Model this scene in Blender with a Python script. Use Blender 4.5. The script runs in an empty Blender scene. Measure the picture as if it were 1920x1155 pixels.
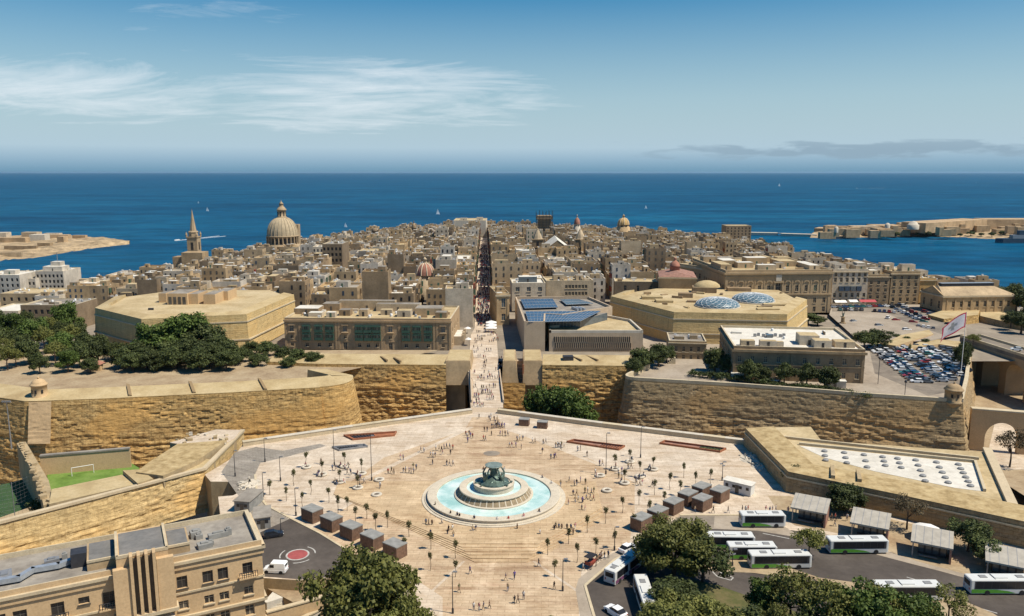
import bpy, bmesh, math, random
import numpy as np
from mathutils import Vector, Matrix, noise as mnoise
random.seed(7)
S = bpy.context.scene
COL = S.collection
R = math.radians

# ------------------------------------------------------------------ camera, sky, sun
FPX = 1500.0            # focal length in pixels of the 1920 wide picture
CAMZ = 76.0             # metres above the paved square
PITCH = math.atan(255.5 / FPX)
SP, CP = math.sin(PITCH), math.cos(PITCH)
cam = bpy.data.cameras.new('camera')
camo = bpy.data.objects.new('camera', cam); COL.objects.link(camo)
cam.sensor_width = 36.0; cam.lens = 36.0 * FPX / 1920.0
cam.clip_start = 1.0; cam.clip_end = 200000.0
camo.location = (0, 0, CAMZ); camo.rotation_euler = (math.pi / 2 - PITCH, 0, 0)
S.camera = camo

SUN_DIR = Vector((0.955, -0.30, 0.0)).normalized()
SUN_EL = R(58)
to_sun = Vector((SUN_DIR.x * math.cos(SUN_EL), SUN_DIR.y * math.cos(SUN_EL), math.sin(SUN_EL)))
sun = bpy.data.lights.new('sun', 'SUN'); suno = bpy.data.objects.new('sun', sun); COL.objects.link(suno)
sun.energy = 4.9; sun.angle = R(0.53); sun.color = (1.0, 0.92, 0.78)
suno.rotation_euler = to_sun.to_track_quat('Z', 'Y').to_euler()
suno.location = to_sun * 400

W = bpy.data.worlds.new('World'); S.world = W; W.use_nodes = True
def build_world():
    nt = W.node_tree; n = nt.nodes; l = nt.links; n.clear()
    out = n.new('ShaderNodeOutputWorld'); bg = n.new('ShaderNodeBackground'); bg.inputs[1].default_value = 0.075
    sky = n.new('ShaderNodeTexSky'); sky.sky_type = 'NISHITA'; sky.sun_disc = False
    sky.sun_elevation = SUN_EL; sky.sun_rotation = math.atan2(SUN_DIR.x, SUN_DIR.y)
    sky.altitude = 120; sky.air_density = 1.25; sky.dust_density = 0.6; sky.ozone_density = 3.0
    geo = n.new('ShaderNodeTexCoord')
    sep = n.new('ShaderNodeSeparateXYZ'); l.new(geo.outputs['Generated'], sep.inputs[0])
    def math_(op, a, b=None, c=None, clamp=False):
        m = n.new('ShaderNodeMath'); m.operation = op; m.use_clamp = clamp
        for i, v in enumerate((a, b, c)):
            if v is None: continue
            if isinstance(v, (int, float)): m.inputs[i].default_value = v
            else: l.new(v, m.inputs[i])
        return m.outputs[0]
    z = math_('MAXIMUM', sep.outputs[2], 0.004)
    # azimuth / elevation in a cloud sheet seen from below
    u = math_('DIVIDE', sep.outputs[0], math_('ADD', z, 0.10))
    v = math_('DIVIDE', sep.outputs[1], math_('ADD', z, 0.10))
    comb = n.new('ShaderNodeCombineXYZ'); l.new(math_('MULTIPLY', u, 0.55), comb.inputs[0]); l.new(v, comb.inputs[1])
    def noise_(vec, scale, detail, rough, dist=0.0):
        t = n.new('ShaderNodeTexNoise'); t.inputs['Scale'].default_value = scale; t.inputs['Detail'].default_value = detail
        t.inputs['Roughness'].default_value = rough; t.inputs['Distortion'].default_value = dist
        l.new(vec, t.inputs['Vector']); return t.outputs[0]
    n1 = noise_(comb.outputs[0], 1.5, 10, 0.68, 0.9)
    n2 = noise_(comb.outputs[0], 0.42, 3, 0.5, 0.0)
    n3 = noise_(comb.outputs[0], 5.0, 5, 0.6, 0.8)
    s = math_('ADD', math_('MULTIPLY', n1, 0.62), math_('MULTIPLY', n3, 0.16))
    # the cirrus bank stands west of the street axis, as the photograph shows
    az = math_('DIVIDE', sep.outputs[0], math_('MAXIMUM', sep.outputs[1], 0.05))
    def bump(x, c, w):      # smooth hill
        d = math_('DIVIDE', math_('SUBTRACT', x, c), w)
        return math_('SUBTRACT', 1.0, math_('MULTIPLY', d, d), clamp=True)
    b1 = math_('MULTIPLY', bump(az, -0.19, 0.34), bump(sep.outputs[2], 0.088, 0.06)); b2 = math_('MULTIPLY', bump(az, -0.52, 0.34), bump(sep.outputs[2], 0.086, 0.05)); b3 = math_('MULTIPLY', math_('MULTIPLY', bump(az, -0.42, 0.3), bump(sep.outputs[2], 0.17, 0.06)), 0.55)
    bank = math_('MAXIMUM', math_('MAXIMUM', b1, b2), b3)
    puff = math_('MULTIPLY', bump(az, 0.44, 0.36), bump(sep.outputs[2], 0.024, 0.014))
    cover = math_('ADD', math_('MULTIPLY', n2, 0.30), math_('MULTIPLY', bank, 0.37))
    dens = math_('SUBTRACT', math_('ADD', s, cover), 0.755)
    dens = math_('MULTIPLY', dens, 3.8, clamp=True)
    pc = n.new('ShaderNodeCombineXYZ'); l.new(math_('MULTIPLY', az, 13.0), pc.inputs[0]); l.new(math_('MULTIPLY', sep.outputs[2], 85.0), pc.inputs[1])
    pn = noise_(pc.outputs[0], 1.0, 6, 0.6, 0.3)
    pd = math_('MULTIPLY', math_('MULTIPLY', math_('SUBTRACT', math_('ADD', pn, math_('MULTIPLY', puff, 0.35)), 0.66, clamp=True), 7.0, clamp=True), math_('POWER', puff, 0.4))
    mix = n.new('ShaderNodeMix'); mix.data_type = 'RGBA'
    hs = n.new('ShaderNodeHueSaturation'); hs.inputs['Saturation'].default_value = 1.72; hs.inputs['Hue'].default_value = 0.5; hs.inputs['Value'].default_value = 0.98
    l.new(sky.outputs[0], hs.inputs['Color'])
    # marine haze lying on the horizon
    hz = n.new('ShaderNodeMix'); hz.data_type = 'RGBA'
    hf = math_('POWER', math_('SUBTRACT', 1.0, math_('DIVIDE', sep.outputs[2], 0.22), clamp=True), 1.1)
    l.new(math_('MULTIPLY', hf, 1.0), hz.inputs[0]); l.new(hs.outputs[0], hz.inputs[6]); hz.inputs[7].default_value = (4.75, 6.7, 8.35, 1)
    hz2 = n.new('ShaderNodeMix'); hz2.data_type = 'RGBA'
    hf2 = math_('POWER', math_('SUBTRACT', 1.0, math_('DIVIDE', sep.outputs[2], 0.029), clamp=True), 1.1)
    l.new(math_('MULTIPLY', hf2, 0.88), hz2.inputs[0]); l.new(hz.outputs[2], hz2.inputs[6]); hz2.inputs[7].default_value = (1.35, 3.05, 4.5, 1)
    l.new(math_('MULTIPLY', dens, 0.8), mix.inputs[0]); l.new(hz2.outputs[2], mix.inputs[6]); mix.inputs[7].default_value = (9.6, 10.2, 10.7, 1)
    mp = n.new('ShaderNodeMix'); mp.data_type = 'RGBA'; l.new(math_('MULTIPLY', pd, 0.85), mp.inputs[0]); l.new(mix.outputs[2], mp.inputs[6]); mp.inputs[7].default_value = (3.1, 4.4, 5.5, 1)
    l.new(mp.outputs[2], bg.inputs[0]); l.new(bg.outputs[0], out.inputs[0])
build_world()
S.view_settings.view_transform = 'Standard'; S.view_settings.look = 'None'
S.view_settings.exposure = 0.28; S.view_settings.gamma = 1.0; S.view_settings.use_curve_mapping = False

# ------------------------------------------------------------------ survey helpers: picture bearing -> ground point
def P(px, py, z=0.0):
    u = (px - 960) / FPX; v = (577.5 - py) / FPX
    dy = CP + v * SP; dz = -SP + v * CP
    t = (z - CAMZ) / dz
    return Vector((u * t, dy * t, z))
def zat(py, Y):
    v = (577.5 - py) / FPX
    return CAMZ - Y * (SP - v * CP) / (CP + v * SP)
def xat(px, Y, z):
    return (px - 960) / FPX * (Y * CP + (CAMZ - z) * SP)
def proj(p):
    d = p[1] * CP + (CAMZ - p[2]) * SP
    return (960 + FPX * p[0] / d, 577.5 - FPX * (p[1] * SP - (CAMZ - p[2]) * CP) / d)

# ------------------------------------------------------------------ objects
OFF = {}
def tag(o, label=None, cat=None, group=None, kind=None):
    if label: o['label'] = label
    if cat: o['category'] = cat
    if group: o['group'] = group
    if kind: o['kind'] = kind
    return o
def thing(name, label, cat, loc=(0, 0, 0), rotz=0.0, group=None):
    o = bpy.data.objects.new(name, None); COL.objects.link(o)
    o.location = loc; o.rotation_euler = (0, 0, rotz); o.empty_display_size = 0.5
    OFF[o.name] = Vector(loc)
    return tag(o, label, cat, group)
def copy_tree(o, parent=None):
    c = o.copy(); COL.objects.link(c); c.parent = parent
    for ch in o.children: copy_tree(ch, c)
    return c

class MB:
    """collects faces and links them as one mesh object"""
    def __init__(s):
        s.v = []; s.f = []; s.m = []; s.uv = {}; s.sm = []
    def add(s, vs, fs, m=0, smooth=False, uvs=None):
        b = len(s.v); s.v.extend([tuple(x) for x in vs])
        for i, f in enumerate(fs):
            if uvs is not None: s.uv[len(s.f)] = [uvs[k] for k in f]
            s.f.append(tuple(b + k for k in f)); s.m.append(m); s.sm.append(smooth)
        return s
    def box(s, c, size, rz=0.0, m=0, bottom=True):
        x, y, z = size[0] / 2, size[1] / 2, size[2]
        ca, sa = math.cos(rz), math.sin(rz)
        vs = []
        for zz in (0, z):
            for (a, b) in ((-x, -y), (x, -y), (x, y), (-x, y)):
                vs.append((c[0] + a * ca - b * sa, c[1] + a * sa + b * ca, c[2] + zz))
        fs = [(4, 5, 6, 7), (0, 1, 5, 4), (1, 2, 6, 5), (2, 3, 7, 6), (3, 0, 4, 7)]
        if bottom: fs.append((3, 2, 1, 0))
        return s.add(vs, fs, m)
    def prism(s, poly, z0, z1, m=0, mtop=None, bottom=False):
        n = len(poly)
        # counter-clockwise
        a = sum(poly[i][0] * poly[(i + 1) % n][1] - poly[(i + 1) % n][0] * poly[i][1] for i in range(n))
        if a < 0: poly = list(poly)[::-1]
        vs = [(p[0], p[1], z0 if not callable(z0) else z0(p)) for p in poly] + [(p[0], p[1], z1 if not callable(z1) else z1(p)) for p in poly]
        s.add(vs, [(i, (i + 1) % n, n + (i + 1) % n, n + i) for i in range(n)], m)
        s.add(vs[n:], [tuple(range(n))], m if mtop is None else mtop)
        if bottom: s.add(vs[:n], [tuple(range(n))[::-1]], m)
        return s
    def flat(s, poly, z=0.0, m=0):
        n = len(poly)
        a = sum(poly[i][0] * poly[(i + 1) % n][1] - poly[(i + 1) % n][0] * poly[i][1] for i in range(n))
        if a < 0: poly = list(poly)[::-1]
        return s.add([(p[0], p[1], z if not callable(z) else z(p)) for p in poly], [tuple(range(n))], m)
    def tube(s, pts, rad, n=8, m=0, caps=True, smooth=True):
        pts = [Vector(p) for p in pts]
        if not hasattr(rad, '__len__'): rad = [rad] * len(pts)
        vs = []; fs = []
        for i, p in enumerate(pts):
            d = (pts[min(i + 1, len(pts) - 1)] - pts[max(i - 1, 0)]).normalized()
            a = Vector((1, 0, 0)) if abs(d.x) < 0.9 else Vector((0, 1, 0))
            e = d.cross(a).normalized(); g = d.cross(e)
            for k in range(n):
                t = 2 * math.pi * k / n
                vs.append(p + (e * math.cos(t) + g * math.sin(t)) * rad[i])
        for i in range(len(pts) - 1):
            for k in range(n):
                fs.append((i * n + k, i * n + (k + 1) % n, (i + 1) * n + (k + 1) % n, (i + 1) * n + k))
        s.add(vs, fs, m, smooth)
        if caps:
            s.add(vs[:n], [tuple(range(n))], m); s.add(vs[-n:], [tuple(range(n))[::-1]], m)
        return s
    def lathe(s, c, prof, n=32, m=0, smooth=True, sx=1.0, sy=1.0, a0=0.0, a1=2 * math.pi):
        full = abs(a1 - a0 - 2 * math.pi) < 1e-6
        k = n if full else n + 1
        vs = []
        for (r, z) in prof:
            for i in range(k):
                t = a0 + (a1 - a0) * i / n
                vs.append((c[0] + r * math.cos(t) * sx, c[1] + r * math.sin(t) * sy, c[2] + z))
        fs = []
        for j in range(len(prof) - 1):
            for i in range(n):
                i2 = (i + 1) % k
                fs.append((j * k + i, j * k + i2, (j + 1) * k + i2, (j + 1) * k + i))
        return s.add(vs, fs, m, smooth)
    def wallquad(s, a, b, z0, z1, off=0.0, m=0):
        """upright rectangle between two ground points, pushed out by off to the right hand of a->b"""
        a = Vector((a[0], a[1])); b = Vector((b[0], b[1])); d = (b - a).normalized(); nrm = Vector((d.y, -d.x)) * off
        a = a + nrm; b = b + nrm
        return s.add([(a.x, a.y, z0), (b.x, b.y, z0), (b.x, b.y, z1), (a.x, a.y, z1)], [(0, 1, 2, 3)], m)
    def slab(s, a, b, z0, z1, out, into=0.02, m=0):
        """box standing proud of a wall line a->b by out (right hand side = outside)"""
        a = Vector((a[0], a[1])); b = Vector((b[0], b[1])); d = (b - a).normalized(); nr = Vector((d.y, -d.x))
        p = [a + nr * out, b + nr * out, b - nr * into, a - nr * into]
        return s.prism([(q.x, q.y) for q in p], z0, z1, m, bottom=True)
    def build(s, name, mats, parent=None, label=None, cat=None, group=None, kind=None, loc=None):
        if not isinstance(mats, (list, tuple)): mats = [mats]
        me = bpy.data.meshes.new(name)
        v = np.array(s.v, dtype=np.float64).reshape(-1, 3)
        if parent is not None:
            off = OFF.get(parent.name, Vector((0, 0, 0)))
        else:
            if loc is None and len(v): loc = (float(v[:, 0].mean()), float(v[:, 1].mean()), float(v[:, 2].min()))
            off = Vector(loc or (0, 0, 0))
        v = v - np.array(off)
        me.from_pydata(v.tolist(), [], s.f)
        for m in mats: me.materials.append(MAT[m] if isinstance(m, str) else m)
        if len(s.f) == len(me.polygons):
            me.polygons.foreach_set('material_index', s.m)
            me.polygons.foreach_set('use_smooth', s.sm)
            if s.uv:
                uvl = me.uv_layers.new(name='UVMap'); arr = np.zeros((len(me.loops), 2))
                for p in me.polygons:
                    u = s.uv.get(p.index)
                    if u is not None:
                        for k, li in enumerate(p.loop_indices): arr[li] = u[k]
                uvl.data.foreach_set('uv', arr.ravel())
        me.update()
        o = bpy.data.objects.new(name, me); COL.objects.link(o)
        if parent is not None: o.parent = parent
        else: o.location = off
        OFF[o.name] = Vector(off)
        return tag(o, label, cat, group, kind)

# ------------------------------------------------------------------ materials
MAT = {}
def nodes_of(name):
    m = bpy.data.materials.new(name); m.use_nodes = True; MAT[name] = m
    nt = m.node_tree; b = nt.nodes['Principled BSDF']
    return m, nt.nodes, nt.links, b
def tex_noise(n, l, vec, scale, detail=4, rough=0.55, dist=0.0):
    t = n.new('ShaderNodeTexNoise'); t.inputs['Scale'].default_value = scale; t.inputs['Detail'].default_value = detail
    t.inputs['Roughness'].default_value = rough; t.inputs['Distortion'].default_value = dist
    if vec is not None: l.new(vec, t.inputs['Vector'])
    return t.outputs[0]
def mapping(n, l, vec, scale=(1, 1, 1), rot=(0, 0, 0)):
    m = n.new('ShaderNodeMapping'); m.inputs['Scale'].default_value = scale; m.inputs['Rotation'].default_value = rot
    l.new(vec, m.inputs['Vector']); return m.outputs[0]
def ramp(n, l, fac, stops):
    r = n.new('ShaderNodeValToRGB'); e = r.color_ramp.elements
    while len(e) < len(stops): e.new(0.5)
    for k, (p, c) in enumerate(stops):
        e[k].position = p; e[k].color = (*c, 1) if len(c) == 3 else c
    l.new(fac, r.inputs[0]); return r.outputs[0]
def mixc(n, l, fac, a, b, mode='MIX'):
    m = n.new('ShaderNodeMix'); m.data_type = 'RGBA'; m.blend_type = mode
    for i, x in ((0, fac), (6, a), (7, b)):
        if isinstance(x, (int, float)): m.inputs[i].default_value = x
        elif isinstance(x, tuple): m.inputs[i].default_value = (*x, 1) if len(x) == 3 else x
        else: l.new(x, m.inputs[i])
    return m.outputs[2]
def pos(n):
    return n.new('ShaderNodeNewGeometry').outputs['Position']
def bump(n, l, b, h, strength=0.4, dist=0.1):
    k = n.new('ShaderNodeBump'); k.inputs['Strength'].default_value = strength; k.inputs['Distance'].default_value = dist
    l.new(h, k.inputs['Height']); l.new(k.outputs[0], b.inputs['Normal'])
def stone(name, col, var=0.25, scale=0.35, rough=0.9, fine=3.0, bmp=0.25, stain=0.35, stretch=(1, 1, 0.35)):
    m, n, l, b = nodes_of(name); p = pos(n)
    a = tex_noise(n, l, p, scale, 5, 0.6)
    c = tex_noise(n, l, mapping(n, l, p, stretch), scale * 2.3, 4, 0.6)
    f = tex_noise(n, l, p, fine, 3, 0.6)
    d = tuple(x * (1 - var) for x in col); h = tuple(min(1, x * (1 + var * 0.7)) for x in col)
    base = ramp(n, l, a, [(0.3, d), (0.55, col), (0.75, h)])
    base = mixc(n, l, ramp(n, l, c, [(0.48, (0, 0, 0)), (0.72, (stain,) * 3)]), base, tuple(x * 0.45 for x in col))
    base = mixc(n, l, 0.35, base, ramp(n, l, f, [(0.3, (0.55, 0.52, 0.5)), (0.6, (1, 1, 1))]), 'MULTIPLY')
    l.new(base, b.inputs['Base Color']); b.inputs['Roughness'].default_value = rough; b.inputs['Specular IOR Level'].default_value = 0.2
    bump(n, l, b, f, bmp, 0.15)
    return m
def plain(name, col, rough=0.6, metal=0.0, var=0.12, scale=1.2, spec=0.4):
    m, n, l, b = nodes_of(name)
    a = tex_noise(n, l, pos(n), scale, 4, 0.6)
    l.new(ramp(n, l, a, [(0.3, tuple(x * (1 - var) for x in col)), (0.7, tuple(min(1, x * (1 + var)) for x in col))]), b.inputs['Base Color'])
    b.inputs['Roughness'].default_value = rough; b.inputs['Metallic'].default_value = metal; b.inputs['Specular IOR Level'].default_value = spec
    return m
def paving(name, cols, joint=(0.2, 0.15, 0.1), bw=2.6, rh=0.95, rot=0.03):
    m, n, l, b = nodes_of(name); p = mapping(n, l, pos(n), (1, 1, 1), (0, 0, rot))
    row = tex_noise(n, l, mapping(n, l, p, (0.035, 0.55, 1)), 1.0, 4, 0.65)
    blot = tex_noise(n, l, p, 0.055, 6, 0.68); worn = tex_noise(n, l, mapping(n, l, p, (1, 1, 1), (0, 0, .4)), 0.16, 6, 0.7, 0.5)
    fine = tex_noise(n, l, p, 1.3, 4, 0.7)
    br = n.new('ShaderNodeTexBrick'); l.new(p, br.inputs['Vector']); br.inputs['Scale'].default_value = 1.0
    br.inputs['Brick Width'].default_value = bw; br.inputs['Row Height'].default_value = rh
    br.inputs['Mortar Size'].default_value = 0.045; br.inputs['Mortar Smooth'].default_value = 0.3
    br.inputs['Color1'].default_value = (0.72, 0.70, 0.68, 1); br.inputs['Color2'].default_value = (1, 1, 1, 1); br.inputs['Mortar'].default_value = (*joint, 1)
    row2 = tex_noise(n, l, mapping(n, l, p, (0.22, 0.5, 1)), 1.0, 5, 0.7)
    base = ramp(n, l, mixc(n, l, 0.35, row, row2), [(0.40, cols[0]), (0.47, cols[1]), (0.53, cols[2]), (0.60, cols[3])])
    base = mixc(n, l, ramp(n, l, blot, [(0.42, (0, 0, 0)), (0.66, (0.75,) * 3)]), base, cols[4])
    base = mixc(n, l, ramp(n, l, worn, [(0.50, (0, 0, 0)), (0.66, (0.55,) * 3)]), base, tuple(min(1, x * 1.3 + .03) for x in cols[4]))
    base = mixc(n, l, ramp(n, l, worn, [(0.32, (0.4,) * 3), (0.44, (0, 0, 0))]), base, tuple(x * .8 for x in cols[0]))
    base = mixc(n, l, 0.46, base, br.outputs['Color'], 'MULTIPLY')
    base = mixc(n, l, 0.3, base, ramp(n, l, fine, [(0.3, (0.6, 0.55, 0.5)), (0.65, (1, 1, 1))]), 'MULTIPLY')
    l.new(base, b.inputs['Base Color']); b.inputs['Roughness'].default_value = 0.75; b.inputs['Specular IOR Level'].default_value = 0.25
    bump(n, l, b, br.outputs['Fac'], -0.2, 0.02)
paving('paving_tan', [(0.340, 0.221, 0.129), (0.451, 0.319, 0.193), (0.528, 0.397, 0.252), (0.477, 0.326, 0.204), (0.561, 0.436, 0.292)])
paving('paving_pale', [(0.426, 0.316, 0.210), (0.528, 0.417, 0.296), (0.596, 0.489, 0.361), (0.544, 0.434, 0.318), (0.613, 0.528, 0.419)])
paving('paving_step', [(0.383, 0.253, 0.140), (0.474, 0.337, 0.193), (0.547, 0.404, 0.238), (0.483, 0.328, 0.189), (0.566, 0.429, 0.266)], rh=1.1)
paving('setts', [(0.20, 0.175, 0.14), (0.26, 0.23, 0.19), (0.30, 0.27, 0.22), (0.24, 0.21, 0.17), (0.34, 0.30, 0.25)], bw=1.1, rh=0.5, rot=0.5)

def ground_mat(name, a, b_, c, s1=0.12, s2=1.6, rough=0.9):
    m, n, l, b = nodes_of(name); p = pos(n)
    x = tex_noise(n, l, p, s1, 6, 0.62); y = tex_noise(n, l, p, s2, 4, 0.7)
    base = ramp(n, l, x, [(0.32, a), (0.5, b_), (0.68, c)])
    base = mixc(n, l, 0.5, base, ramp(n, l, y, [(0.3, (0.6,) * 3), (0.62, (1,) * 3)]), 'MULTIPLY')
    l.new(base, b.inputs['Base Color']); b.inputs['Roughness'].default_value = rough; b.inputs['Specular IOR Level'].default_value = 0.2
    bump(n, l, b, y, 0.3, 0.1)
ground_mat('asphalt', (0.065, 0.054, 0.046), (0.086, 0.072, 0.061), (0.116, 0.098, 0.083), 0.09, 0.9)
ground_mat('asphalt_worn', (0.15, 0.125, 0.10), (0.22, 0.185, 0.145), (0.30, 0.25, 0.19), 0.10, 0.7)
ground_mat('bay_concrete', (0.27, 0.22, 0.165), (0.35, 0.29, 0.22), (0.40, 0.34, 0.265), 0.08, 0.8)
ground_mat('earth', (0.28, 0.20, 0.12), (0.36, 0.27, 0.165), (0.42, 0.33, 0.21), 0.15, 1.2)
ground_mat('city_ground', (0.20, 0.165, 0.125), (0.27, 0.225, 0.17), (0.34, 0.29, 0.22), 0.05, 0.6)
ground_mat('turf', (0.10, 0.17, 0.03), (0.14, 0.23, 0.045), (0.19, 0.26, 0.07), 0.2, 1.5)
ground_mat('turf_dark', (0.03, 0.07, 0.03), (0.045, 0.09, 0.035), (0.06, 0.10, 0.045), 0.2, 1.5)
ground_mat('lawn', (0.06, 0.07, 0.025), (0.10, 0.10, 0.035), (0.16, 0.13, 0.06), 0.3, 2.0)
ground_mat('roof_cream', (0.378, 0.279, 0.147), (0.470, 0.365, 0.203), (0.538, 0.429, 0.259), 0.10, 0.8)
ground_mat('roof_white', (0.552, 0.513, 0.433), (0.644, 0.603, 0.518), (0.699, 0.666, 0.578), 0.12, 0.7)
ground_mat('roof_grey', (0.19, 0.165, 0.135), (0.27, 0.24, 0.20), (0.36, 0.325, 0.27), 0.15, 0.8)
ground_mat('roof_felt', (0.13, 0.125, 0.12), (0.17, 0.165, 0.155), (0.22, 0.205, 0.185), 0.2, 1.0)
ground_mat('rampart_top', (0.361, 0.263, 0.133), (0.454, 0.348, 0.185), (0.521, 0.413, 0.238), 0.13, 1.5)

def bastion(name, light, mid, dark, rock=0.6, zrock=0.0):
    """old fortification face: squared courses above, quarried and weathered strata below (UV in metres)"""
    m, n, l, b = nodes_of(name)
    uv = n.new('ShaderNodeUVMap').outputs[0]; sep = n.new('ShaderNodeSeparateXYZ'); l.new(uv, sep.inputs[0])
    br = n.new('ShaderNodeTexBrick'); l.new(uv, br.inputs['Vector']); br.inputs['Scale'].default_value = 1.0
    br.inputs['Brick Width'].default_value = 1.6; br.inputs['Row Height'].default_value = 0.8; br.inputs['Mortar Size'].default_value = 0.06
    br.inputs['Color1'].default_value = (*light, 1); br.inputs['Color2'].default_value = (*mid, 1); br.inputs['Mortar'].default_value = (*dark, 1)
    big = tex_noise(n, l, mapping(n, l, uv, (0.05, 0.11, 1)), 1.0, 6, 0.65)
    strata = tex_noise(n, l, mapping(n, l, uv, (0.10, 1.15, 1)), 1.0, 7, 0.75, 0.3)
    pit = tex_noise(n, l, mapping(n, l, uv, (0.75, 1.25, 1)), 1.0, 6, 0.8, 0.1)
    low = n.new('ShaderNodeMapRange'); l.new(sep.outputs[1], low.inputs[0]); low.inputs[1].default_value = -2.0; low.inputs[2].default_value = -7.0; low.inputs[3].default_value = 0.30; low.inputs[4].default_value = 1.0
    streak = tex_noise(n, l, mapping(n, l, uv, (0.55, 0.05, 1)), 1.0, 5, 0.7)
    col = mixc(n, l, ramp(n, l, big, [(0.35, (0, 0, 0)), (0.62, (0.75,) * 3)]), br.outputs['Color'], mid)
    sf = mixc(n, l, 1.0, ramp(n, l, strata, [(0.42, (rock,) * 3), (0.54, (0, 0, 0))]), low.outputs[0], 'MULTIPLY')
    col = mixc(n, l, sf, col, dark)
    col = mixc(n, l, ramp(n, l, strata, [(0.58, (0, 0, 0)), (0.72, (0.6,) * 3)]), col, tuple(min(1, x * 1.18) for x in light))
    col = mixc(n, l, ramp(n, l, streak, [(0.5, (0, 0, 0)), (0.75, (0.55,) * 3)]), col, tuple(x * 0.75 for x in dark))
    col = mixc(n, l, ramp(n, l, pit, [(0.38, (0.85 * min(1, rock * 1.6),) * 3), (0.5, (0, 0, 0))]), col, tuple(x * 0.6 for x in dark))
    col = mixc(n, l, ramp(n, l, pit, [(0.55, (0, 0, 0)), (0.68, (0.45,) * 3)]), col, tuple(min(1, x * 1.25) for x in light))
    rep = tex_noise(n, l, mapping(n, l, uv, (0.028, 0.06, 1)), 1.0, 4, 0.6, 0.4)
    col = mixc(n, l, ramp(n, l, rep, [(0.52, (0, 0, 0)), (0.62, (0.5,) * 3)]), col, (light[0] * 1.05, light[1] * .86, light[2] * .62))
    col = mixc(n, l, ramp(n, l, rep, [(0.34, (0.55,) * 3), (0.44, (0, 0, 0))]), col, (mid[0] * .62, mid[1] * .66, mid[2] * .72))
    run = tex_noise(n, l, mapping(n, l, uv, (0.9, 0.035, 1)), 1.0, 4, 0.7)
    col = mixc(n, l, ramp(n, l, run, [(0.56, (0, 0, 0)), (0.7, (0.5,) * 3)]), col, tuple(x * .55 for x in dark))
    l.new(col, b.inputs['Base Color']); b.inputs['Roughness'].default_value = 0.95; b.inputs['Specular IOR Level'].default_value = 0.1
    h = mixc(n, l, 0.5, strata, pit)
    bump(n, l, b, h, 0.9, 0.5)
stone('bastion_plain', (0.42, 0.32, 0.185), 0.25, 0.25, stain=0.5)
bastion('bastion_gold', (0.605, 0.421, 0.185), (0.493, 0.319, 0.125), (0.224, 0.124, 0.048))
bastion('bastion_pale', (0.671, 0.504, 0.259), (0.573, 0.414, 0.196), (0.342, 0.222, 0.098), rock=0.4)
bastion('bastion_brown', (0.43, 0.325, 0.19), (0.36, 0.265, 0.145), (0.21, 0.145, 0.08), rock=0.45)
bastion('ashlar_cavalier', (0.618, 0.464, 0.226), (0.553, 0.403, 0.189), (0.416, 0.296, 0.137), rock=0.15)

TINT = [(0.476, 0.356, 0.217), (0.403, 0.290, 0.166), (0.517, 0.407, 0.267), (0.320, 0.229, 0.136), (0.580, 0.489, 0.362), (0.455, 0.331, 0.191), (0.248, 0.183, 0.116), (0.517, 0.366, 0.201), (0.558, 0.496, 0.404)]
for i, t in enumerate(TINT): stone('limestone%d' % i, t, 0.28, 0.12, fine=1.2, stain=0.45)
stone('hotel_stone', (0.57, 0.40, 0.222), 0.13, 0.15, fine=2.5, stain=0.12, bmp=0.12)
stone('trim_stone', (0.54, 0.44, 0.29), 0.12, 0.3, stain=0.15)
stone('coping', (0.55, 0.46, 0.31), 0.15, 0.3, stain=0.2)
stone('auberge_stone', (0.42, 0.295, 0.17), 0.2, 0.2, stain=0.3)
stone('castille_stone', (0.43, 0.315, 0.185), 0.15, 0.15, stain=0.25)
stone('parliament_stone', (0.50, 0.39, 0.27), 0.1, 0.3, stain=0.15)
stone('spire_stone', (0.40, 0.30, 0.185), 0.2, 0.2, stain=0.35)
stone('dome_stone', (0.48, 0.385, 0.25), 0.2, 0.3, stain=0.4)
stone('pale_stone', (0.56, 0.50, 0.40), 0.12, 0.3, stain=0.2)
stone('fort_far', (0.50, 0.355, 0.205), 0.3, 0.05, fine=0.3, stain=0.5)
stone('coast_rock', (0.44, 0.325, 0.19), 0.5, 0.05, fine=0.25, stain=0.8, bmp=0.8)
stone('fountain_stone', (0.57, 0.50, 0.385), 0.12, 0.5, stain=0.2)
stone('fountain_panel', (0.31, 0.24, 0.15), 0.25, 0.8, stain=0.45)
stone('pool_floor', (0.60, 0.70, 0.68), 0.06, 0.3, stain=0.05)
ground_mat('rampart_rough', (0.286, 0.203, 0.091), (0.420, 0.308, 0.154), (0.521, 0.405, 0.217), 0.5, 1.1)
plain('bronze', (0.10, 0.145, 0.12), 0.45, 0.45, 0.4, 1.5)
plain('verdigris', (0.22, 0.27, 0.235), 0.5, 0.3, 0.3, 1.2)
plain('window_dark', (0.032, 0.03, 0.03), 0.25, 0, 0.3, 0.7)
plain('window_mid', (0.085, 0.075, 0.062), 0.4, 0, 0.35, 0.6)
plain('glass_grey', (0.10, 0.12, 0.13), 0.15, 0, 0.2, 0.4, 0.6)
plain('green_timber', (0.035, 0.085, 0.06), 0.55, 0, 0.25, 1.5)
plain('shutter_green', (0.06, 0.11, 0.07), 0.6, 0, 0.2)
plain('red_timber', (0.25, 0.05, 0.03), 0.6)
plain('white_paint', (0.74, 0.72, 0.67), 0.5, 0, 0.05)
plain('white_car', (0.78, 0.78, 0.76), 0.25, 0, 0.03, 1, 0.5)
plain('silver_car', (0.42, 0.43, 0.44), 0.28, 0.4, 0.05)
plain('black_car', (0.018, 0.02, 0.026), 0.22, 0, 0.2, 1, 0.5)
plain('blue_car', (0.03, 0.07, 0.16), 0.25, 0, 0.1, 1, 0.5)
plain('red_car', (0.30, 0.025, 0.02), 0.25, 0, 0.1, 1, 0.5)
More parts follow.
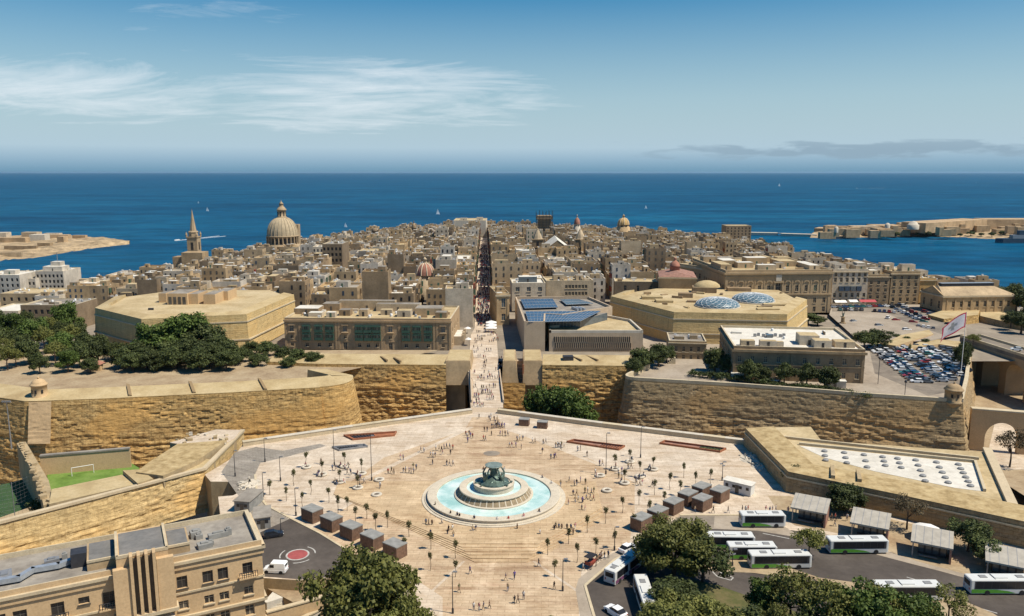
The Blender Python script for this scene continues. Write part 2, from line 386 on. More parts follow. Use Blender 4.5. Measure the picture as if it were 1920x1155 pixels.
plain('grey_car', (0.13, 0.135, 0.14), 0.28, 0.2, 0.1, 1, 0.5)
plain('teal_car', (0.05, 0.17, 0.15), 0.25, 0, 0.1, 1, 0.5)
plain('car_glass', (0.016, 0.018, 0.022), 0.22, 0, 0.1, 1, 0.3)
plain('tyre', (0.02, 0.02, 0.02), 0.9)
plain('bus_white', (0.60, 0.60, 0.565), 0.35, 0, 0.04)
plain('bus_green', (0.10, 0.30, 0.035), 0.4, 0, 0.1)
plain('bus_purple', (0.16, 0.06, 0.13), 0.4, 0, 0.1)
plain('light_red', (0.4, 0.02, 0.02), 0.3)
plain('light_white', (0.8, 0.8, 0.75), 0.2)
plain('hatch_grey', (0.22, 0.22, 0.215), 0.6)
plain('metal_grey', (0.30, 0.30, 0.30), 0.45, 0.4, 0.15)
plain('metal_dark', (0.045, 0.045, 0.05), 0.5, 0.2, 0.2)
plain('metal_blue', (0.06, 0.085, 0.12), 0.4, 0.3, 0.2)
plain('duct_metal', (0.42, 0.45, 0.48), 0.4, 0.5, 0.15)
plain('kiosk_wood', (0.115, 0.058, 0.037), 0.8, 0, 0.35, 2.0)
plain('kiosk_wood_light', (0.20, 0.12, 0.078), 0.8, 0, 0.3, 2.0)
plain('kiosk_roof', (0.24, 0.235, 0.215), 0.8, 0, 0.2, 0.8)
plain('shelter_roof', (0.37, 0.335, 0.275), 0.7, 0, 0.15, 0.7)
plain('corten', (0.30, 0.115, 0.055), 0.85, 0, 0.25, 0.8)
plain('corten_dark', (0.12, 0.06, 0.04), 0.9, 0, 0.25, 0.8)
plain('road_red', (0.30, 0.07, 0.065), 0.8, 0, 0.2, 1.0)
plain('road_white', (0.40, 0.385, 0.35), 0.8, 0, 0.3, 2.0)
plain('solar', (0.045, 0.085, 0.15), 0.25, 0.1, 0.3, 0.4, 0.6)
plain('solar_frame', (0.35, 0.37, 0.38), 0.4, 0.4, 0.1)
plain('dome_glass', (0.06, 0.13, 0.17), 0.35, 0, 0.25, 0.4, 0.35)
plain('steel_white', (0.62, 0.64, 0.64), 0.4, 0.1, 0.05)
plain('terracotta', (0.33, 0.15, 0.10), 0.9, 0, 0.25, 0.4)
plain('rib_cream', (0.60, 0.50, 0.35), 0.9, 0, 0.15, 0.5)
plain('rust_red', (0.28, 0.15, 0.11), 0.9, 0, 0.3, 0.5)
plain('ochre_paint', (0.48, 0.31, 0.12), 0.8, 0, 0.15, 0.5)
plain('sail', (0.85, 0.85, 0.82), 0.6, 0, 0.03)
plain('foam', (0.75, 0.80, 0.82), 0.7, 0, 0.15, 0.2)
plain('bark', (0.085, 0.062, 0.045), 0.95, 0, 0.4, 3.0)
plain('palm_bark', (0.17, 0.12, 0.08), 0.95, 0, 0.4, 5.0)
plain('skin', (0.42, 0.26, 0.17), 0.6)
plain('hair', (0.03, 0.02, 0.015), 0.6)
plain('awning_white', (0.72, 0.70, 0.66), 0.8, 0, 0.06)
plain('awning_red', (0.42, 0.07, 0.08), 0.8)
plain('flag_red', (0.40, 0.02, 0.06), 0.8)
plain('flag_white', (0.50, 0.49, 0.52), 0.8)
plain('tank_white', (0.62, 0.62, 0.60), 0.6, 0, 0.1)
plain('net_green', (0.03, 0.055, 0.04), 0.9)
plain('ship_blue', (0.03, 0.06, 0.09), 0.5)
for nm, c in (('cloth_black', (0.018, 0.018, 0.022)), ('cloth_navy', (0.03, 0.045, 0.10)), ('cloth_red', (0.36, 0.045, 0.04)), ('cloth_white', (0.62, 0.61, 0.58)), ('cloth_brown', (0.14, 0.085, 0.055)),
              ('cloth_denim', (0.09, 0.13, 0.21)), ('cloth_pink', (0.48, 0.22, 0.22)), ('cloth_olive', (0.12, 0.12, 0.06)), ('cloth_purple', (0.12, 0.08, 0.26)), ('cloth_khaki', (0.33, 0.25, 0.15))):
    plain(nm, c, 0.9, 0, 0.1, 3)

def leaf(name, dark, mid, light, rnd=0.25):
    m, n, l, b = nodes_of(name)
    oi = n.new('ShaderNodeObjectInfo')
    p = n.new('ShaderNodeTexCoord').outputs['Object']
    a = tex_noise(n, l, p, 0.9, 3, 0.6); f = tex_noise(n, l, p, 5.0, 2, 0.6)
    s = n.new('ShaderNodeMath'); s.operation = 'ADD'; l.new(a, s.inputs[0]); k = n.new('ShaderNodeMath'); k.operation = 'MULTIPLY_ADD'
    l.new(f, k.inputs[0]); k.inputs[1].default_value = 0.5; k.inputs[2].default_value = -0.25; l.new(k.outputs[0], s.inputs[1])
    col = ramp(n, l, s.outputs[0], [(0.3, dark), (0.5, mid), (0.72, light)])
    hs = n.new('ShaderNodeHueSaturation'); l.new(col, hs.inputs['Color'])
    mv = n.new('ShaderNodeMapRange'); l.new(oi.outputs['Random'], mv.inputs[0]); mv.inputs[3].default_value = 1 - rnd; mv.inputs[4].default_value = 1 + rnd
    l.new(mv.outputs[0], hs.inputs['Value']); l.new(hs.outputs[0], b.inputs['Base Color'])
    b.inputs['Roughness'].default_value = 0.65; b.inputs['Specular IOR Level'].default_value = 0.25
    tr = n.new('ShaderNodeBsdfTranslucent'); l.new(hs.outputs[0], tr.inputs[0]); mx = n.new('ShaderNodeMixShader'); mx.inputs[0].default_value = 0.22
    l.new(b.outputs[0], mx.inputs[1]); l.new(tr.outputs[0], mx.inputs[2])
    l.new(mx.outputs[0], n['Material Output'].inputs[0])
leaf('leaf_olive', (0.068, 0.075, 0.019), (0.142, 0.150, 0.037), (0.243, 0.234, 0.062))
leaf('leaf_dark', (0.032, 0.044, 0.015), (0.068, 0.086, 0.026), (0.128, 0.146, 0.045))
leaf('leaf_bright', (0.041, 0.068, 0.014), (0.084, 0.127, 0.025), (0.149, 0.195, 0.043))
leaf('leaf_dry', (0.075, 0.058, 0.03), (0.11, 0.085, 0.045), (0.15, 0.115, 0.065))
leaf('leaf_young', (0.06, 0.06, 0.022), (0.10, 0.095, 0.035), (0.15, 0.135, 0.05))

def sea_mat():
    m, n, l, b = nodes_of('sea'); p = pos(n)
    w1 = tex_noise(n, l, mapping(n, l, p, (0.012, 0.03, 1), (0, 0, 0.3)), 1.0, 6, 0.65)
    w2 = tex_noise(n, l, mapping(n, l, p, (0.0012, 0.0045, 1), (0, 0, 0.1)), 1.0, 6, 0.7, 0.5)
    w3 = tex_noise(n, l, mapping(n, l, p, (0.10, 0.22, 1), (0, 0, 0.4)), 1.0, 3, 0.6)
    base = ramp(n, l, w2, [(0.36, (0.001, 0.042, 0.098)), (0.5, (0.002, 0.066, 0.142)), (0.64, (0.005, 0.098, 0.185))])
    base = mixc(n, l, 0.75, base, ramp(n, l, w1, [(0.38, (0.5,) * 3), (0.62, (1.15,) * 3)]), 'MULTIPLY')
    l.new(base, b.inputs['Base Color']); b.inputs['Roughness'].default_value = 0.42; b.inputs['Specular IOR Level'].default_value = 0.12; b.inputs['IOR'].default_value = 1.2
    bump(n, l, b, mixc(n, l, 0.5, w1, w3), 0.5, 3.0)
sea_mat()
def pool_mat():
    m, n, l, b = nodes_of('pool_water'); p = pos(n)
    a = tex_noise(n, l, p, 0.22, 4, 0.6); f = tex_noise(n, l, p, 2.2, 3, 0.6)
    l.new(ramp(n, l, a, [(0.35, (0.30, 0.50, 0.46)), (0.5, (0.47, 0.63, 0.59)), (0.68, (0.66, 0.74, 0.69))]), b.inputs['Base Color'])
    b.inputs['Roughness'].default_value = 0.08; b.inputs['Specular IOR Level'].default_value = 0.5
    bump(n, l, b, f, 0.15, 0.05)
pool_mat()
# ------------------------------------------------------------------ setting
YA = P(926, 905).y; YB = P(930, 1050).y; DROP = -0.72
def gz(y):
    t = min(1, max(0, (YA - y) / (YA - YB))); return DROP * t
def G(px, py, dz=0.0):
    z = 0.0
    for _ in range(4):
        p = P(px, py, z); z = gz(p.y) + dz
    return P(px, py, z)
def pts(L, z=0.0): return [P(a, b, z) for a, b in L]
def gpts(L): return [G(a, b) for a, b in L]
def clip_y(poly, y0, above):
    out = []; n = len(poly)
    for i in range(n):
        a, b = poly[i], poly[(i + 1) % n]
        ia, ib = (a[1] >= y0) == above, (b[1] >= y0) == above
        if ia: out.append((a[0], a[1]))
        if ia != ib:
            t = (y0 - a[1]) / (b[1] - a[1]); out.append((a[0] + (b[0] - a[0]) * t, y0))
    return out
def draped(mb, poly, dz, m=0):
    """a sheet that follows the fall of the square"""
    for lo, hi in ((None, YB), (YB, YA), (YA, None)):
        q = poly
        if lo is not None: q = clip_y(q, lo, True)
        if hi is not None: q = clip_y(q, hi, False)
        if len(q) > 2: mb.flat(q, lambda p: gz(p[1]) + dz, m)
    return mb
def struct(name, mb, mat, parent=None): return mb.build(name, mat, parent, kind=None if parent else 'structure')

def sea():
    mb = MB(); L = 64000; z = -50
    mb.add([(-L, -5500, z), (L, -5500, z), (L, 85500, z), (-L, 85500, z)], [(0, 1, 2, 3)])
    return struct('sea', mb, 'sea')
sea()

mb = MB(); mb.flat([(-330, 95), (380, 95), (380, 345), (-330, 345)], -25.0); struct('ditch_floor', mb, 'earth')
mb = MB(); mb.flat([(146, 180), (420, 180), (420, 470), (175, 470), (175, 400), (146, 260)], -15.0); struct('lower_yard', mb, 'earth')
mb = MB(); mb.flat([(-200, 40), (-6, 40), (-6, 128), (-44, 150), (-70, 185), (-200, 160)], -9.0); struct('moat_ground', mb, 'earth')

SQ = gpts([(884, 773), (455, 834), (437, 858), (384, 890), (395, 903), (452, 903), (462, 915), (437, 929), (409, 931), (413, 965)])
SQ += [Vector((-55, 143.5, 0))]
SQ += gpts([(488, 1083), (560, 1088), (632, 1083), (700, 1100)]) + [Vector((-22, 118, 0)), Vector((-22, 60, 0)), Vector((320, 60, 0)), Vector((320, 178, 0))]
SQ += gpts([(1920, 985), (1500, 880), (1402, 832), (934, 773)])
mb = MB(); draped(mb, SQ, 0.0)
n = len(SQ)
for i in range(n):
    a, b = SQ[i], SQ[(i + 1) % n]
    mb.add([(a.x, a.y, -25.2), (b.x, b.y, -25.2), (b.x, b.y, gz(b.y)), (a.x, a.y, gz(a.y))], [(0, 1, 2, 3)], 1)
square = struct('square', mb, ['paving_pale', 'bastion_plain'] if 'bastion_plain' in MAT else ['paving_pale', 'limestone5'])

# warm paving of the fountain floor and the walk to the gate
mb = MB(); draped(mb, gpts([(560, 1010), (690, 925), (655, 905), (720, 858), (872, 806), (885, 782), (934, 782), (948, 806), (1110, 862), (1190, 905), (1190, 960), (1180, 1020), (1090, 1060), (1085, 1160), (830, 1160), (830, 1120), (740, 1060)]), 0.004)
struct('square_paving', mb, 'paving_tan')
# pale bands that cross the paving
mb = MB()
for a, b, w in (((655, 912), (885, 800), 1.6), ((945, 800), (1195, 900), 1.2), ((870, 1052), (760, 1155), 0.6), ((1000, 1052), (1085, 1110), 0.6)):
    p, q = G(*a), G(*b); d = (q - p).normalized(); nn = Vector((-d.y, d.x, 0)) * w / 2
    draped(mb, [p - nn, q - nn, q + nn, p + nn], 0.008)
struct('paving_band', mb, 'paving_pale')

# roads
mb = MB(); draped(mb, gpts([(440, 848), (480, 838), (530, 845), (600, 832), (612, 836), (540, 856), (488, 868), (478, 890), (482, 925), (500, 948), (545, 975), (486, 1000), (470, 960), (440, 920), (415, 885)]), 0.006)
struct('setts_road', mb, 'setts')
mb = MB(); draped(mb, gpts([(488, 998), (545, 972), (600, 1000), (645, 1028), (690, 1060), (690, 1095), (632, 1081), (560, 1086), (490, 1081)]), 0.009)
struct('turning_circle_road', mb, 'asphalt')
mb = MB(); draped(mb, gpts([(1097, 1098), (1152, 1050), (1215, 1020), (1240, 985), (1300, 975), (1420, 985), (1560, 1005), (1760, 1060), (1935, 1115), (1935, 1180), (1690, 1180), (1560, 1180), (1118, 1180)]), 0.005)
struct('bus_station_road', mb, 'asphalt')
mb = MB()
draped(mb, gpts([(1258, 978), (1275, 967), (1440, 967), (1475, 990), (1500, 1005), (1545, 1000), (1700, 1045), (1790, 1062), (1935, 1095), (1935, 1118), (1760, 1070), (1560, 1018), (1420, 995), (1300, 990)]), 0.009)
struct('bus_bay_paving', mb, 'bay_concrete')
mb = MB(); draped(mb, gpts([(1275, 968), (1340, 968), (1338, 990), (1260, 980)]), 0.013); struct('bus_bay_patch', mb, 'asphalt_worn')
mb = MB(); draped(mb, gpts([(1440, 930), (1480, 930), (1940, 1035), (1940, 1080), (1805, 1075), (1740, 1058), (1690, 1043), (1600, 1005), (1490, 985), (1465, 968)]), 0.012)
struct('bus_stop_paving', mb, 'earth')
# footway with a kerb along the road on the right of the square
def kerb(name, L, w=0.5, h=0.13, mat='coping'):
    k = MB(); pp = [G(*q) for q in L]
    for a, b in zip(pp[:-1], pp[1:]):
        d = (b - a).normalized(); nn = Vector((-d.y, d.x, 0)) * w / 2; q = [a - nn, b - nn, b + nn, a + nn]
        k.prism([(x.x, x.y) for x in q], lambda p: gz(p[1]) - 0.1, lambda p: gz(p[1]) + h)
    return struct(name, k, mat)
kerb('kerb', [(1118, 1170), (1097, 1098), (1152, 1050), (1215, 1020), (1240, 985)])
kerb('kerb', [(545, 972), (600, 1000), (645, 1028), (690, 1060)])
kerb('kerb', [(478, 890), (482, 925), (500, 948), (545, 972)])
kerb('kerb', [(1275, 966), (1440, 966), (1468, 972)])
mb = MB(); draped(mb, gpts([(1079, 1105), (1097, 1100), (1150, 1053), (1213, 1022), (1185, 1018), (1135, 1045), (1085, 1085)]), 0.012); draped(mb, gpts([(1079, 1105), (1097, 1100), (1118, 1170), (1090, 1170)]), 0.012)
struct('footway', mb, 'bay_concrete')
# islands between the lanes of the bus station
def island(L, mat='earth', name='traffic_island'):
    mb = MB(); p = gpts(L); z = gz(p[0].y); mb.prism([(q.x, q.y) for q in p], z - 0.1, z + 0.14, 0, 1); struct(name, mb, ['coping', mat])
island([(1310, 1063), (1365, 1045), (1480, 1066), (1530, 1082), (1640, 1098), (1800, 1150), (1640, 1165), (1500, 1110)][:4] + [(1520, 1090), (1410, 1075), (1340, 1072)])
island([(1300, 1088), (1345, 1098), (1400, 1118), (1470, 1140), (1560, 1175), (1230, 1175), (1218, 1120), (1240, 1090)], 'lawn', 'planted_island')
island([(1520, 1082), (1640, 1098), (1700, 1105), (1800, 1125), (1860, 1150), (1900, 1175), (1720, 1175), (1640, 1140), (1560, 1110)], 'earth')
# white lane markings
def marking(L, w=0.25, name='lane_marking'):
    k = MB(); pp = [G(*q) for q in L]
    for a, b in zip(pp[:-1], pp[1:]):
        d = (b - a).normalized(); nn = Vector((-d.y, d.x, 0)) * w / 2; draped(k, [a - nn, b - nn, b + nn, a + nn], 0.016)
    return struct(name, k, 'road_white')
for L in ([(1336, 1072), (1345, 1071), (1375, 1083), (1370, 1088), (1345, 1081), (1336, 1072)], [(1505, 1121), (1530, 1131)], [(1560, 1143), (1590, 1155)], [(1470, 1107), (1490, 1115)],
          [(1805, 1137), (1855, 1153)], [(1815, 1134), (1870, 1150)], [(1700, 1082), (1740, 1094)], [(1430, 1000), (1480, 1010)]): marking(L)
# painted turning circle
c = G(558, 1040)
mb = MB(); draped(mb, [(c.x + 2.05 * math.cos(t * math.pi / 24), c.y + 2.05 * math.sin(t * math.pi / 24)) for t in range(48)], 0.02); struct('painted_circle', mb, 'road_red')
mb = MB()
def arc(mb, r0, r1, a0, a1, n=14):
    for i in range(n):
        t0, t1 = a0 + (a1 - a0) * i / n, a0 + (a1 - a0) * (i + 1) / n
        mb.add([(c.x + r * math.cos(t), c.y + r * math.sin(t), gz(c.y + r * math.sin(t)) + 0.024) for r, t in ((r0, t0), (r1, t0), (r1, t1), (r0, t1))], [(0, 1, 2, 3)])
arc(mb, 2.0, 2.35, 0, 2 * math.pi, 40)
for a0, a1 in ((R(10), R(70)), (R(150), R(205)), (R(270), R(325))): arc(mb, 3.35, 3.6, a0, a1)
struct('painted_arrow_ring', mb, 'road_white')

# stepped edge of the fountain floor: each tread is a slab of its own
inner = [(624, 925), (858, 1016), (1014, 1016), (1125, 950)]
outer = [(640, 941), (893, 1057), (985, 1057), (1140, 990)]
NS = 6
for k in range(NS):
    t = (k + 0.5) / NS
    L = [(a[0] + (b[0] - a[0]) * t, a[1] + (b[1] - a[1]) * t) for a, b in zip(inner, outer)]
    top = DROP * k / NS
    p = [P(q[0], q[1], top) for q in L]
    back = [Vector((p[3].x + 0.5, max(p[3].y, YA) + 1.0 - 0.05 * k, 0)), Vector((p[0].x - 0.5, max(p[0].y, YA) + 1.0 - 0.05 * k, 0))]
    mb = MB(); mb.prism([(q.x, q.y) for q in p + back], top - 0.4, top + 0.006 + 0.001 * (NS - k))
    o = mb.build('stair_step', 'paving_step', square)

# ------------------------------------------------------------------ the town's ground
def xs(Y): return -11 - 0.0345 * (Y - 300)       # axis of the main street
def base(Y):
    P_ = [(280, 0), (340, 0.5), (500, 3), (650, 2), (800, -3), (950, -9), (1150, -17), (1300, -25), (1500, -38)]
    for (a, za), (b, zb) in zip(P_[:-1], P_[1:]):
        if Y <= b: return za + (zb - za) * max(0, (Y - a)) / (b - a)
    return -38
EDGE_L = [(280, -330), (430, -345), (560, -385), (750, -395), (900, -380), (1080, -300), (1250, -150), (1360, 60), (1450, 240)]
EDGE_R = [(280, 250), (430, 330), (470, 318), (520, 270), (560, 272), (700, 258), (900, 296), (1100, 352), (1300, 425), (1450, 450)]
def lerp_tab(T, y):
    if y <= T[0][0]: return T[0][1]
    for (a, va), (b, vb) in zip(T[:-1], T[1:]):
        if y <= b: return va + (vb - va) * (y - a) / (b - a)
    return T[-1][1]
def zc(X, Y):
    s = X - xs(Y); b = base(Y)
    if s < 0: z = b - 12.5 * (s / 195.0) ** 2 * min(1, max(0.25, (Y - 330) / 250))
    else: z = b - 14.0 * (s / 300.0) ** 2 * min(1, max(0, (Y - 350) / 300))
    return z
def zterrain(X, Y):
    el, er = lerp_tab(EDGE_L, Y), lerp_tab(EDGE_R, Y)
    z = zc(X, Y)
    if X < el: z += (X - el) * 0.9
    if X > er: z += (er - X) * 1.6
    if Y > 1400: z -= (Y - 1400) * 0.5
    return max(z, -56)
mb = MB(); nx, ny = 100, 100
X0, X1, Y0_, Y1_ = -480, 520, 316, 1500
vs = []
for j in range(ny + 1):
    Y = Y0_ + (Y1_ - Y0_) * j / ny
    for i in range(nx + 1):
        X = X0 + (X1 - X0) * i / nx
        vs.append((X, Y, zterrain(X, Y) + (mnoise.noise(Vector((X * .02, Y * .02, 0))) * 1.5 if Y > 420 else 0)))
mb.add(vs, [(j * (nx + 1) + i, j * (nx + 1) + i + 1, (j + 1) * (nx + 1) + i + 1, (j + 1) * (nx + 1) + i) for j in range(ny) for i in range(nx)], 0, True)
struct('town_ground', mb, 'city_ground')
# main street and the bridge that carries it over the ditch
mb = MB(); prev = None
for j in range(60):
    Y = 252 + j * 16; x = xs(Y) + (1.5 if Y < 300 else 0); w = 5.0 if Y < 300 else (6.0 if Y < 380 else 4.4); z = (0.008 if Y < 300 else max(0.02, 0.02) + zc(x, Y) + 0.25)
    cur = [(x - w, Y, z), (x + w, Y, z)]
    if prev: mb.add([prev[0], prev[1], cur[1], cur[0]], [(0, 1, 2, 3)])
    prev = cur
struct('street', mb, 'paving_pale')
a, b = P(884, 775), P(934, 775)
mb = MB(); mb.prism([(a.x, a.y - 1), (b.x, b.y - 1), (xs(302) + 6.2, 304), (xs(302) - 6.2, 304)], -3.0, -0.01)
for k in range(3):
    y = 262 + k * 14; mb.box((xs(y) + 1.0, y, -25), (9, 2.6, 22.5))
struct('bridge', mb, 'parliament_stone')
# ------------------------------------------------------------------ fortifications
def fbm(x, y, z):
    return mnoise.noise(Vector((x, y, z))) + 0.5 * mnoise.noise(Vector((x * 2.1, y * 2.1, z + 7))) + 0.25 * mnoise.noise(Vector((x * 4.3, y * 4.3, z + 13)))
def rwall(path, z0, z1, batter=2.5, amp=0.6, seed=0, du=0.55, dz=0.4, rock_top=0.72, u0=0.0):
    """a weathered, battered wall: outside lies to the right of the path"""
    path = [Vector((p[0], p[1], 0)) for p in path]
    pl = [path[0]]; 
    for a, b in zip(path[:-1], path[1:]):
        k = max(1, int((b - a).length / du))
        for i in range(1, k + 1): pl.append(a.lerp(b, i / k))
    N = len(pl); M = max(3, int((z1 - z0) / dz))
    nor = []
    for i in range(N):
        d = (pl[min(i + 1, N - 1)] - pl[max(i - 1, 0)]).normalized(); nor.append(Vector((d.y, -d.x, 0)))
    for _ in range(3):
        nor = [(nor[max(i - 1, 0)] + nor[i] * 2 + nor[min(i + 1, N - 1)]).normalized() for i in range(N)]
    us = [u0]
    for i in range(1, N): us.append(us[-1] + (pl[i] - pl[i - 1]).length)
    vs = []; uv = []
    for j in range(M + 1):
        t = j / M; z = z0 + (z1 - z0) * t
        w = 1.0 if t < rock_top * 0.6 else max(0.10, 1 - (t - rock_top * 0.6) / (rock_top * 0.4) * 0.9)
        for i in range(N):
            u = us[i]
            st = fbm(u * 0.06, z * 0.62 + 0.6 * mnoise.noise(Vector((u * 0.03, 3.3, seed))), seed)
            gr = fbm(u * 0.42, z * 0.62, seed + 31)
            gap = mnoise.noise(Vector((u * 0.06, z * 0.09, seed + 57)))
            o = batter * (1 - t) + amp * w * (st * 0.8 + (1.2 * gap if gap < -0.12 else 0)) + amp * max(w, .4 if t < .95 else .1) * gr * 0.55
            row = int(z / 0.8 + 100); hb_ = math.sin(row * 127.1 + int(u / 1.6 + (row % 2) * .5) * 311.7 + seed * 17.3) * 43758.5; hb_ -= math.floor(hb_)
            er = mnoise.noise(Vector((u * .035, z * .11, seed + 90)))
            o -= (0.08 + amp * .55 * max(0, min(1, er * 2.2 + .25))) * (hb_ ** 3) * (1 if .3 < t < .95 else .35)
            if t > 0.985: o = 0
            p = pl[i] + nor[i] * o
            vs.append((p.x, p.y, z)); uv.append((u, z))
    mb = MB()
    mb.add(vs, [(j * N + i, j * N + i + 1, (j + 1) * N + i + 1, (j + 1) * N + i) for j in range(M) for i in range(N - 1)], 0, False, uv)
    return mb
def inset(path, d):
    out = []
    n = len(path)
    for i in range(n):
        a = Vector(path[max(i - 1, 0)][:2]); b = Vector(path[min(i + 1, n - 1)][:2]); p = Vector(path[i][:2])
        t = (b - a).normalized(); out.append(p + Vector((-t.y, t.x)) * d)
    return out
def strip(mb, pa, za, pb, zb, m=0):
    for i in range(len(pa) - 1):
        mb.add([(pa[i][0], pa[i][1], za), (pa[i + 1][0], pa[i + 1][1], za), (pb[i + 1][0], pb[i + 1][1], zb), (pb[i][0], pb[i][1], zb)], [(0, 1, 2, 3)], m)
def cordon(path, z, h=0.5, out=0.35, into=0.3):
    mb = MB(); o = inset(path, -out); q = inset(path, into)
    strip(mb, o, z, o, z + h); strip(mb, o, z + h, q, z + h); strip(mb, q, z, o, z)
    return mb
def roundcorner(a, b, c, r, k=6):
    a, b, c = Vector(a[:2]), Vector(b[:2]), Vector(c[:2])
    p = b + (a - b).normalized() * r; q = b + (c - b).normalized() * r
    return [tuple(p.lerp(b, t).lerp(b.lerp(q, t), t)) for t in [i / k for i in range(k + 1)]]
def sentry_turret(root, x, y, z, r=2.0, h=3.6, mat='trim_stone'):
    mb = MB(); mb.lathe((x, y, z), [(0.5, -3.5), (r * 0.8, -1.2), (r * 1.12, -0.4), (r * 1.12, 0), (r, 0.15), (r, h), (r * 1.15, h + 0.15), (r * 1.15, h + 0.5), (r * 0.98, h + 0.6), (r * 0.93, h + 1.1), (r * 0.72, h + 1.7), (r * 0.4, h + 2.1), (0.0, h + 2.3)], 14)
    t = mb.build('sentry_turret', mat, root)
    for a in (-2.2, -1.5, -0.7):
        k = MB(); k.box((x + math.cos(a) * r, y + math.sin(a) * r, z + h * 0.45), (0.25, 0.6, 1.1), a); k.build('loophole', 'window_dark', t)
    mb = MB(); mb.lathe((x, y, z + h + 2.25), [(0.0, 0), (0.3, 0.1), (0.35, 0.35), (0.2, 0.6), (0, 0.7)], 8); mb.build('finial', mat, t)

# --- left bastion
LZ = 4.0
lb = pts([(-60, 737), (46, 752)], LZ) + pts([(63, 752), (196, 747), (427, 736), (600, 726)], LZ)
rc = roundcorner(P(560, 728, LZ), P(672, 720, LZ), P(655, 694, LZ), 13, 12)
lb = [(p[0], p[1]) for p in lb] + rc + [tuple(P(612, 692, LZ)[:2])]
root = thing('bastion', 'long golden stone bastion with rounded end, left of the bridge', 'bastion', (*lb[3], -15))
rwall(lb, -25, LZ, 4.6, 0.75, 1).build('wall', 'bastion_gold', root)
mb = MB(); i1 = inset(lb, 8.5); strip(mb, lb, LZ, i1, LZ + 1.5); i2 = inset(lb, 9.0); strip(mb, i1, LZ + 1.5, i2, 0.5); mb.build('parapet', 'rampart_top', root)
for f in (0.30, 0.505, 0.74):
    a = P(63, 752, LZ).lerp(P(641, 725, LZ), f); b = a + Vector((-4.5, 8.2, 1.5)); mb = MB(); d = Vector((0.95, 0.15, 0)) * 0.55
    mb.add([a - d + Vector((0, 0, .06)), a + d + Vector((0, 0, .06)), b + d + Vector((0, 0, .06)), b - d + Vector((0, 0, .06)), a - d + Vector((0, 0, .75)), a + d + Vector((0, 0, .45)), b + d + Vector((0, 0, .45)), b - d + Vector((0, 0, .75))], [(4, 5, 6, 7), (0, 1, 5, 4), (1, 2, 6, 5), (3, 0, 4, 7)]); mb.build('embrasure_joint', 'bastion_brown', root)
mb = MB(); mb.flat([(p.x, p.y) for p in i2] + [(-20 + xs(300), 330), (-230, 330)], 1.8); mb.build('platform', 'earth', root)
tp = P(73, 746, LZ); sentry_turret(root, tp.x, tp.y + 0.6, LZ, 2.3, 4.0, 'hotel_stone')
mb = MB(); q = P(72, 752, LZ); mb.prism([(q.x - 3.4, q.y + 2), (q.x - 2.8, q.y - 1.2), (q.x + 3.2, q.y - 0.9), (q.x + 3.4, q.y + 2)], -12, LZ - 0.1)
quo = [(q.x - 2.8, q.y - 0.5), (q.x + 4.0, q.y + 0.2)]
rwall(quo, -9, LZ - 0.2, 3.4, 0.15, 3).build('corner_facing', 'hotel_stone', root)

# --- left curtain, gate blocks
CZ = 3.0
lc = [tuple(P(a, b, CZ)[:2]) for a, b in ((500, 678), (596, 682), (700, 683), (836, 684))]
root = thing('curtain_wall', 'tall layered rock curtain wall between the rounded bastion and the bridge', 'wall', (*lc[2], -15))
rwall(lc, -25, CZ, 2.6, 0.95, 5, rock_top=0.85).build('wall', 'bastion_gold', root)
mb = MB(); k1 = inset(lc, 10); strip(mb, lc, CZ, k1, CZ + 1.3); k2 = inset(lc, 12); strip(mb, k1, CZ + 1.3, k2, CZ + 1.3); k3 = inset(lc, 12.2); strip(mb, k2, CZ + 1.3, k3, 0.0); mb.build('parapet', 'rampart_top', root)
for (x, y) in ((720, 673), (745, 675)):
    p = P(x, y, CZ + 0.9); mb = MB(); mb.box((p.x, p.y, CZ + 0.6), (0.7, 7, 0.75), 0.5); mb.build('embrasure_joint', 'bastion_brown', root)
def gate_block(name, label, px0, px1, zt=4.2, y0=299.5, y1=320):
    a = xat(px0, y0, zt); b = xat(px1, y0, zt)
    root = thing(name, label, 'gate', ((a + b) / 2, y0, -15))
    mb = MB(); 
    v = [(a, y0 + 0.6, zt), (b, y0 + 0.6, zt), (b, y1, zt), (a, y1, zt), (a - 0.4, y0 - 0.8, -5), (b + 1.2, y0 - 0.8, -5), (b + 1.2, y1, -5), (a - 0.4, y1, -5)]
    mb.add(v, [(0, 1, 2, 3), (4, 5, 1, 0), (5, 6, 2, 1), (7, 4, 0, 3), (4, 7, 6, 5)]); mb.build('block', 'limestone5', root)
    mb = MB(); mb.box(((a + b) / 2 - 1.2, (y0 + y1) / 2 + 2, -25.2), (b - a - 2.0, y1 - y0 - 3, 20.1)); mb.build('pier', 'bastion_plain', root)
    mb = MB(); mb.box(((a + b) / 2, (y0 + y1) / 2 + 0.4, zt + 0.004), (b - a - 0.8, y1 - y0 - 1.6, 0.12)); mb.build('top_slab', 'rampart_top', root)
    return root

gate_block('gate_block', 'massive pale stone gate block on the left of the bridge', 835, 881)
gate_block('gate_block', 'slim leaning stone gate block just right of the bridge', 943, 967)
gate_block('gate_block', 'massive pale stone gate block on the right beside the gate stair', 982, 1017)
# stair well between the right-hand blocks
mb = MB(); a, b = xat(968, 305, 0), xat(982, 305, 0)
for k in range(9): mb.box(((a + b) / 2, 302 + k * 1.6, -9 + k * 1.1), (b - a, 1.62, 1.2))
root = thing('gate_stair', 'narrow shaded stair climbing between the two right gate blocks', 'stair', ((a + b) / 2, 302, -9))
mb.build('steps', 'parliament_stone', root)
mb = MB(); mb.box((b - 0.3, 299.6, -11), (0.5, 0.5, 14)); mb.build('steel_post', 'corten', root)

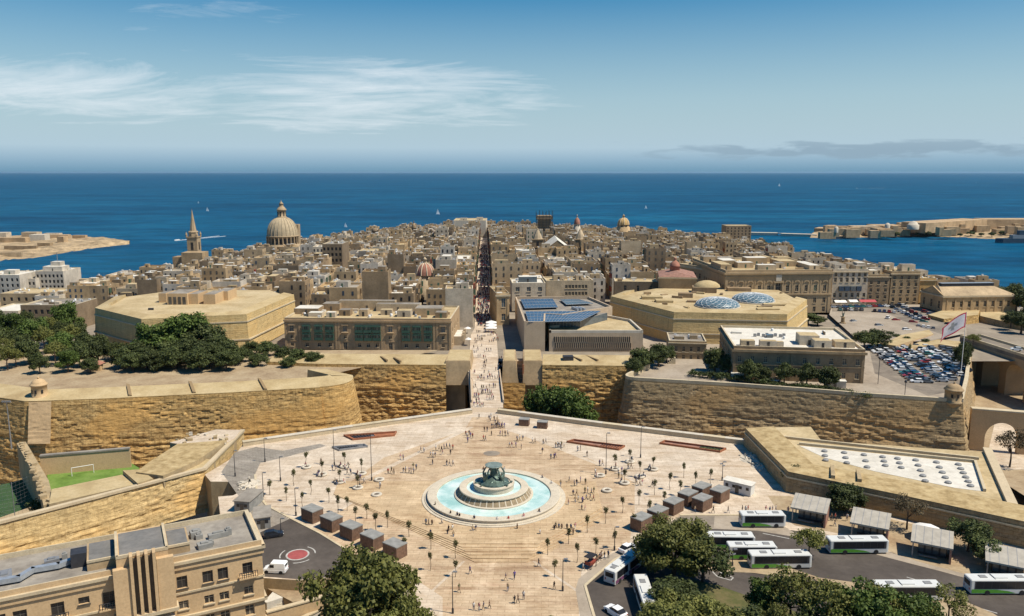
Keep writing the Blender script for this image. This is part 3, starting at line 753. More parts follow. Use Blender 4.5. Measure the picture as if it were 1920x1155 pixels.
# --- right curtain
rc_ = [tuple(P(a, b, CZ)[:2]) for a, b in ((1017, 684), (1100, 685), (1192, 686))]
root = thing('curtain_wall', 'dark layered rock curtain wall behind the ditch tree, right of the bridge', 'wall', (*rc_[1], -15))
rwall(rc_, -25, CZ, 2.6, 1.0, 9, rock_top=0.85).build('wall', 'bastion_gold', root)
mb = MB(); k1 = inset(rc_, 10); strip(mb, rc_, CZ, k1, CZ + 1.3); k2 = inset(rc_, 12.4); strip(mb, k1, CZ + 1.3, k2, CZ + 1.3); k3 = inset(rc_, 12.6); strip(mb, k2, CZ + 1.3, k3, 0); mb.build('parapet', 'rampart_top', root)
p = P(1065, 673, CZ + 1); mb = MB(); mb.box((p.x, p.y, CZ + 0.5), (4, 3, 1.8), 0.05); mb.build('vent_housing', 'metal_dark', root)
for x in (1080, 1110):
    p = P(x, 672, CZ + 0.9); mb = MB(); mb.box((p.x, p.y, CZ + 0.6), (0.7, 8, 0.75), 0.5); mb.build('embrasure_joint', 'bastion_brown', root)
# rock face inside the gap right of the bridge
g0 = [(xat(926, 297, 0), 299), (xat(985, 297, 0), 298)]
root = thing('rock_face', 'cut rock face below the right gate blocks', 'rock', (*g0[0], -15)); rwall(g0, -25, -4, 1.6, 0.8, 4).build('wall', 'bastion_gold', root)
# --- right bastion
RZ = 2.0
rb0 = roundcorner(P(1196, 690, RZ), P(1165, 712, RZ), P(1290, 718, RZ), 6, 8)
rb = [tuple(P(1215, 686, RZ)[:2])] + rb0 + [tuple(P(a, b, RZ)[:2]) for a, b in ((1377, 724), (1500, 733), (1637, 744), (1774, 753), (1806, 755))]
flank = [rb[-1]] + [tuple(P(a, b, RZ)[:2]) for a, b in ((1815, 715), (1822, 660))]
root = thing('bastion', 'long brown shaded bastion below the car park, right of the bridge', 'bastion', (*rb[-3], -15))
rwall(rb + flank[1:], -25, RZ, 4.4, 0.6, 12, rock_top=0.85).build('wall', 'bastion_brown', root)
mb = MB(); o = inset(rb, 0.0); q = inset(rb, 0.9); strip(mb, o, RZ, o, RZ + 1.1); strip(mb, o, RZ + 1.1, q, RZ + 1.1); strip(mb, q, RZ + 1.1, q, 0.3); mb.build('parapet', 'coping', root)
mb = MB(); o = flank; q = inset(flank, 1.2); strip(mb, o, RZ, o, RZ + 1.3); strip(mb, o, RZ + 1.3, q, RZ + 1.3); strip(mb, q, RZ + 1.3, q, 0.3); mb.build('side_parapet', 'coping', root)
mb = MB(); mb.flat(inset(rb, 0.5) + [Vector(x) for x in inset(flank, 0.5)][1:] + [Vector((xat(1822, 380, 1), 385)), Vector((xat(1200, 380, 1), 385))], 1.0); mb.build('platform', 'bay_concrete', root)
tp = P(1789, 753, RZ); sentry_turret(root, tp.x, tp.y + 0.8, RZ, 2.6, 3.6, 'limestone1')

# --- raised polygon forts inside the town
def fort(name, label, top_px, zt, z0, mat, roofmat, extra_back, batter=1.2, cord=3.4):
    path = [tuple(P(a, b, zt)[:2]) for a, b in top_px]
    root = thing(name, label, 'fort', (path[1][0], path[1][1], z0))
    rwall(path, z0 - 1, zt, batter, 0.12, 21, du=2.5, dz=1.5).build('wall', mat, root)
    cordon(path, zt - cord, 0.55, 0.55).build('string_course', 'coping', root)
    cordon(inset(path, -batter * 0.75), z0 + 4.0, 0.55, 0.45).build('string_course', 'coping', root)
    o = path; q = inset(path, 5.0); q2 = inset(path, 5.2)
    mb = MB(); strip(mb, o, zt, q, zt + 0.9); strip(mb, q, zt + 0.9, q2, zt - 0.6); mb.build('parapet', 'rampart_top', root)
    mb = MB(); mb.flat([tuple(x) for x in q2] + [tuple(P(a, b, zt)[:2]) for a, b in extra_back], zt - 0.3); mb.build('roof', roofmat, root)
    return root, path
lf, lfp = fort('cavalier_fort', 'five-sided honey stone cavalier fort above the left-hand trees', [(215, 556), (178, 577), (265, 598), (462, 589), (551, 552)], 16.5, 1.5, 'ashlar_cavalier', 'roof_cream', [(505, 543), (330, 543)])
# low casemate building on its roof
def roof_block(root, px0, px1, py, z, h, depth, mat='hotel_stone', name='roof_pavilion', rz=0.0, roof='roof_grey'):
    a, b = P(px0, py, z), P(px1, py, z); w = (b - a).length; c = (a + b) / 2; ang = math.atan2(b.y - a.y, b.x - a.x)
    nn = Vector((-math.sin(ang), math.cos(ang), 0)); cc = c + nn * depth / 2
    mb = MB(); mb.box((cc.x, cc.y, z - 0.2), (w, depth, h), ang); o = mb.build(name, mat, root)
    mb = MB(); mb.box((cc.x, cc.y, z - 0.2 + h + 0.003), (w - 0.5, depth - 0.5, 0.06), ang); mb.build('roof', roof, o)
    return o, a, b, ang
for (x0, x1, y, d, h) in ((298, 312, 567, 8, 4.4), (314, 352, 571, 14, 5.2), (355, 372, 570, 12, 4.8), (382, 404, 570, 12, 4.6), (405, 428, 563, 12, 4.4)):
    o, a, b, ang = roof_block(lf, x0, x1, y, 16.3, h, d)
    if x1 - x0 > 30:
        for k in range(4):
            t = 0.15 + 0.23 * k; q = a.lerp(b, t); mb = MB(); mb.box((q.x, q.y - 0.02, 16.4), (1.4, 0.2, 3.4), ang); mb.build('arch_opening', 'window_mid', o)
p = P(283, 580, 16.5); mb = MB(); mb.box((p.x, p.y, 16.2), (2.2, 0.8, 0.9), 0.1); mb.build('roof_hatch', 'metal_dark', lf)

rf, rfp = fort('cavalier_fort', 'broad stone cavalier fort carrying two glass lattice domes', [(1172, 545), (1145, 555), (1264, 585), (1476, 589), (1513, 561)], 14.8, 1.0, 'ashlar_cavalier', 'roof_cream', [(1460, 543), (1330, 538), (1230, 540)])
def lattice_dome(root, px, py, rx, ry, h, z):
    c = P(px, py, z); mb = MB()
    prof = [(1.04, -0.9), (1.04, 0.0), (1.0, 0.05)]
    mb.lathe((c.x, c.y, z), [(r, zz) for r, zz in prof], 40, 0, False, rx, ry); d = mb.build('dome_kerb', 'pale_stone', root)
    mb = MB(); mb.lathe((c.x, c.y, z), [(math.cos(t * math.pi / 20), h * math.sin(t * math.pi / 20)) for t in range(11)], 40, 0, True, rx, ry); gl = mb.build('glass_dome', 'dome_glass', root)
    mb = MB(); NR, NA = 6, 18
    def pt(i, j):
        t = (i / NR) * math.pi / 2 * 0.97; a = 2 * math.pi * (j + (0.5 if i % 2 else 0)) / NA
        return Vector((c.x + rx * 1.005 * math.cos(t) * math.cos(a), c.y + ry * 1.005 * math.cos(t) * math.sin(a), z + (h * 1.01) * math.sin(t) + 0.03))
    for i in range(NR):
        for j in range(NA):
            off = 0 if i % 2 == 0 else 1
            mb.tube([pt(i, j), pt(i + 1, j - 1 + off)], 0.10, 4, 0, False); mb.tube([pt(i, j), pt(i + 1, j + off)], 0.10, 4, 0, False)
            if i: mb.tube([pt(i, j), pt(i, j + 1)], 0.07, 4, 0, False)
    mb.build('steel_lattice', 'steel_white', gl)
lattice_dome(rf, 1345, 572, 10.0, 10.5, 3.6, 15.0)
lattice_dome(rf, 1412, 562, 9.8, 11.0, 3.2, 15.0)
rq = random.Random(8)
for k in range(26):
    p = P(rq.uniform(1190, 1470), rq.uniform(548, 578), 14.6)
    if any((p.xy - P(*c_, 15.0).xy).length < 13 for c_ in ((1345, 572), (1412, 562))): continue
    mb = MB(); mb.box((p.x, p.y, 14.3), (rq.uniform(1, 6), rq.uniform(.6, 3), rq.uniform(.5, 1.6)), rq.uniform(-.6, .6)); mb.build('roof_plinth', rq.choice(['rampart_top', 'limestone1', 'limestone3', 'limestone6']), rf)
for (x, y, w, d, h) in ((1222, 560, 10, 5, 1.6), (1245, 566, 8, 6, 1.4), (1285, 557, 7, 4, 2.4), (1320, 547, 12, 8, 3.0), (1300, 566, 6, 3, 1.0), (1460, 572, 14, 4, 0.9), (1440, 580, 10, 3, 0.8), (1385, 545, 12, 5, 2.0)):
    p = P(x, y, 14.6); mb = MB(); mb.box((p.x, p.y, 14.3), (w, d, h), random.uniform(-.2, .2)); mb.build('roof_plinth', random.choice(['rampart_top', 'limestone1', 'limestone3']), rf)
p = P(1325, 545, 15); mb = MB(); mb.lathe((p.x, p.y, 17), [(7, 0), (6.5, 1.2), (4.6, 2.6), (2, 3.3), (0, 3.5)], 16, 0, True, 1.0, 0.7); mb.build('vaulted_roof', 'rampart_top', rf)

# --- outwork on the left with the sunken football pitch
OZ = 1.2
ow = [tuple(P(a, b, OZ)[:2]) for a, b in ((-80, 1005), (0, 981), (180, 934), (385, 880), (457, 808))]
root = thing('outwork', 'rough golden stone outwork wall around the small football pitch', 'fort', (*ow[2], -9))
rwall(ow[:4], -9.5, OZ, 1.6, 0.5, 41).build('wall', 'bastion_pale', root)
rwall(ow[3:], -9.5, OZ, 0.2, 0.12, 43).build('side_wall', 'bastion_pale', root)
cordon(ow, OZ - 0.1, 0.6, 0.35, 0.9).build('coping', 'trim_stone', root)
def slabpart(L, z0, z1, name='parapet_slab', mat='rampart_top', side='bastion_pale_plain'):
    mb = MB(); p = [P(a, b, z1) for a, b in L]; mb.prism([(q.x, q.y) for q in p], z0, z1, 1, 0); return mb.build(name, [mat, 'bastion_plain'], root)
slabpart([(92, 945), (385, 878), (404, 862), (372, 860), (276, 898), (228, 890), (97, 917)], -7, OZ - 0.05)
slabpart([(255, 885), (306, 892), (372, 862), (425, 825), (333, 832), (280, 866)], -7, OZ + 1.3, mat='rampart_rough')
slabpart([(318, 830), (405, 805), (452, 806), (440, 822), (405, 842), (370, 838)], -7, OZ + 0.6, mat='paving_pale')
rq = random.Random(4)
for k in range(22):
    p = P(rq.uniform(330, 425), rq.uniform(812, 836), OZ + .6); mb = MB(); s_ = rq.uniform(.3, 1.0); mb.box((p.x, p.y, OZ + .6), (s_ * 1.6, s_, s_ * .7), rq.uniform(0, 3)); mb.build('loose_stone', rq.choice(['bastion_plain', 'pale_stone', 'coping']), root)
slabpart([(230, 882), (262, 880), (287, 897), (258, 906)], -6, OZ + 0.9)
# pitch
pz = -4.5
mb = MB(); q = [P(a, b, pz) for a, b in ((86, 880), (236, 862), (262, 878), (250, 896), (95, 925))]; mb.flat([(x.x, x.y) for x in q], pz); struct('football_pitch', mb, 'turf')
mb = MB(); q = [P(a, b, pz) for a, b in ((70, 893), (232, 870))]
wa, wb = P(78, 891, pz), P(246, 876, pz)
mb.slab((wa.x, wa.y), (wb.x, wb.y), pz - 3, pz + 5.2, 0.0, 0.8); mb.build('pitch_back_wall', 'hotel_stone', root)
mb = MB(); mb.slab((wa.x, wa.y), (wb.x, wb.y), pz + 5.2, pz + 5.6, 0.2, 1.0); mb.build('pitch_wall_coping', 'roof_grey', root)
# goal
ga, gb = P(135, 893, pz), P(176, 886, pz)
gt = thing('football_goal', 'small white football goal against the ochre pitch wall', 'goal', tuple((ga + gb) / 2))
for q in (ga, gb):
    mb = MB(); mb.tube([q, q + Vector((0, 0, 2.3))], 0.09, 6); mb.build('post', 'white_paint', gt)
mb = MB(); mb.tube([ga + Vector((0, 0, 2.3)), gb + Vector((0, 0, 2.3))], 0.09, 6); mb.build('crossbar', 'white_paint', gt)
# left wall of the pitch and the netted dark pitch beyond it
lw = [tuple(P(a, b, 0)[:2]) for a, b in ((92, 948), (82, 905), (40, 832))]
root = thing('pitch_wall', 'crumbling stone wall between the two sunken pitches', 'wall', (*lw[0], -9))
mb = MB(); q1 = inset(lw, -1.1); q2 = inset(lw, 1.1); strip(mb, q1, -9, q1, 0.4); strip(mb, q2, 0.4, q2, -9); strip(mb, q1, 0.4, q2, 0.4); strip(mb, [q1[0], q2[0]], -9, [q1[0], q2[0]], 0.4); mb.build('wall', 'bastion_plain', root)
for k in range(26):
    t = k / 26.0; a = Vector(lw[0]).lerp(Vector(lw[2]), t); mb = MB(); s = random.uniform(.5, 1.1); mb.box((a.x + random.uniform(-.9, .6), a.y, 0.38), (s * 1.4, s * 1.2, s * random.uniform(.4, .9)), random.uniform(0, 3)); mb.build('loose_stone', 'bastion_plain', root)
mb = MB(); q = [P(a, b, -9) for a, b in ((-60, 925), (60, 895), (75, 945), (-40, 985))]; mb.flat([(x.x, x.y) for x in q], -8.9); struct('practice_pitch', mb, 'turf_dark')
nf = thing('net_fence', 'tall green netting fence of the dark pitch at the left edge', 'fence', tuple(P(30, 935, -9)))
fp = [P(a, b, -9) for a, b in ((-20, 978), (28, 968), (70, 948), (48, 902))]
for i, a in enumerate(fp):
    mb = MB(); mb.tube([a, a + Vector((0, 0, 9))], 0.09, 5); mb.build('post', 'metal_grey', nf)
for a, b in zip(fp[:-1], fp[1:]):
    mb = MB()
    for k in range(1, 10): mb.tube([a + Vector((0, 0, 0.95 * k)), b + Vector((0, 0, 0.95 * k))], 0.018, 3, 0, False)
    m_ = int((b - a).length)
    for k in range(1, m_): q = a.lerp(b, k / m_); mb.tube([q, q + Vector((0, 0, 9))], 0.018, 3, 0, False)
    mb.build('net', 'metal_grey', nf, kind='stuff')
# floodlight mast
a = P(22, 842, -9); fm = thing('floodlight_mast', 'tall slim floodlight mast against the shaded bastion wall', 'mast', tuple(a))
mb = MB(); mb.tube([a, a + Vector((0, 0, 15.5))], [0.22, 0.12], 6); mb.build('pole', 'metal_grey', fm)
for dx in (-1.1, -0.4, 0.4, 1.1):
    mb = MB(); mb.box((a.x + dx, a.y - 0.2, 6.1), (0.55, 0.3, 0.5)); mb.build('floodlight', 'metal_grey', fm)
mb = MB(); mb.box((a.x, a.y, 6.0), (3.0, 0.12, 0.12)); mb.build('crossarm', 'metal_grey', fm)

# --- outwork on the right with the white roof terrace
RO = 5.0
ro = [tuple(P(a, b, RO)[:2]) for a, b in ((1398, 803), (1478, 884), (1700, 930), (1960, 986))]
root = thing('outwork', 'low stone outwork with a white roof terrace behind the bus stops', 'fort', (*ro[1], -1))
rwall(ro, -1.2, RO, 0.6, 0.18, 51, du=1.4, dz=.8).build('wall', 'bastion_brown', root)
cordon(ro, RO - 1.6, 0.35, 0.3).build('string_course', 'coping', root)
mb = MB(); q = inset(ro, 8.0); strip(mb, ro, RO, q, RO + .5); q2 = inset(ro, 8.2); strip(mb, q, RO + .5, q2, RO - 1.0); mb.build('parapet', 'rampart_rough', root)
for (x, y) in ((1572, 898), (1622, 905)):
    p = P(x, y, RO); d = Vector((-0.2, 1, 0)); mb = MB(); mb.box((p.x, p.y + 3.5, RO - 0.2), (0.9, 7.5, 1.1), -.35); mb.build('embrasure_joint', 'bastion_plain', root)
tz = 4.2
mb = MB(); q = [P(a, b, tz) for a, b in ((1402, 802), (1520, 800), (1540, 826), (1848, 848), (1902, 950), (1640, 900), (1478, 878))]; mb.prism([(x.x, x.y) for x in q], -15, tz, 1, 0); mb.build('terrace', ['roof_cream', 'bastion_plain'], root)
mb = MB(); q = [P(a, b, tz) for a, b in ((1498, 836), (1828, 869), (1846, 922), (1790, 915), (1640, 884), (1545, 858))]; mb.flat([(x.x, x.y) for x in q], tz + 0.05); wf = mb.build('white_floor', 'roof_white', root)
for a, b in (((1470, 822), (1835, 862)), ((1498, 834), (1828, 867)), ((1828, 867), (1846, 922))):
    p, q = P(*a, tz), P(*b, tz); mb = MB(); mb.slab((p.x, p.y), (q.x, q.y), tz, tz + 0.7, 0.3, 0.3); mb.build('upstand', 'coping', root)
rows = [((1546, 847), (1548, 864)), ((1583, 850), (1588, 869)), ((1620, 854), (1626, 877)), ((1655, 858), (1660, 874)), ((1683, 861), (1690, 878)), ((1717, 864), (1735, 903)), ((1756, 868), (1778, 906)), ((1797, 872), (1820, 912))]
for (a, b) in rows:
    nn = max(3, int((b[1] - a[1]) / 8)) + (1 if b[1] - a[1] > 30 else 0)
    for k in range(nn):
        t = k / (nn - 1); p = P(a[0] + (b[0] - a[0]) * t, a[1] + (b[1] - a[1]) * t, tz)
        mb = MB(); mb.lathe((p.x, p.y, tz + 0.05), [(0.75, 0), (0.75, 0.3), (0.5, 0.45), (0, 0.5)], 10, 0, False); mb.build('roof_light', 'hatch_grey', wf)
# far right: retaining wall, ramp and dark yard
mb = MB(); p, q = P(1842, 845, 4), P(1890, 955, 4); mb.slab((p.x, p.y), (q.x, q.y), -15, 5.0, 0.0, 2.0); mb.build('end_wall', 'trim_stone', root)
# ------------------------------------------------------------------ buildings with openings
EXCL = []        # footprints (polygons) the town must keep clear
def facade(mb, a, b, z0, z1, ops, dep=0.3, m=0):
    """wall face a->b with recessed openings (u0,u1,v0,v1) in metres"""
    a = Vector((a[0], a[1])); b = Vector((b[0], b[1])); L = (b - a).length; d = (b - a) / L; nr = Vector((d.y, -d.x))
    def pt(u, v, o=0.0):
        p = a + d * u - nr * o; return (p.x, p.y, z0 + v)
    H = z1 - z0
    ops = [(max(.05, o[0]), min(L - .05, o[1]), max(0.02, o[2]), min(H - .05, o[3])) for o in ops]
    us = sorted({0, L} | {x for o in ops for x in o[:2]}); vs = sorted({0, H} | {x for o in ops for x in o[2:]})
    for u0, u1 in zip(us[:-1], us[1:]):
        run = None
        for v0, v1 in zip(vs[:-1], vs[1:]):
            cu, cv = (u0 + u1) / 2, (v0 + v1) / 2
            hole = any(o[0] < cu < o[1] and o[2] < cv < o[3] for o in ops)
            if not hole:
                if run is None: run = v0
                end = v1
            if hole and run is not None:
                mb.add([pt(u0, run), pt(u1, run), pt(u1, end), pt(u0, end)], [(0, 1, 2, 3)], m); run = None
        if run is not None: mb.add([pt(u0, run), pt(u1, run), pt(u1, H), pt(u0, H)], [(0, 1, 2, 3)], m)
    for (u0, u1, v0, v1) in ops:
        f = [pt(u0, v0), pt(u1, v0), pt(u1, v1), pt(u0, v1)]; k = [pt(u0, v0, dep), pt(u1, v0, dep), pt(u1, v1, dep), pt(u0, v1, dep)]
        for i in range(4):
            j = (i + 1) % 4; mb.add([f[i], f[j], k[j], k[i]], [(3, 2, 1, 0)][0:1], m)
    return pt
class Building:
    def __init__(s, name, label, cat, a, b, depth, z0, z1, mat='limestone0', roof='roof_cream', parapet=0.9, group=None, excl=True, depth_dir=None):
        s.a, s.b = Vector(a[:2]), Vector(b[:2]); s.z0, s.z1 = z0, z1
        d = (s.b - s.a).normalized(); s.n = Vector((d.y, -d.x)); s.d = d; back = depth_dir if depth_dir is not None else -s.n
        s.c = [s.a, s.b, s.b + back * depth, s.a + back * depth]
        s.root = thing(name, label, cat, ((s.a.x + s.b.x) / 2, (s.a.y + s.b.y) / 2, z0), 0, group)
        s.mat = mat; s.roof = roof; s.par = parapet; s.ops = {0: [], 1: [], 2: [], 3: []}; s.depth = depth
        if excl: EXCL.append([tuple(q) for q in s.c])
    def face(s, i): return s.c[i], s.c[(i + 1) % 4]
    def flen(s, i): a, b = s.face(i); return (b - a).length
    def win(s, f, u, v, w, h, pane='window_dark', frame='trim_stone', name='window', sill=True, bars=True, dep=0.3):
        s.ops[f].append((u - w / 2, u + w / 2, v, v + h))
        a, b = s.face(f); d = (b - a).normalized(); nr = Vector((d.y, -d.x)); c = a + d * u
        mb = MB(); z = s.z0 + v
        def quad(u0, u1, v0, v1, o, m):
            p, q = c + d * u0 + nr * o, c + d * u1 + nr * o
            mb.add([(p.x, p.y, z + v0), (q.x, q.y, z + v0), (q.x, q.y, z + v1), (p.x, p.y, z + v1)], [(0, 1, 2, 3)], m)
        quad(-w / 2, w / 2, 0, h, -dep + 0.01, 0)
        if bars:
            t = min(0.12, w * 0.08); quad(-t / 2, t / 2, 0, h, -dep + 0.05, 1); quad(-w / 2, -w / 2 + t, 0, h, -dep + 0.045, 1); quad(w / 2 - t, w / 2, 0, h, -dep + 0.045, 1)
            quad(-w / 2, w / 2, h * 0.62, h * 0.62 + t, -dep + 0.055, 1)
        o = mb.build(name, [pane, frame if bars else pane], s.root)
        if sill:
            k = MB(); p, q = c - d * (w / 2 + 0.15), c + d * (w / 2 + 0.15); k.slab(p, q, z - 0.22, z - 0.02, 0.22, 0.05); k.build('sill', frame, o)
        return o
    def band(s, f, v, h=0.4, out=0.25, mat='trim_stone', name='cornice', u0=0, u1=None):
        a, b = s.face(f); d = (b - a).normalized(); L = (b - a).length
        mb = MB(); mb.slab(a + d * (u0 - (out * .9 if u0 == 0 else 0)), a + d * ((u1 or L) + (out * .9 if u1 is None else 0)), s.z0 + v, s.z0 + v + h, out, 0.04); mb.build(name, mat, s.root)
    def pilaster(s, f, u, w=0.9, v0=0, v1=None, out=0.22, mat=None):
        a, b = s.face(f); d = (b - a).normalized(); mb = MB(); mb.slab(a + d * (u - w / 2), a + d * (u + w / 2), s.z0 + v0, s.z0 + (v1 or s.z1 - s.z0), out, 0.04); mb.build('pilaster', mat or s.mat, s.root)
    def finish(s, dep=0.3, roofz=None):
        mb = MB(); top = s.z1 + s.par
        for i in range(4):
            a, b = s.face(i); facade(mb, a, b, s.z0 - (0 if s.ops[i] else 4), top, s.ops[i], dep)
        mb.build('wall', s.mat, s.root)
        cen = sum(s.c, Vector((0, 0))) / 4; q = []
        for p in s.c: q.append(p + (cen - p).normalized() * 0.75)
        mb = MB(); mb.flat([tuple(p) for p in q], s.z1); rf_ = mb.build('roof', s.roof, s.root)
        mb = MB()
        for i in range(4):
            j = (i + 1) % 4; a, b, e, f = s.c[i], s.c[j], q[j], q[i]
            mb.add([(a.x, a.y, top), (b.x, b.y, top), (e.x, e.y, top), (f.x, f.y, top), (f.x, f.y, s.z1), (e.x, e.y, s.z1)], [(0, 1, 2, 3), (3, 2, 5, 4)])
        mb.build('parapet', 'coping' if s.par > 0 else s.mat, s.root)
        return s
    def rpt(s, u, v):   # point on the roof, u along the front 0..1, v back 0..1
        return s.c[0].lerp(s.c[1], u).lerp(s.c[3].lerp(s.c[2], u), v)
    def hut(s, u, v, w, d, h, mat=None, roof='roof_grey', name='roof_hut', door=True, dz=0):
        p = s.rpt(u, v); ang = math.atan2(s.d.y, s.d.x); mb = MB(); mb.box((p.x, p.y, s.z1 - 0.1 + dz), (w, d, h + 0.1), ang); o = mb.build(name, mat or s.mat, s.root)
        mb = MB(); mb.box((p.x, p.y, s.z1 + h + 0.003 + dz), (w - 0.4, d - 0.4, 0.05), ang); mb.build('roof', roof, o)
        if door and h > 1.8:
            q = p + s.n * (d / 2 + 0.03); mb = MB(); mb.box((q.x, q.y, s.z1 + 0.05 + dz), (0.9, 0.06, min(2.0, h - .3)), ang); mb.build('door', random.choice(['window_dark', 'window_mid', 'shutter_green']), o)
        return o
    def clutter(s, n=8, v0=0.08, seed=1):
        r = random.Random(seed); ang = math.atan2(s.d.y, s.d.x)
        for k in range(n):
            p = s.rpt(r.uniform(0.05, 0.95), r.uniform(v0, 0.93)); t = r.random(); mb = MB(); z = s.z1
            if t < 0.35: mb.lathe((p.x, p.y, z), [(0.55, 0), (0.58, 0.9), (0.4, 1.15), (0, 1.2)], 8); mb.build('water_tank', r.choice(['tank_white', 'metal_grey']), s.root)
            elif t < 0.6: mb.box((p.x, p.y, z), (1.1, 0.6, 0.9), ang); mb.build('air_conditioner', 'tank_white', s.root)
            elif t < 0.8: mb.box((p.x, p.y, z), (r.uniform(1.5, 4), r.uniform(1, 2.5), r.uniform(.6, 1.4)), ang + r.uniform(-.1, .1)); mb.build('roof_light', r.choice(['glass_grey', 'roof_white', 'limestone4']), s.root)
            else: mb.box((p.x, p.y, z), (r.uniform(2, 5), 0.3, 1.1), ang + r.choice([0, 1.57])); mb.build('roof_wall', s.mat, s.root)
def FB(name, label, cat, pa, pb, z0, pytop, depth, **k):
    """building from the picture bearings of its front foot corners and the row of its cornice"""
    a, b = P(*pa, z0), P(*pb, z0); z1 = zat(pytop, (a.y + b.y) / 2)
    return Building(name, label, cat, a, b, depth, z0, z1, **k)
def grid_windows(B, f, n, rows, w, h, u0=None, u1=None, **k):
    L = B.flen(f); u0 = u0 if u0 is not None else L / n / 2; u1 = u1 if u1 is not None else L - L / n / 2
    for i in range(n):
        u = u0 + (u1 - u0) * (i / (n - 1) if n > 1 else 0.5)
        for v in rows: B.win(f, u, v, w, h, **k)

# --- auberge with the green timber balconies
B = FB('auberge', 'brown stone block with rows of dark green timber balconies', 'building', (536, 654), (846, 657), 0.5, 600, 34, mat='auberge_stone', roof='roof_cream', parapet=0.8)
L = B.flen(0); H = B.z1 - B.z0
def fx(x): return (x - 380) / (1605 - 380) * L
for x in (385, 490, 760, 780, 892, 1098, 1112, 1228, 1482, 1505, 1598): B.pilaster(0, fx(x), 0.9)
for v, h, o in ((0.93, 0.06, 0.5), (0.27, 0.02, 0.15)): B.band(0, v * H, h * H, o, 'auberge_stone')
for x in (540, 630, 712, 930, 995, 1060, 1275, 1355, 1437):
    for v0, v1 in ((0.58, 0.81), (0.31, 0.54)):
        a, b = B.face(0); u = fx(x); w = 3.5; mb = MB(); mb.slab(a + B.d * (u - w / 2), a + B.d * (u + w / 2), B.z0 + v0 * H, B.z0 + v1 * H, 0.9, 0.02); bo = mb.build('balcony', 'green_timber', B.root)
        for k in range(4):
            mb = MB(); uu = u - w / 2 + 0.5 + k * (w - 1.0) / 3; mb.slab(a + B.d * (uu - 0.28), a + B.d * (uu + 0.28), B.z0 + (v0 + 0.10) * H, B.z0 + (v1 - 0.035) * H, 0.93, -0.9); mb.build('pane', 'window_dark' if (k + int(x)) % 3 else 'window_mid', bo)
    B.win(0, fx(x), 0.09 * H, 1.5, 1.5)
for x in (430, 825, 1160, 1547):
    B.win(0, fx(x), 0.60 * H, 1.8, 2.6, pane='glass_grey'); B.win(0, fx(x), 0.37 * H, 1.3, 1.3)
    if x in (825, 1160): B.win(0, fx(x), 0.03, 1.7, 2.9, sill=False, name='door', pane='window_mid')
    else: B.win(0, fx(x), 0.1 * H, 1.3, 1.3)
    a, b = B.face(0); u = fx(x); mb = MB(); mb.slab(a + B.d * (u - 1.4), a + B.d * (u + 1.4), B.z0 + 0.8 * H, B.z0 + 0.84 * H, 0.5, 0.02); mb.build('hood', 'auberge_stone', B.root)
    mb = MB(); mb.slab(a + B.d * (u - 1.5), a + B.d * (u + 1.5), B.z0 + 0.565 * H, B.z0 + 0.585 * H, 0.8, 0.02); mb.build('balcony', 'auberge_stone', B.root)
for k in range(4): B.win(1, 5 + k * 7, 0.55 * H, 1.3, 2.2); B.win(1, 5 + k * 7, 0.15 * H, 1.3, 2.2)
B.finish()
for u, v, w, d, h in ((0.08, .5, 11, 9, 2.6), (.2, .75, 8, 7, 3.2), (.33, .35, 5, 5, 2.6), (.42, .8, 26, 4, 4.2), (.63, .7, 20, 5, 3.4), (.45, .3, 4, 4, 3), (.58, .4, 5, 3, 2.4), (.7, .3, 6, 5, 2.8), (.84, .5, 12, 9, 3.0), (.93, .25, 5, 5, 2.4), (.26, .2, 4, 3, 2.2), (.16, .25, 6, 4, 1.8)): B.hut(u, v, w, d, h, random.choice(['limestone0', 'limestone2', 'limestone4', 'limestone3']), random.choice(['roof_grey', 'roof_white', 'roof_cream']))
B.clutter(34, 0.1, 4)
# ruin with pale steps at its right end
mb = MB(); a, b = P(849, 646, 1), P(866, 646, 1)
rt = thing('ruined_wall', 'pale roofless stone ruin beside the street, right of the balconied block', 'ruin', tuple(a))
mb.box(((a.x + b.x) / 2, a.y + 8, 0), (b.x - a.x, 15, 4.5)); mb.build('wall', 'limestone2', rt)
mb = MB(); mb.box(((a.x + b.x) / 2, a.y + 8, 4.503), (b.x - a.x - .8, 14.4, 0.06)); mb.build('top', 'roof_white', rt)
for k in range(5):
    mb = MB(); mb.box((b.x + 0.5, a.y + 1 + k * 3.4, 0), (0.9, 0.9, 5.2 + (k % 2) * .5)); mb.build('column_stump', 'limestone2', rt)

# --- parliament: two split stone masses with fins, glass and a solar roof
pz0 = 0.4
yF = 333.0
def Q(px, py, Y=yF): z = zat(py, Y); return Vector((xat(px, Y, z), Y, z))
root = thing('parliament', 'modern split stone block with fin facade and blue solar roof', 'building', (xat(1090, yF, 0), yF, pz0))
l0, l1 = Q(983, 606), Q(1022, 606); r0, r1 = Q(1030, 622), Q(1206, 622)
zl, zr = l0.z, r0.z
ft = [(l0.x, yF), (l1.x, yF), (l1.x + 1.0, yF + 20), (xat(1045, 385, zl), 350), (xat(1142, 385, zl), 372), (xat(1105, 400, zl), 402), (xat(966, 400, zl), 402)]
EXCL.append(ft); EXCL.append([(r0.x, yF), (r1.x, yF), (r1.x + 2, yF + 45), (r0.x, yF + 45)])
mb = MB(); mb.prism(ft, pz0, zl - 0.5, 0, 1); mb.build('left_block', ['parliament_stone', 'roof_grey'], root)
mb = MB()
for a, b in zip(ft, ft[1:] + ft[:1]): mb.slab(a, b, zl - 0.5, zl + 0.7, 0.0, 0.7)
mb.build('parapet', 'parliament_stone', root)
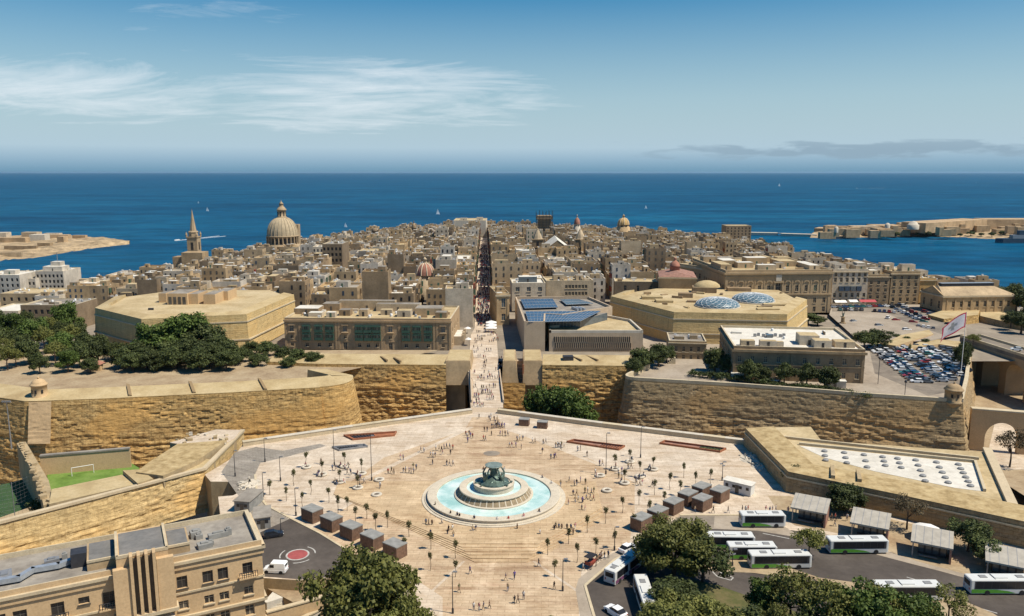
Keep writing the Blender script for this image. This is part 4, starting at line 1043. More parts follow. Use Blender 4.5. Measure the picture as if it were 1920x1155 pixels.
def roofquad(L, z, name, mat, sub=None, nx=0, ny=0):
    q = [P(a, b, z) for a, b in L]; mb = MB(); mb.prism([(p.x, p.y) for p in q], z - 0.25, z); o = mb.build(name, mat, root)
    if nx:
        m2 = MB()
        for i in range(nx + 1):
            t = i / nx; a = q[0].lerp(q[1], t); b = q[3].lerp(q[2], t); m2.tube([a + Vector((0, 0, .03)), b + Vector((0, 0, .03))], 0.08, 4, 0, False)
        for i in range(ny + 1):
            t = i / ny; a = q[0].lerp(q[3], t); b = q[1].lerp(q[2], t); m2.tube([a + Vector((0, 0, .03)), b + Vector((0, 0, .03))], 0.08, 4, 0, False)
        m2.build('panel_frame', 'solar_frame', o)
roofquad([(984, 578), (1046, 576), (1036, 560), (976, 561)], zl + 0.5, 'solar_array', 'solar', None, 10, 3)
roofquad([(1062, 571), (1112, 569), (1085, 561), (1050, 561)], zl + 0.5, 'solar_array', 'glass_grey', None, 8, 2)
roofquad([(991, 604), (1088, 602), (1126, 583), (985, 584)], zl + 0.5, 'solar_array', 'solar', None, 18, 4)
p = P(1078, 579, zl); mb = MB()
for k in range(3): mb.box((p.x + k * 1.6, p.y, zl - 0.5), (0.8, 6, 1.2), 0.4)
mb.build('roof_duct', 'duct_metal', root)
mb = MB(); g0, g1 = Q(1031, 605, yF + 12), Q(1088, 605, yF + 12); mb.prism([(g0.x, yF + 12), (g1.x, yF + 12), (g1.x + 14, yF + 30), (g0.x, yF + 30)], pz0, zl - 0.8, 0, 1); gl = mb.build('glass_link', ['glass_grey', 'roof_grey'], root)
for k in range(10):
    x = g0.x + (g1.x - g0.x) * k / 9; mb = MB(); mb.box((x, yF + 11.96, zr), (0.12, 0.1, zl - 0.8 - zr)); mb.build('mullion', 'solar_frame', gl)
# right block
B = Building('unused', 'x', 'x', (r0.x, yF), (r1.x, yF), 26, pz0, zr - 0.4, excl=False); bpy.data.objects.remove(B.root)
rtop = [(r0.x, yF), (r1.x, yF), (r1.x - 1.5, yF + 26), (xat(1128, yF + 40, zr), yF + 40), (r0.x + 8, yF + 14), (r0.x, yF + 11)]
mb = MB(); mb.prism(rtop, pz0, zr - 0.5, 0, 1); mb.build('right_block', ['parliament_stone', 'roof_cream'], root)
mb = MB()
for a, b in zip(rtop, rtop[1:] + rtop[:1]): mb.slab(a, b, zr - 0.5, zr + 0.6, 0.0, 0.8)
mb.build('parapet', 'pale_stone', root)
f0, f1 = xat(1040, yF, zr), xat(1184, yF, zr); nF = 40
for row, (pt_, pb_) in enumerate(((631, 641), (643, 652), (654, 661))):
    zt_, zb_ = zat(pt_, yF), zat(pb_, yF)
    for k in range(nF):
        x = f0 + (f1 - f0) * (k + 0.5 * (row % 2)) / nF; mb = MB(); mb.box((x, yF - 0.03, zb_), (0.42, 0.3, zt_ - zb_)); mb.build('window_slot', 'window_mid' if row < 2 else 'auberge_stone', root)
        if row < 2: mb = MB(); mb.box((x + 0.38, yF - 0.22, zb_ - .1), (0.22, 0.45, zt_ - zb_ + .2)); mb.build('stone_fin', 'parliament_stone', root)

# --- long block with white roof between bastion and cavalier
B = FB('government_block', 'long brown stone block with bright white flat roof above the right bastion', 'building', (1373, 711), (1618, 719), 1.0, 656, 40, mat='limestone3', roof='roof_white', parapet=0.9)
H = B.z1 - B.z0
for v, h, o in ((0.9, 0.08, 0.7), (0.48, 0.03, 0.2)): B.band(0, v * H, h * H, o, 'limestone1'); B.band(3, v * H, h * H, o, 'limestone1')
grid_windows(B, 0, 10, (0.58 * H, 0.14 * H), 1.3, 2.0, pane='window_mid'); grid_windows(B, 3, 8, (0.58 * H, 0.14 * H), 1.3, 2.0)
grid_windows(B, 1, 6, (0.58 * H, 0.14 * H), 1.3, 2.0)
for u in (0.0, 0.45, 1.0): B.pilaster(0, 0.5 + u * (B.flen(0) - 1), 1.0)
B.finish()
for u, v, w, d, h in ((.12, .12, 5, 3, 2.2), (.28, .12, 6, 3, 2.2), (.62, .3, 7, 7, 3.6), (.70, .15, 6, 5, 2.8), (.88, .2, 7, 5, 2.2), (.36, .14, 4, 2, 1.8)): B.hut(u, v, w, d, h, random.choice(['limestone2', 'limestone4']), 'roof_cream')
for k in range(8): B.hut(.24 + k * .035, .55 + .04 * (k % 2), 1.1, 0.7, 1.2, 'metal_grey', 'metal_dark', 'air_conditioner', False)
B.clutter(8, .2, 9)
# --- small two-storey house
B = Building('stone_house', 'small two storey stone house with parapet beside the split modern block', 'house', (xat(1254, 318, 5), 318), (xat(1322, 318, 5), 316), 17, zat(675, 318), zat(641, 318), mat='limestone1', roof='roof_grey', parapet=0.6)
H = B.z1 - B.z0
for i in range(4): B.win(0, 3 + i * (B.flen(0) - 6) / 3, 0.5 * H, 1.1, 2.0); B.win(0, 3 + i * (B.flen(0) - 6) / 3, 0.06 * H, 1.1, 1.8)
for i in range(3): B.win(3, 3 + i * 5, 0.5 * H, 1.0, 1.9)
B.band(0, 0.92 * H, 0.4, 0.4); B.band(0, 0.42 * H, 0.25, 0.2); B.finish(); B.hut(.3, .4, 4, 3, 1.2); B.hut(.7, .5, 3, 3, 1.4); B.clutter(4, .2, 3)
mb = MB(); mb.box((xat(1290, 312, 3), 314, 0), (15, 6, zat(675, 316) - 0.05)); rt = thing('retaining_wall', 'stone retaining wall with stair below the small two storey house', 'wall', (xat(1290, 312, 3), 312, 0)); mb.build('wall', 'bastion_plain', rt)
for k in range(7):
    mb = MB(); mb.box((xat(1262, 312, 3) - k * 0.6, 309.5, 0), (0.62, 2.2, 3.6 - k * 0.5)); mb.build('stair_step', 'coping', rt)

# --- Castille-like palace
B = FB('palace', 'grand two storey honey stone palace with arched cornice windows facing the square', 'palace', (1357, 588), (1555, 586), 1.5, 510, 62, mat='castille_stone', roof='roof_cream', parapet=1.2)
H = B.z1 - B.z0; L = B.flen(0)
for v, h, o in ((0.95, 0.05, 0.9), (0.88, 0.02, 0.3), (0.44, 0.035, 0.5)): B.band(0, v * H, h * H, o, 'castille_stone'); B.band(3, v * H, h * H, o, 'castille_stone')
for i in range(11):
    u = 3.4 + i * (L - 6.8) / 10
    if i == 5:
        B.win(0, u, 0.52 * H, 2.6, 4.6, pane='window_dark'); a, b = B.face(0)
        mb = MB(); mb.slab(a + B.d * (u - 2.6), a + B.d * (u + 2.6), B.z0 + .74 * H, B.z0 + .77 * H, 0.8, .02); mb.build('hood', 'castille_stone', B.root)
        mb = MB(); mb.slab(a + B.d * (u - 1.5), a + B.d * (u + 1.5), B.z0 + .78 * H, B.z0 + .94 * H, 0.5, .02); mb.build('carved_emblem', 'pale_stone', B.root)
        for s_ in (-2.2, 2.2): B.pilaster(0, u + s_, 0.7, .44 * H, .75 * H, .5)
    else:
        B.win(0, u, 0.53 * H, 1.7, 3.2, pane='shutter_green' if i % 4 == 1 else 'window_dark')
        a, b = B.face(0); mb = MB()
        for k in range(7):
            t0 = math.pi * k / 7; t1 = math.pi * (k + 1) / 7
            mb.slab(a + B.d * (u - 1.5 * math.cos(t0)), a + B.d * (u - 1.5 * math.cos(t1)), B.z0 + .72 * H + 1.2 * min(math.sin(t0), math.sin(t1)), B.z0 + .73 * H + 0.3 + 1.2 * max(math.sin(t0), math.sin(t1)), 0.35, .02)
        mb.build('arched_hood', 'castille_stone', B.root)
    B.win(0, u, 0.24 * H, 1.6, 2.9); B.win(0, u, 0.02 * H, 1.6, 2.9)
    if i < 10: B.pilaster(0, u + (L - 6.8) / 20, 0.5, .46 * H, .88 * H, .15)
for u in (0.7, L - 0.7): B.pilaster(0, u, 1.4)
for i in range(14):
    u = 3 + i * (B.flen(3) - 6) / 13; B.win(3, u, 0.55 * H, 1.5, 3.0); B.win(3, u, 0.2 * H, 1.4, 2.6)
B.finish()
for u, v, w, d, h in ((.06, .3, 6, 18, 3), (.18, .5, 8, 12, 3.5), (.3, .35, 9, 6, 3), (.42, .12, 10, 5, 3.2), (.5, .6, 12, 8, 4), (.62, .3, 5, 5, 3), (.75, .5, 10, 14, 3), (.9, .3, 6, 20, 2.4), (.25, .75, 9, 9, 3), (.66, .8, 8, 8, 3), (.1, .8, 8, 7, 3.4), (.85, .75, 8, 7, 3)): B.hut(u, v, w, d, h, random.choice(['limestone0', 'limestone2', 'castille_stone']), random.choice(['roof_white', 'roof_cream', 'roof_grey']))
B.clutter(26, .1, 12)
# second wing left behind it
B = Building('palace_wing', 'long side range of windows left of the honey stone palace', 'palace', (xat(1272, 480, 18), 478), (xat(1322, 480, 18), 452), 46, 1.5, zat(500, 470), mat='castille_stone', roof='roof_cream', parapet=1.0)
grid_windows(B, 0, 8, (13, 7), 1.5, 3.0); B.band(0, B.z1 - B.z0 - 1, 1, .6); B.finish(); B.hut(.5, .4, 8, 12, 3); B.hut(.3, .7, 6, 7, 3); B.clutter(10, .1, 5)

# --- houses on the far side of the palace square
def square_house(label, x0, x1, yb, yt, mat, rows, n, pane='window_dark', par=0.8, z0=2.0, depth=22, blue=False):
    B = FB('square_house', label, 'building', (x0, yb), (x1, yb), z0, yt, depth, mat=mat, roof='roof_cream', parapet=par)
    H = B.z1 - B.z0
    for v in rows: grid_windows(B, 0, n, (v * H,), 1.5, min(2.6, H * .12), pane=pane)
    B.band(0, H * .94, .5, .5)
    B.finish(); r = random.Random(x0)
    for k in range(5): B.hut(r.uniform(.1, .9), r.uniform(.2, .9), r.uniform(3, 8), r.uniform(3, 8), r.uniform(2.2, 4), r.choice(['limestone4', 'limestone2', 'limestone8']), r.choice(['roof_white', 'roof_grey']))
    B.clutter(9, .1, x0); return B
B = square_house('tall pale five storey hotel with blue balconies right of the palace', 1558, 1624, 571, 507, 'limestone4', (.82, .66, .22, .04), 6)
H = B.z1 - B.z0
for k in (1, 2, 3, 4):
    a, b = B.face(0); u = B.flen(0) * (k + .5) / 6; mb = MB(); mb.slab(a + B.d * (u - 1.4), a + B.d * (u + 1.4), B.z0 + .40 * H, B.z0 + .54 * H, .9, .02); mb.build('balcony', 'metal_blue' if k != 3 else 'glass_grey', B.root)
square_house('brown stone house with three rows of tall windows beside the pale hotel', 1624, 1665, 571, 517, 'limestone3', (.7, .44, .2), 3)
square_house('plain brown four storey house at the right end of the square row', 1667, 1721, 571, 511, 'limestone1', (.78, .57, .34, .1), 4)
square_house('low orange stone house just left of the long temple-like hall', 1722, 1752, 568, 524, 'ochre_paint', (.5,), 3, depth=30)
# --- long hall with hipped roof
B = FB('hall', 'long yellow stone hall with hipped roof and dark skylight ridge at the right', 'building', (1766, 586), (1903, 584), 3.0, 555, 20, mat='limestone7', roof='roof_cream', parapet=0.3)
H = B.z1 - B.z0
grid_windows(B, 0, 8, (0.33 * H,), 1.6, 3.0, u0=6, u1=B.flen(0) - 4)
grid_windows(B, 3, 3, (0.2 * H,), 1.8, 4.0); B.band(0, .93 * H, .8, .6); B.band(3, .93 * H, .8, .6)
for i in range(9): B.pilaster(0, 2.5 + i * (B.flen(0) - 5) / 8, .7)
B.finish()
c = B.c; z = B.z1 + .35; cen = [c[0].lerp(c[3], .5) + B.d * 3.0, c[1].lerp(c[2], .5) - B.d * 8.0]
mb = MB(); v = [(*c[0], z), (*c[1], z), (*c[2], z), (*c[3], z), (*cen[0], z + 4.2), (*cen[1], z + 4.2)]
mb.add(v, [(0, 1, 5, 4), (1, 2, 5), (2, 3, 4, 5), (3, 0, 4)]); mb.build('hipped_roof', 'limestone0', B.root)
mb = MB(); m_ = [cen[0] + B.d * 1, cen[1] + B.d * 1]; mb.slab(m_[0], m_[1], z + 3.2, z + 5.2, 1.4, 1.4); sk = mb.build('ridge_skylight', 'metal_dark', B.root)
mb = MB(); mb.slab(m_[0], m_[1], z + 5.2, z + 5.4, 1.6, 1.6); mb.build('skylight_roof', 'solar_frame', sk)
q = c[3].lerp(c[0], .5); mb = MB(); mb.add([(*c[3], z), (*c[0], z), (*(q), z + 4.0), (*(c[3] + B.d * .8), z), (*(c[0] + B.d * .8), z), (*(q + B.d * .8), z + 4.0)], [(0, 1, 2), (5, 4, 3), (0, 2, 5, 3), (1, 4, 5, 2)]); mb.build('pediment', 'limestone7', B.root)
# --- building row behind the parliament
B = Building('office_block', 'plain four storey pale block with two rows of square windows behind the solar roof', 'building', (xat(1024, 428, 10), 428), (xat(1113, 428, 10), 430), 18, 2, zat(529, 428), mat='limestone2', roof='roof_cream', parapet=.8)
grid_windows(B, 0, 7, (B.z1 - B.z0 - 3.6, B.z1 - B.z0 - 7.4), 1.4, 1.9, u0=11, u1=B.flen(0) - 4); B.finish(); B.clutter(16, .05, 2); B.hut(.3, .5, 6, 5, 3); B.hut(.75, .5, 4, 5, 2.6)
B = Building('office_block', 'cream block with blue windows left of the row of square windows', 'building', (xat(960, 424, 10), 424), (xat(1023, 424, 10), 425), 20, 2, zat(533, 424), mat='limestone4', roof='roof_white', parapet=.7)
grid_windows(B, 0, 3, (B.z1 - B.z0 - 4, B.z1 - B.z0 - 8.4), 2.2, 2.4, pane='glass_grey'); B.finish(); B.hut(.5, .5, 10, 6, 3, 'glass_grey', 'roof_white'); B.clutter(10, .1, 8)
B = Building('theatre_ruin', 'low brown building with three arched openings beside the red-roofed church', 'building', (xat(1152, 440, 8), 440), (xat(1231, 440, 8), 438), 14, 2, zat(529, 440), mat='limestone6', roof='roof_cream', parapet=.5)
for u in (.25, .55, .85): B.win(0, B.flen(0) * u, B.z1 - B.z0 - 5, 1.4, 3.2)
B.finish(); B.clutter(6, .1, 8)
B = Building('street_house', 'ochre corner house with arched blue window right of the street entrance', 'building', (xat(931, 388, 8), 388), (xat(955, 388, 8), 389), 26, 1, zat(553, 388), mat='limestone7', roof='roof_cream', parapet=.8)
B.win(0, 3.5, 9.2, 2.0, 4.4, pane='glass_grey'); B.win(0, 3.5, 2.5, 2.0, 3.4, pane='glass_grey'); B.band(0, B.z1 - B.z0 - .8, .8, .6); B.pilaster(0, .6, 1); B.pilaster(0, B.flen(0) - .6, 1)
for k in range(5): B.win(3, 3 + k * 5, 9, 1.4, 2.4); B.win(3, 3 + k * 5, 3, 1.4, 2.4)
B.finish(); B.hut(.5, .4, 4, 5, 2.6); B.clutter(4, .1, 6)
# --- church with red roof
c = Vector((xat(1268, 428, 8), 432)); z0 = 2
B = Building('church', 'small church with rust red roof and pink lantern dome', 'church', (c.x - 10.5, 424), (c.x + 9, 421), 26, z0, zat(520, 424), mat='limestone1', roof='rust_red', parapet=.2)
B.win(0, B.flen(0) / 2, 5, 1.6, 3); B.band(0, B.z1 - B.z0 - .6, .6, .5); B.finish()
z = B.z1 + .25; k = B.c; mid = [k[0].lerp(k[3], .5), k[1].lerp(k[2], .5)]
a_ = B.rpt(.5, .12); b_ = B.rpt(.5, .9)
mb = MB(); mb.add([(*k[0], z), (*k[1], z), (*k[2], z), (*k[3], z), (*a_, z + 2.4), (*b_, z + 2.4)], [(0, 1, 4), (1, 2, 5, 4), (2, 3, 5), (3, 0, 4, 5)]); mb.build('pitched_roof', 'rust_red', B.root)
p = B.rpt(.45, .55); mb = MB(); mb.lathe((p.x, p.y, z + 1.5), [(2.7, -1), (2.7, 2.6), (2.95, 2.7), (2.8, 3.2), (2.3, 4.5), (1.4, 5.4), (.7, 5.8), (.7, 6.8), (.85, 6.9), (0.5, 7.5), (0, 7.8)], 16); mb.build('lantern_dome', 'terracotta', B.root)

# --- landmarks of the skyline
def lm(px, Y, py): z = zat(py, Y); return Vector((xat(px, Y, z), Y, z))
# great dome
Y = 750; c = lm(531, Y, 460); zb = c.z; zt = zat(374, Y); k = (zt - zb)
root = thing('domed_basilica', 'huge ribbed stone dome with tall lantern rising above the left roofs', 'church', (c.x, Y, zc(c.x, Y)))
EXCL.append([(c.x - 24, Y - 24), (c.x + 24, Y - 24), (c.x + 24, Y + 24), (c.x - 24, Y + 24)])
mb = MB(); mb.lathe((c.x, Y, zb), [(16.5, -16), (16.5, -0.5), (16.9, 0), (15.2, 0.2), (15.2, 1.5), (13.4, 1.6), (13.4, 8.0), (14.8, 8.4), (14.8, 9.4), (14.0, 9.6)], 32); drum = mb.build('drum', 'spire_stone', root)
for i in range(24):
    a = 2 * math.pi * i / 24; mb = MB(); mb.tube([(c.x + 14.4 * math.cos(a), Y + 14.4 * math.sin(a), zb + 1.4), (c.x + 14.4 * math.cos(a), Y + 14.4 * math.sin(a), zb + 8.3)], 0.6, 6); mb.build('column', 'spire_stone', drum)
    a += math.pi / 24; mb = MB(); mb.box((c.x + 13.35 * math.cos(a), Y + 13.35 * math.sin(a), zb + 2.6), (0.3, 1.6, 4.2), a); mb.build('window', 'window_dark', drum)
prof = [(13.9 * math.cos(t) ** 0.85 if t < 1.5 else 1.8, 9.5 + 17.0 * math.sin(t)) for t in [i * 1.40 / 12 for i in range(13)]]
mb = MB(); mb.lathe((c.x, Y, zb), prof, 48); dome = mb.build('dome_shell', 'dome_stone', root)
for i in range(24):
    a = 2 * math.pi * i / 24; mb = MB(); mb.tube([(c.x + (r + .1) * math.cos(a), Y + (r + .1) * math.sin(a), zb + h) for r, h in prof], 0.30, 5); mb.build('rib', 'dome_stone', dome)
zl_ = zb + prof[-1][1]
mb = MB(); mb.lathe((c.x, Y, zl_), [(4.6, -0.6), (4.6, 0.4), (4.0, 0.6), (3.9, 6.2), (4.7, 6.5), (4.5, 7.2), (3.6, 8.2), (3.0, 9.2), (2.0, 10.0), (1.9, 12.0), (2.3, 12.2), (1.2, 13.4), (0.4, 14.6), (0.25, zt - zl_ - 1.2), (0, zt - zl_)], 14); lan = mb.build('lantern', 'spire_stone', root)
for i in range(8):
    a = 2 * math.pi * i / 8; mb = MB(); mb.box((c.x + 3.95 * math.cos(a), Y + 3.95 * math.sin(a), zl_ + 1.2), (0.3, 1.0, 4.0), a); mb.build('opening', 'window_dark', lan)
mb = MB(); q = lm(556, Y + 20, 420); mb.box((q.x, Y + 16, zb - 18), (7, 7, q.z - zb + 18)); mb.build('bell_turret', 'spire_stone', root)
mb = MB(); mb.box((c.x, Y - 8, zb - 22), (42, 52, 14)); mb.build('nave', 'limestone1', root)
# spire
Y = 700; c = lm(364.5, Y, 468); zt = zat(391, Y); zs = zat(440, Y); gz_ = zc(c.x, Y)
root = thing('spired_church', 'slender stone church spire on a square tower at the far left waterfront', 'church', (c.x, Y, gz_))
EXCL.append([(c.x - 9, Y - 10), (c.x + 12, Y - 10), (c.x + 12, Y + 34), (c.x - 9, Y + 34)])
mb = MB(); mb.box((c.x, Y, gz_ - 4), (8.8, 8.8, zs - gz_ + 2)); tw = mb.build('tower', 'spire_stone', root)
mb = MB(); mb.box((c.x, Y, zs - 2.4), (9.7, 9.7, 0.9)); mb.build('cornice', 'spire_stone', tw)
for f in range(4):
    a = f * math.pi / 2; mb = MB(); mb.box((c.x + 4.4 * math.sin(a), Y - 4.4 * math.cos(a), zs - 13), (2.2, 0.2, 6.5), a); mb.build('belfry_opening', 'window_dark', tw)
for sx in (-4.4, 4.4):
    for sy in (-4.4, 4.4): mb = MB(); mb.lathe((c.x + sx, Y + sy, zs - 2), [(0.8, 0), (0.8, 2.2), (1.0, 2.3), (0, 5.0)], 6, 0, False); mb.build('pinnacle', 'spire_stone', tw)
mb = MB(); mb.lathe((c.x, Y, zs - 1.6), [(4.3, 0), (4.1, 3.6), (4.6, 3.8), (4.3, 4.6), (2.9, 5.0), (0.25, zt - zs), (0, zt - zs + 1.6)], 8, 0, False); mb.build('spire', 'spire_stone', root)
mb = MB(); mb.box((c.x + 2, Y + 20, gz_ - 4), (14, 26, 22)); mb.build('nave', 'limestone3', root)
mb = MB(); hn = zat(468, Y - 12) - gz_ + 4; mb.box((c.x + 5, Y - 12, gz_ - 4), (18, 14, hn - 2)); nv = mb.build('porch', 'limestone1', root)
mb = MB(); mb.box((c.x - 9, Y - 10, gz_ - 4), (8, 12, hn - 6)); mb.build('side_chapel', 'limestone3', root)
for k in range(5): mb = MB(); mb.box((c.x - 6 + k * 4.4, Y - 19.05, gz_ + 4), (1.3, .2, 5)); mb.build('window', 'window_dark', nv)
# twin-towered cathedral
Y = 630; root = thing('cathedral', 'twin towered cathedral with pale gabled roof right of the main street', 'church', (xat(1048, Y, 5), Y, zc(xat(1048, Y, 5), Y)))
for px in (1008, 1088):
    q = lm(px, Y, 448); ztip = zat(428, Y); g_ = zc(q.x, Y) - 3; mb = MB(); mb.box((q.x, Y, g_), (8.6, 8.6, q.z - g_)); t = mb.build('bell_tower', 'limestone3', root)
    for zz in (q.z - .4, q.z - 6.5): mb = MB(); mb.box((q.x, Y, zz), (9.4, 9.4, .5)); mb.build('cornice', 'limestone1', t)
    mb = MB(); mb.box((q.x, Y - 4.3, q.z - 5.5), (1.9, .2, 4.0)); mb.build('belfry_opening', 'window_dark', t)
    mb = MB(); mb.box((q.x, Y - 4.3, q.z - 12), (1.6, .2, 3.0)); mb.build('belfry_opening', 'window_dark', t)
    mb = MB(); mb.lathe((q.x, Y, q.z + .1), [(4.0, 0), (3.6, .8), (3.0, 2.6), (1.9, 5.0), (0.7, 7.2), (0.6, 7.8), (0.2, ztip - q.z), (0, ztip - q.z + .6)], 8, 0, False); mb.build('spirelet', 'limestone2', t)
e0, e1 = lm(1020, Y, 470), lm(1071, Y, 470); zr_ = zat(450, Y); ze = e0.z; cx = (e0.x + e1.x) / 2
mb = MB(); mb.box((cx, Y + 22, ze - 22), (e1.x - e0.x, 46, 22)); mb.build('nave', 'limestone1', root)
mb = MB(); w = (e1.x - e0.x) / 2 + .6
mb.add([(cx - w, Y - 1.2, ze), (cx + w, Y - 1.2, ze), (cx, Y - 1.2, zr_), (cx - w, Y + 46, ze), (cx + w, Y + 46, ze), (cx, Y + 46, zr_)], [(0, 2, 5, 3), (1, 4, 5, 2)]); mb.build('gabled_roof', 'roof_white', root)
mb = MB(); mb.add([(cx - w + .6, Y - 1.0, ze), (cx + w - .6, Y - 1.0, ze), (cx, Y - 1.0, zr_ - .5)], [(0, 1, 2)]); mb.build('pediment', 'limestone1', root)
EXCL.append([(cx - 24, Y - 8), (cx + 24, Y - 8), (cx + 24, Y + 48), (cx - 24, Y + 48)])
# smaller domes and towers
def cupola(name, label, px, Y, pyb, pyt, r, shell, drum='limestone1', ribs=0, n=16):
    c = lm(px, Y, pyb); h = zat(pyt, Y) - c.z; g_ = zc(c.x, Y)
    root = thing(name, label, 'church', (c.x, Y, g_)); EXCL.append([(c.x - r - 3, Y - r - 3), (c.x + r + 3, Y - r - 3), (c.x + r + 3, Y + r + 3), (c.x - r - 3, Y + r + 3)])
    mb = MB(); mb.lathe((c.x, Y, c.z), [(r * 1.12, g_ - c.z - 2), (r * 1.12, -3), (r * 1.02, -2.8), (r * 1.02, -.4), (r * 1.1, -.3), (r * 1.1, 0)], n); d = mb.build('drum', drum, root)
    for i in range(8):
        a = 2 * math.pi * (i + .5) / 8; mb = MB(); mb.box((c.x + r * 1.02 * math.cos(a), Y + r * 1.02 * math.sin(a), c.z - 2.4), (.2, r * .25, 1.6), a); mb.build('window', 'window_dark', d)
    pr = [(r * math.cos(t), h * .68 * math.sin(t)) for t in [i * 1.42 / 7 for i in range(8)]]
    mb = MB(); mb.lathe((c.x, Y, c.z), pr, n); s = mb.build('dome_shell', shell, root)
    for i in range(ribs):
        a = 2 * math.pi * i / ribs; mb = MB(); mb.tube([(c.x + (rr + .05) * math.cos(a), Y + (rr + .05) * math.sin(a), c.z + zz) for rr, zz in pr], r * .055, 5); mb.build('rib', 'rib_cream', s)
    mb = MB(); mb.lathe((c.x, Y, c.z + h * .66), [(r * .22, 0), (r * .2, h * .2), (r * .26, h * .21), (r * .12, h * .28), (0, h * .36)], 8); mb.build('lantern', drum, root)
    return root
cupola('domed_church', 'small red dome with cream ribs left of the street', 797, 470, 515, 482, 5.6, 'terracotta', 'limestone2', 10)
cupola('domed_church', 'orange stone dome on the skyline right of the scaffolded tower', 1169, 1000, 421, 402, 7.2, 'ochre_paint', 'limestone7', 8)
cupola('domed_church', 'tiny pink cupola on the skyline between tower and orange dome', 1082, 900, 420, 402, 3.4, 'terracotta', 'pale_stone', 0, 12)
cupola('domed_church', 'pale tent-like cupola among roofs below the orange dome', 1200, 690, 463, 449, 4.6, 'pale_stone', 'limestone3', 0, 10)
cupola('domed_church', 'tiny dome by the skyline left of the long pale fort', 776, 1050, 427, 414, 3.0, 'limestone3', 'limestone3', 0, 10)
cupola('domed_church', 'small grey belfry dome on the left skyline', 702, 980, 433, 424, 3.2, 'limestone6', 'limestone6', 0, 10)
c = lm(1020.5, 950, 427); zt = zat(399, 950); g_ = zc(c.x, 950) - 2
root = thing('scaffolded_tower', 'square tower wrapped in scaffolding on the central skyline', 'tower', (c.x, 950, g_)); EXCL.append([(c.x - 13, 938), (c.x + 13, 938), (c.x + 13, 962), (c.x - 13, 962)])
mb = MB(); mb.box((c.x, 950, g_), (16, 16, zt - g_ - 3)); mb.build('tower', 'limestone3', root)
mb = MB()
for i in range(6):
    for sy in (-9.2, 9.2): x = c.x - 9.5 + i * 3.8; mb.tube([(x, 950 + sy, c.z - 4), (x, 950 + sy, zt + random.uniform(0, 3.5))], .22, 4, 0, False)
for k in range(6): mb.box((c.x, 940.8, c.z - 3 + k * 3.3), (20, .5, .3)); mb.box((c.x + 9.3, 950, c.z - 3 + k * 3.3), (.5, 20, .3))
mb.build('scaffolding', 'metal_dark', root)
mb = MB(); mb.box((c.x, 950, zt - 7), (18.6, 18.6, 3.0)); mb.build('netting', 'limestone6', root)
# long pale fort at the end of the street
def far_block(name, label, px0, px1, pyb, pyt, Y, depth, mat, roof='roof_cream', cat='building', nw=0, rows=1):
    z0 = zat(pyb, Y); z1 = zat(pyt, Y); B = Building(name, label, cat, (xat(px0, Y, z1), Y), (xat(px1, Y, z1), Y), depth, z0 - 8, z1, mat=mat, roof=roof, parapet=.6)
    if nw:
        for r_ in range(rows): grid_windows(B, 0, nw, (B.z1 - B.z0 - 4 - 4 * r_,), 1.6, 2.2, sill=False, bars=False)
    B.finish(); return B
B = far_block('sea_fort', 'long pale fort block closing the end of the main street', 850, 911, 428, 414, 1150, 60, 'pale_stone'); B.hut(.3, .3, 10, 8, 3, 'pale_stone', 'roof_cream'); B.hut(.8, .3, 9, 8, 4, 'pale_stone', 'roof_cream')
B = far_block('dark_block', 'tall dark shaded block among low roofs left of the street', 604, 641, 497, 459, 560, 24, 'limestone6', 'roof_grey', nw=5, rows=3); B.clutter(6, .1, 3)
B = far_block('grey_block', 'blank grey wall of a tall flat-roofed block left of centre', 672, 712, 500, 472, 600, 22, 'roof_grey', 'roof_cream'); B.clutter(5, .1, 4)
B = far_block('grey_block', 'second blank grey block beside the first, slightly lower', 713, 750, 500, 475, 598, 20, 'limestone6', 'roof_grey'); B.clutter(5, .1, 5)
B = far_block('slate_block', 'long slate grey wall with pale rim below the sea fort', 784, 842, 463, 447, 800, 30, 'roof_felt', 'roof_white')
B = far_block('white_roof_house', 'house with a glaring white flat roof left of the street', 806, 880, 500, 487, 545, 28, 'limestone4', 'roof_white'); B.hut(.25, .3, 18, 5, 3.4, 'limestone3')
B = far_block('white_roof_house', 'distant house with bright white roof near the left skyline', 720, 762, 462, 447, 860, 20, 'limestone4', 'roof_white')
B = far_block('end_tower_house', 'tall brown window-lined house at the right end of the town skyline', 1362, 1409, 447, 424, 1120, 26, 'limestone3', 'roof_cream', nw=7, rows=4)
B = far_block('grey_wall_house', 'pale grey long house with twin dark openings right of centre', 1128, 1192, 517, 494, 520, 26, 'limestone2', 'roof_cream')
for u in (.45, .8): B.hut(u, .05, 7, 2, 0.1)
B = far_block('blue_grey_house', 'bluish white rendered house in front of the cathedral', 1028, 1072, 505, 488, 560, 18, 'limestone8', 'roof_white'); B.clutter(5, .1, 6)
B = far_block('white_house', 'white rendered house right beside the main street', 922, 944, 512, 478, 560, 18, 'limestone8', 'roof_grey'); B.clutter(5, .1, 6)
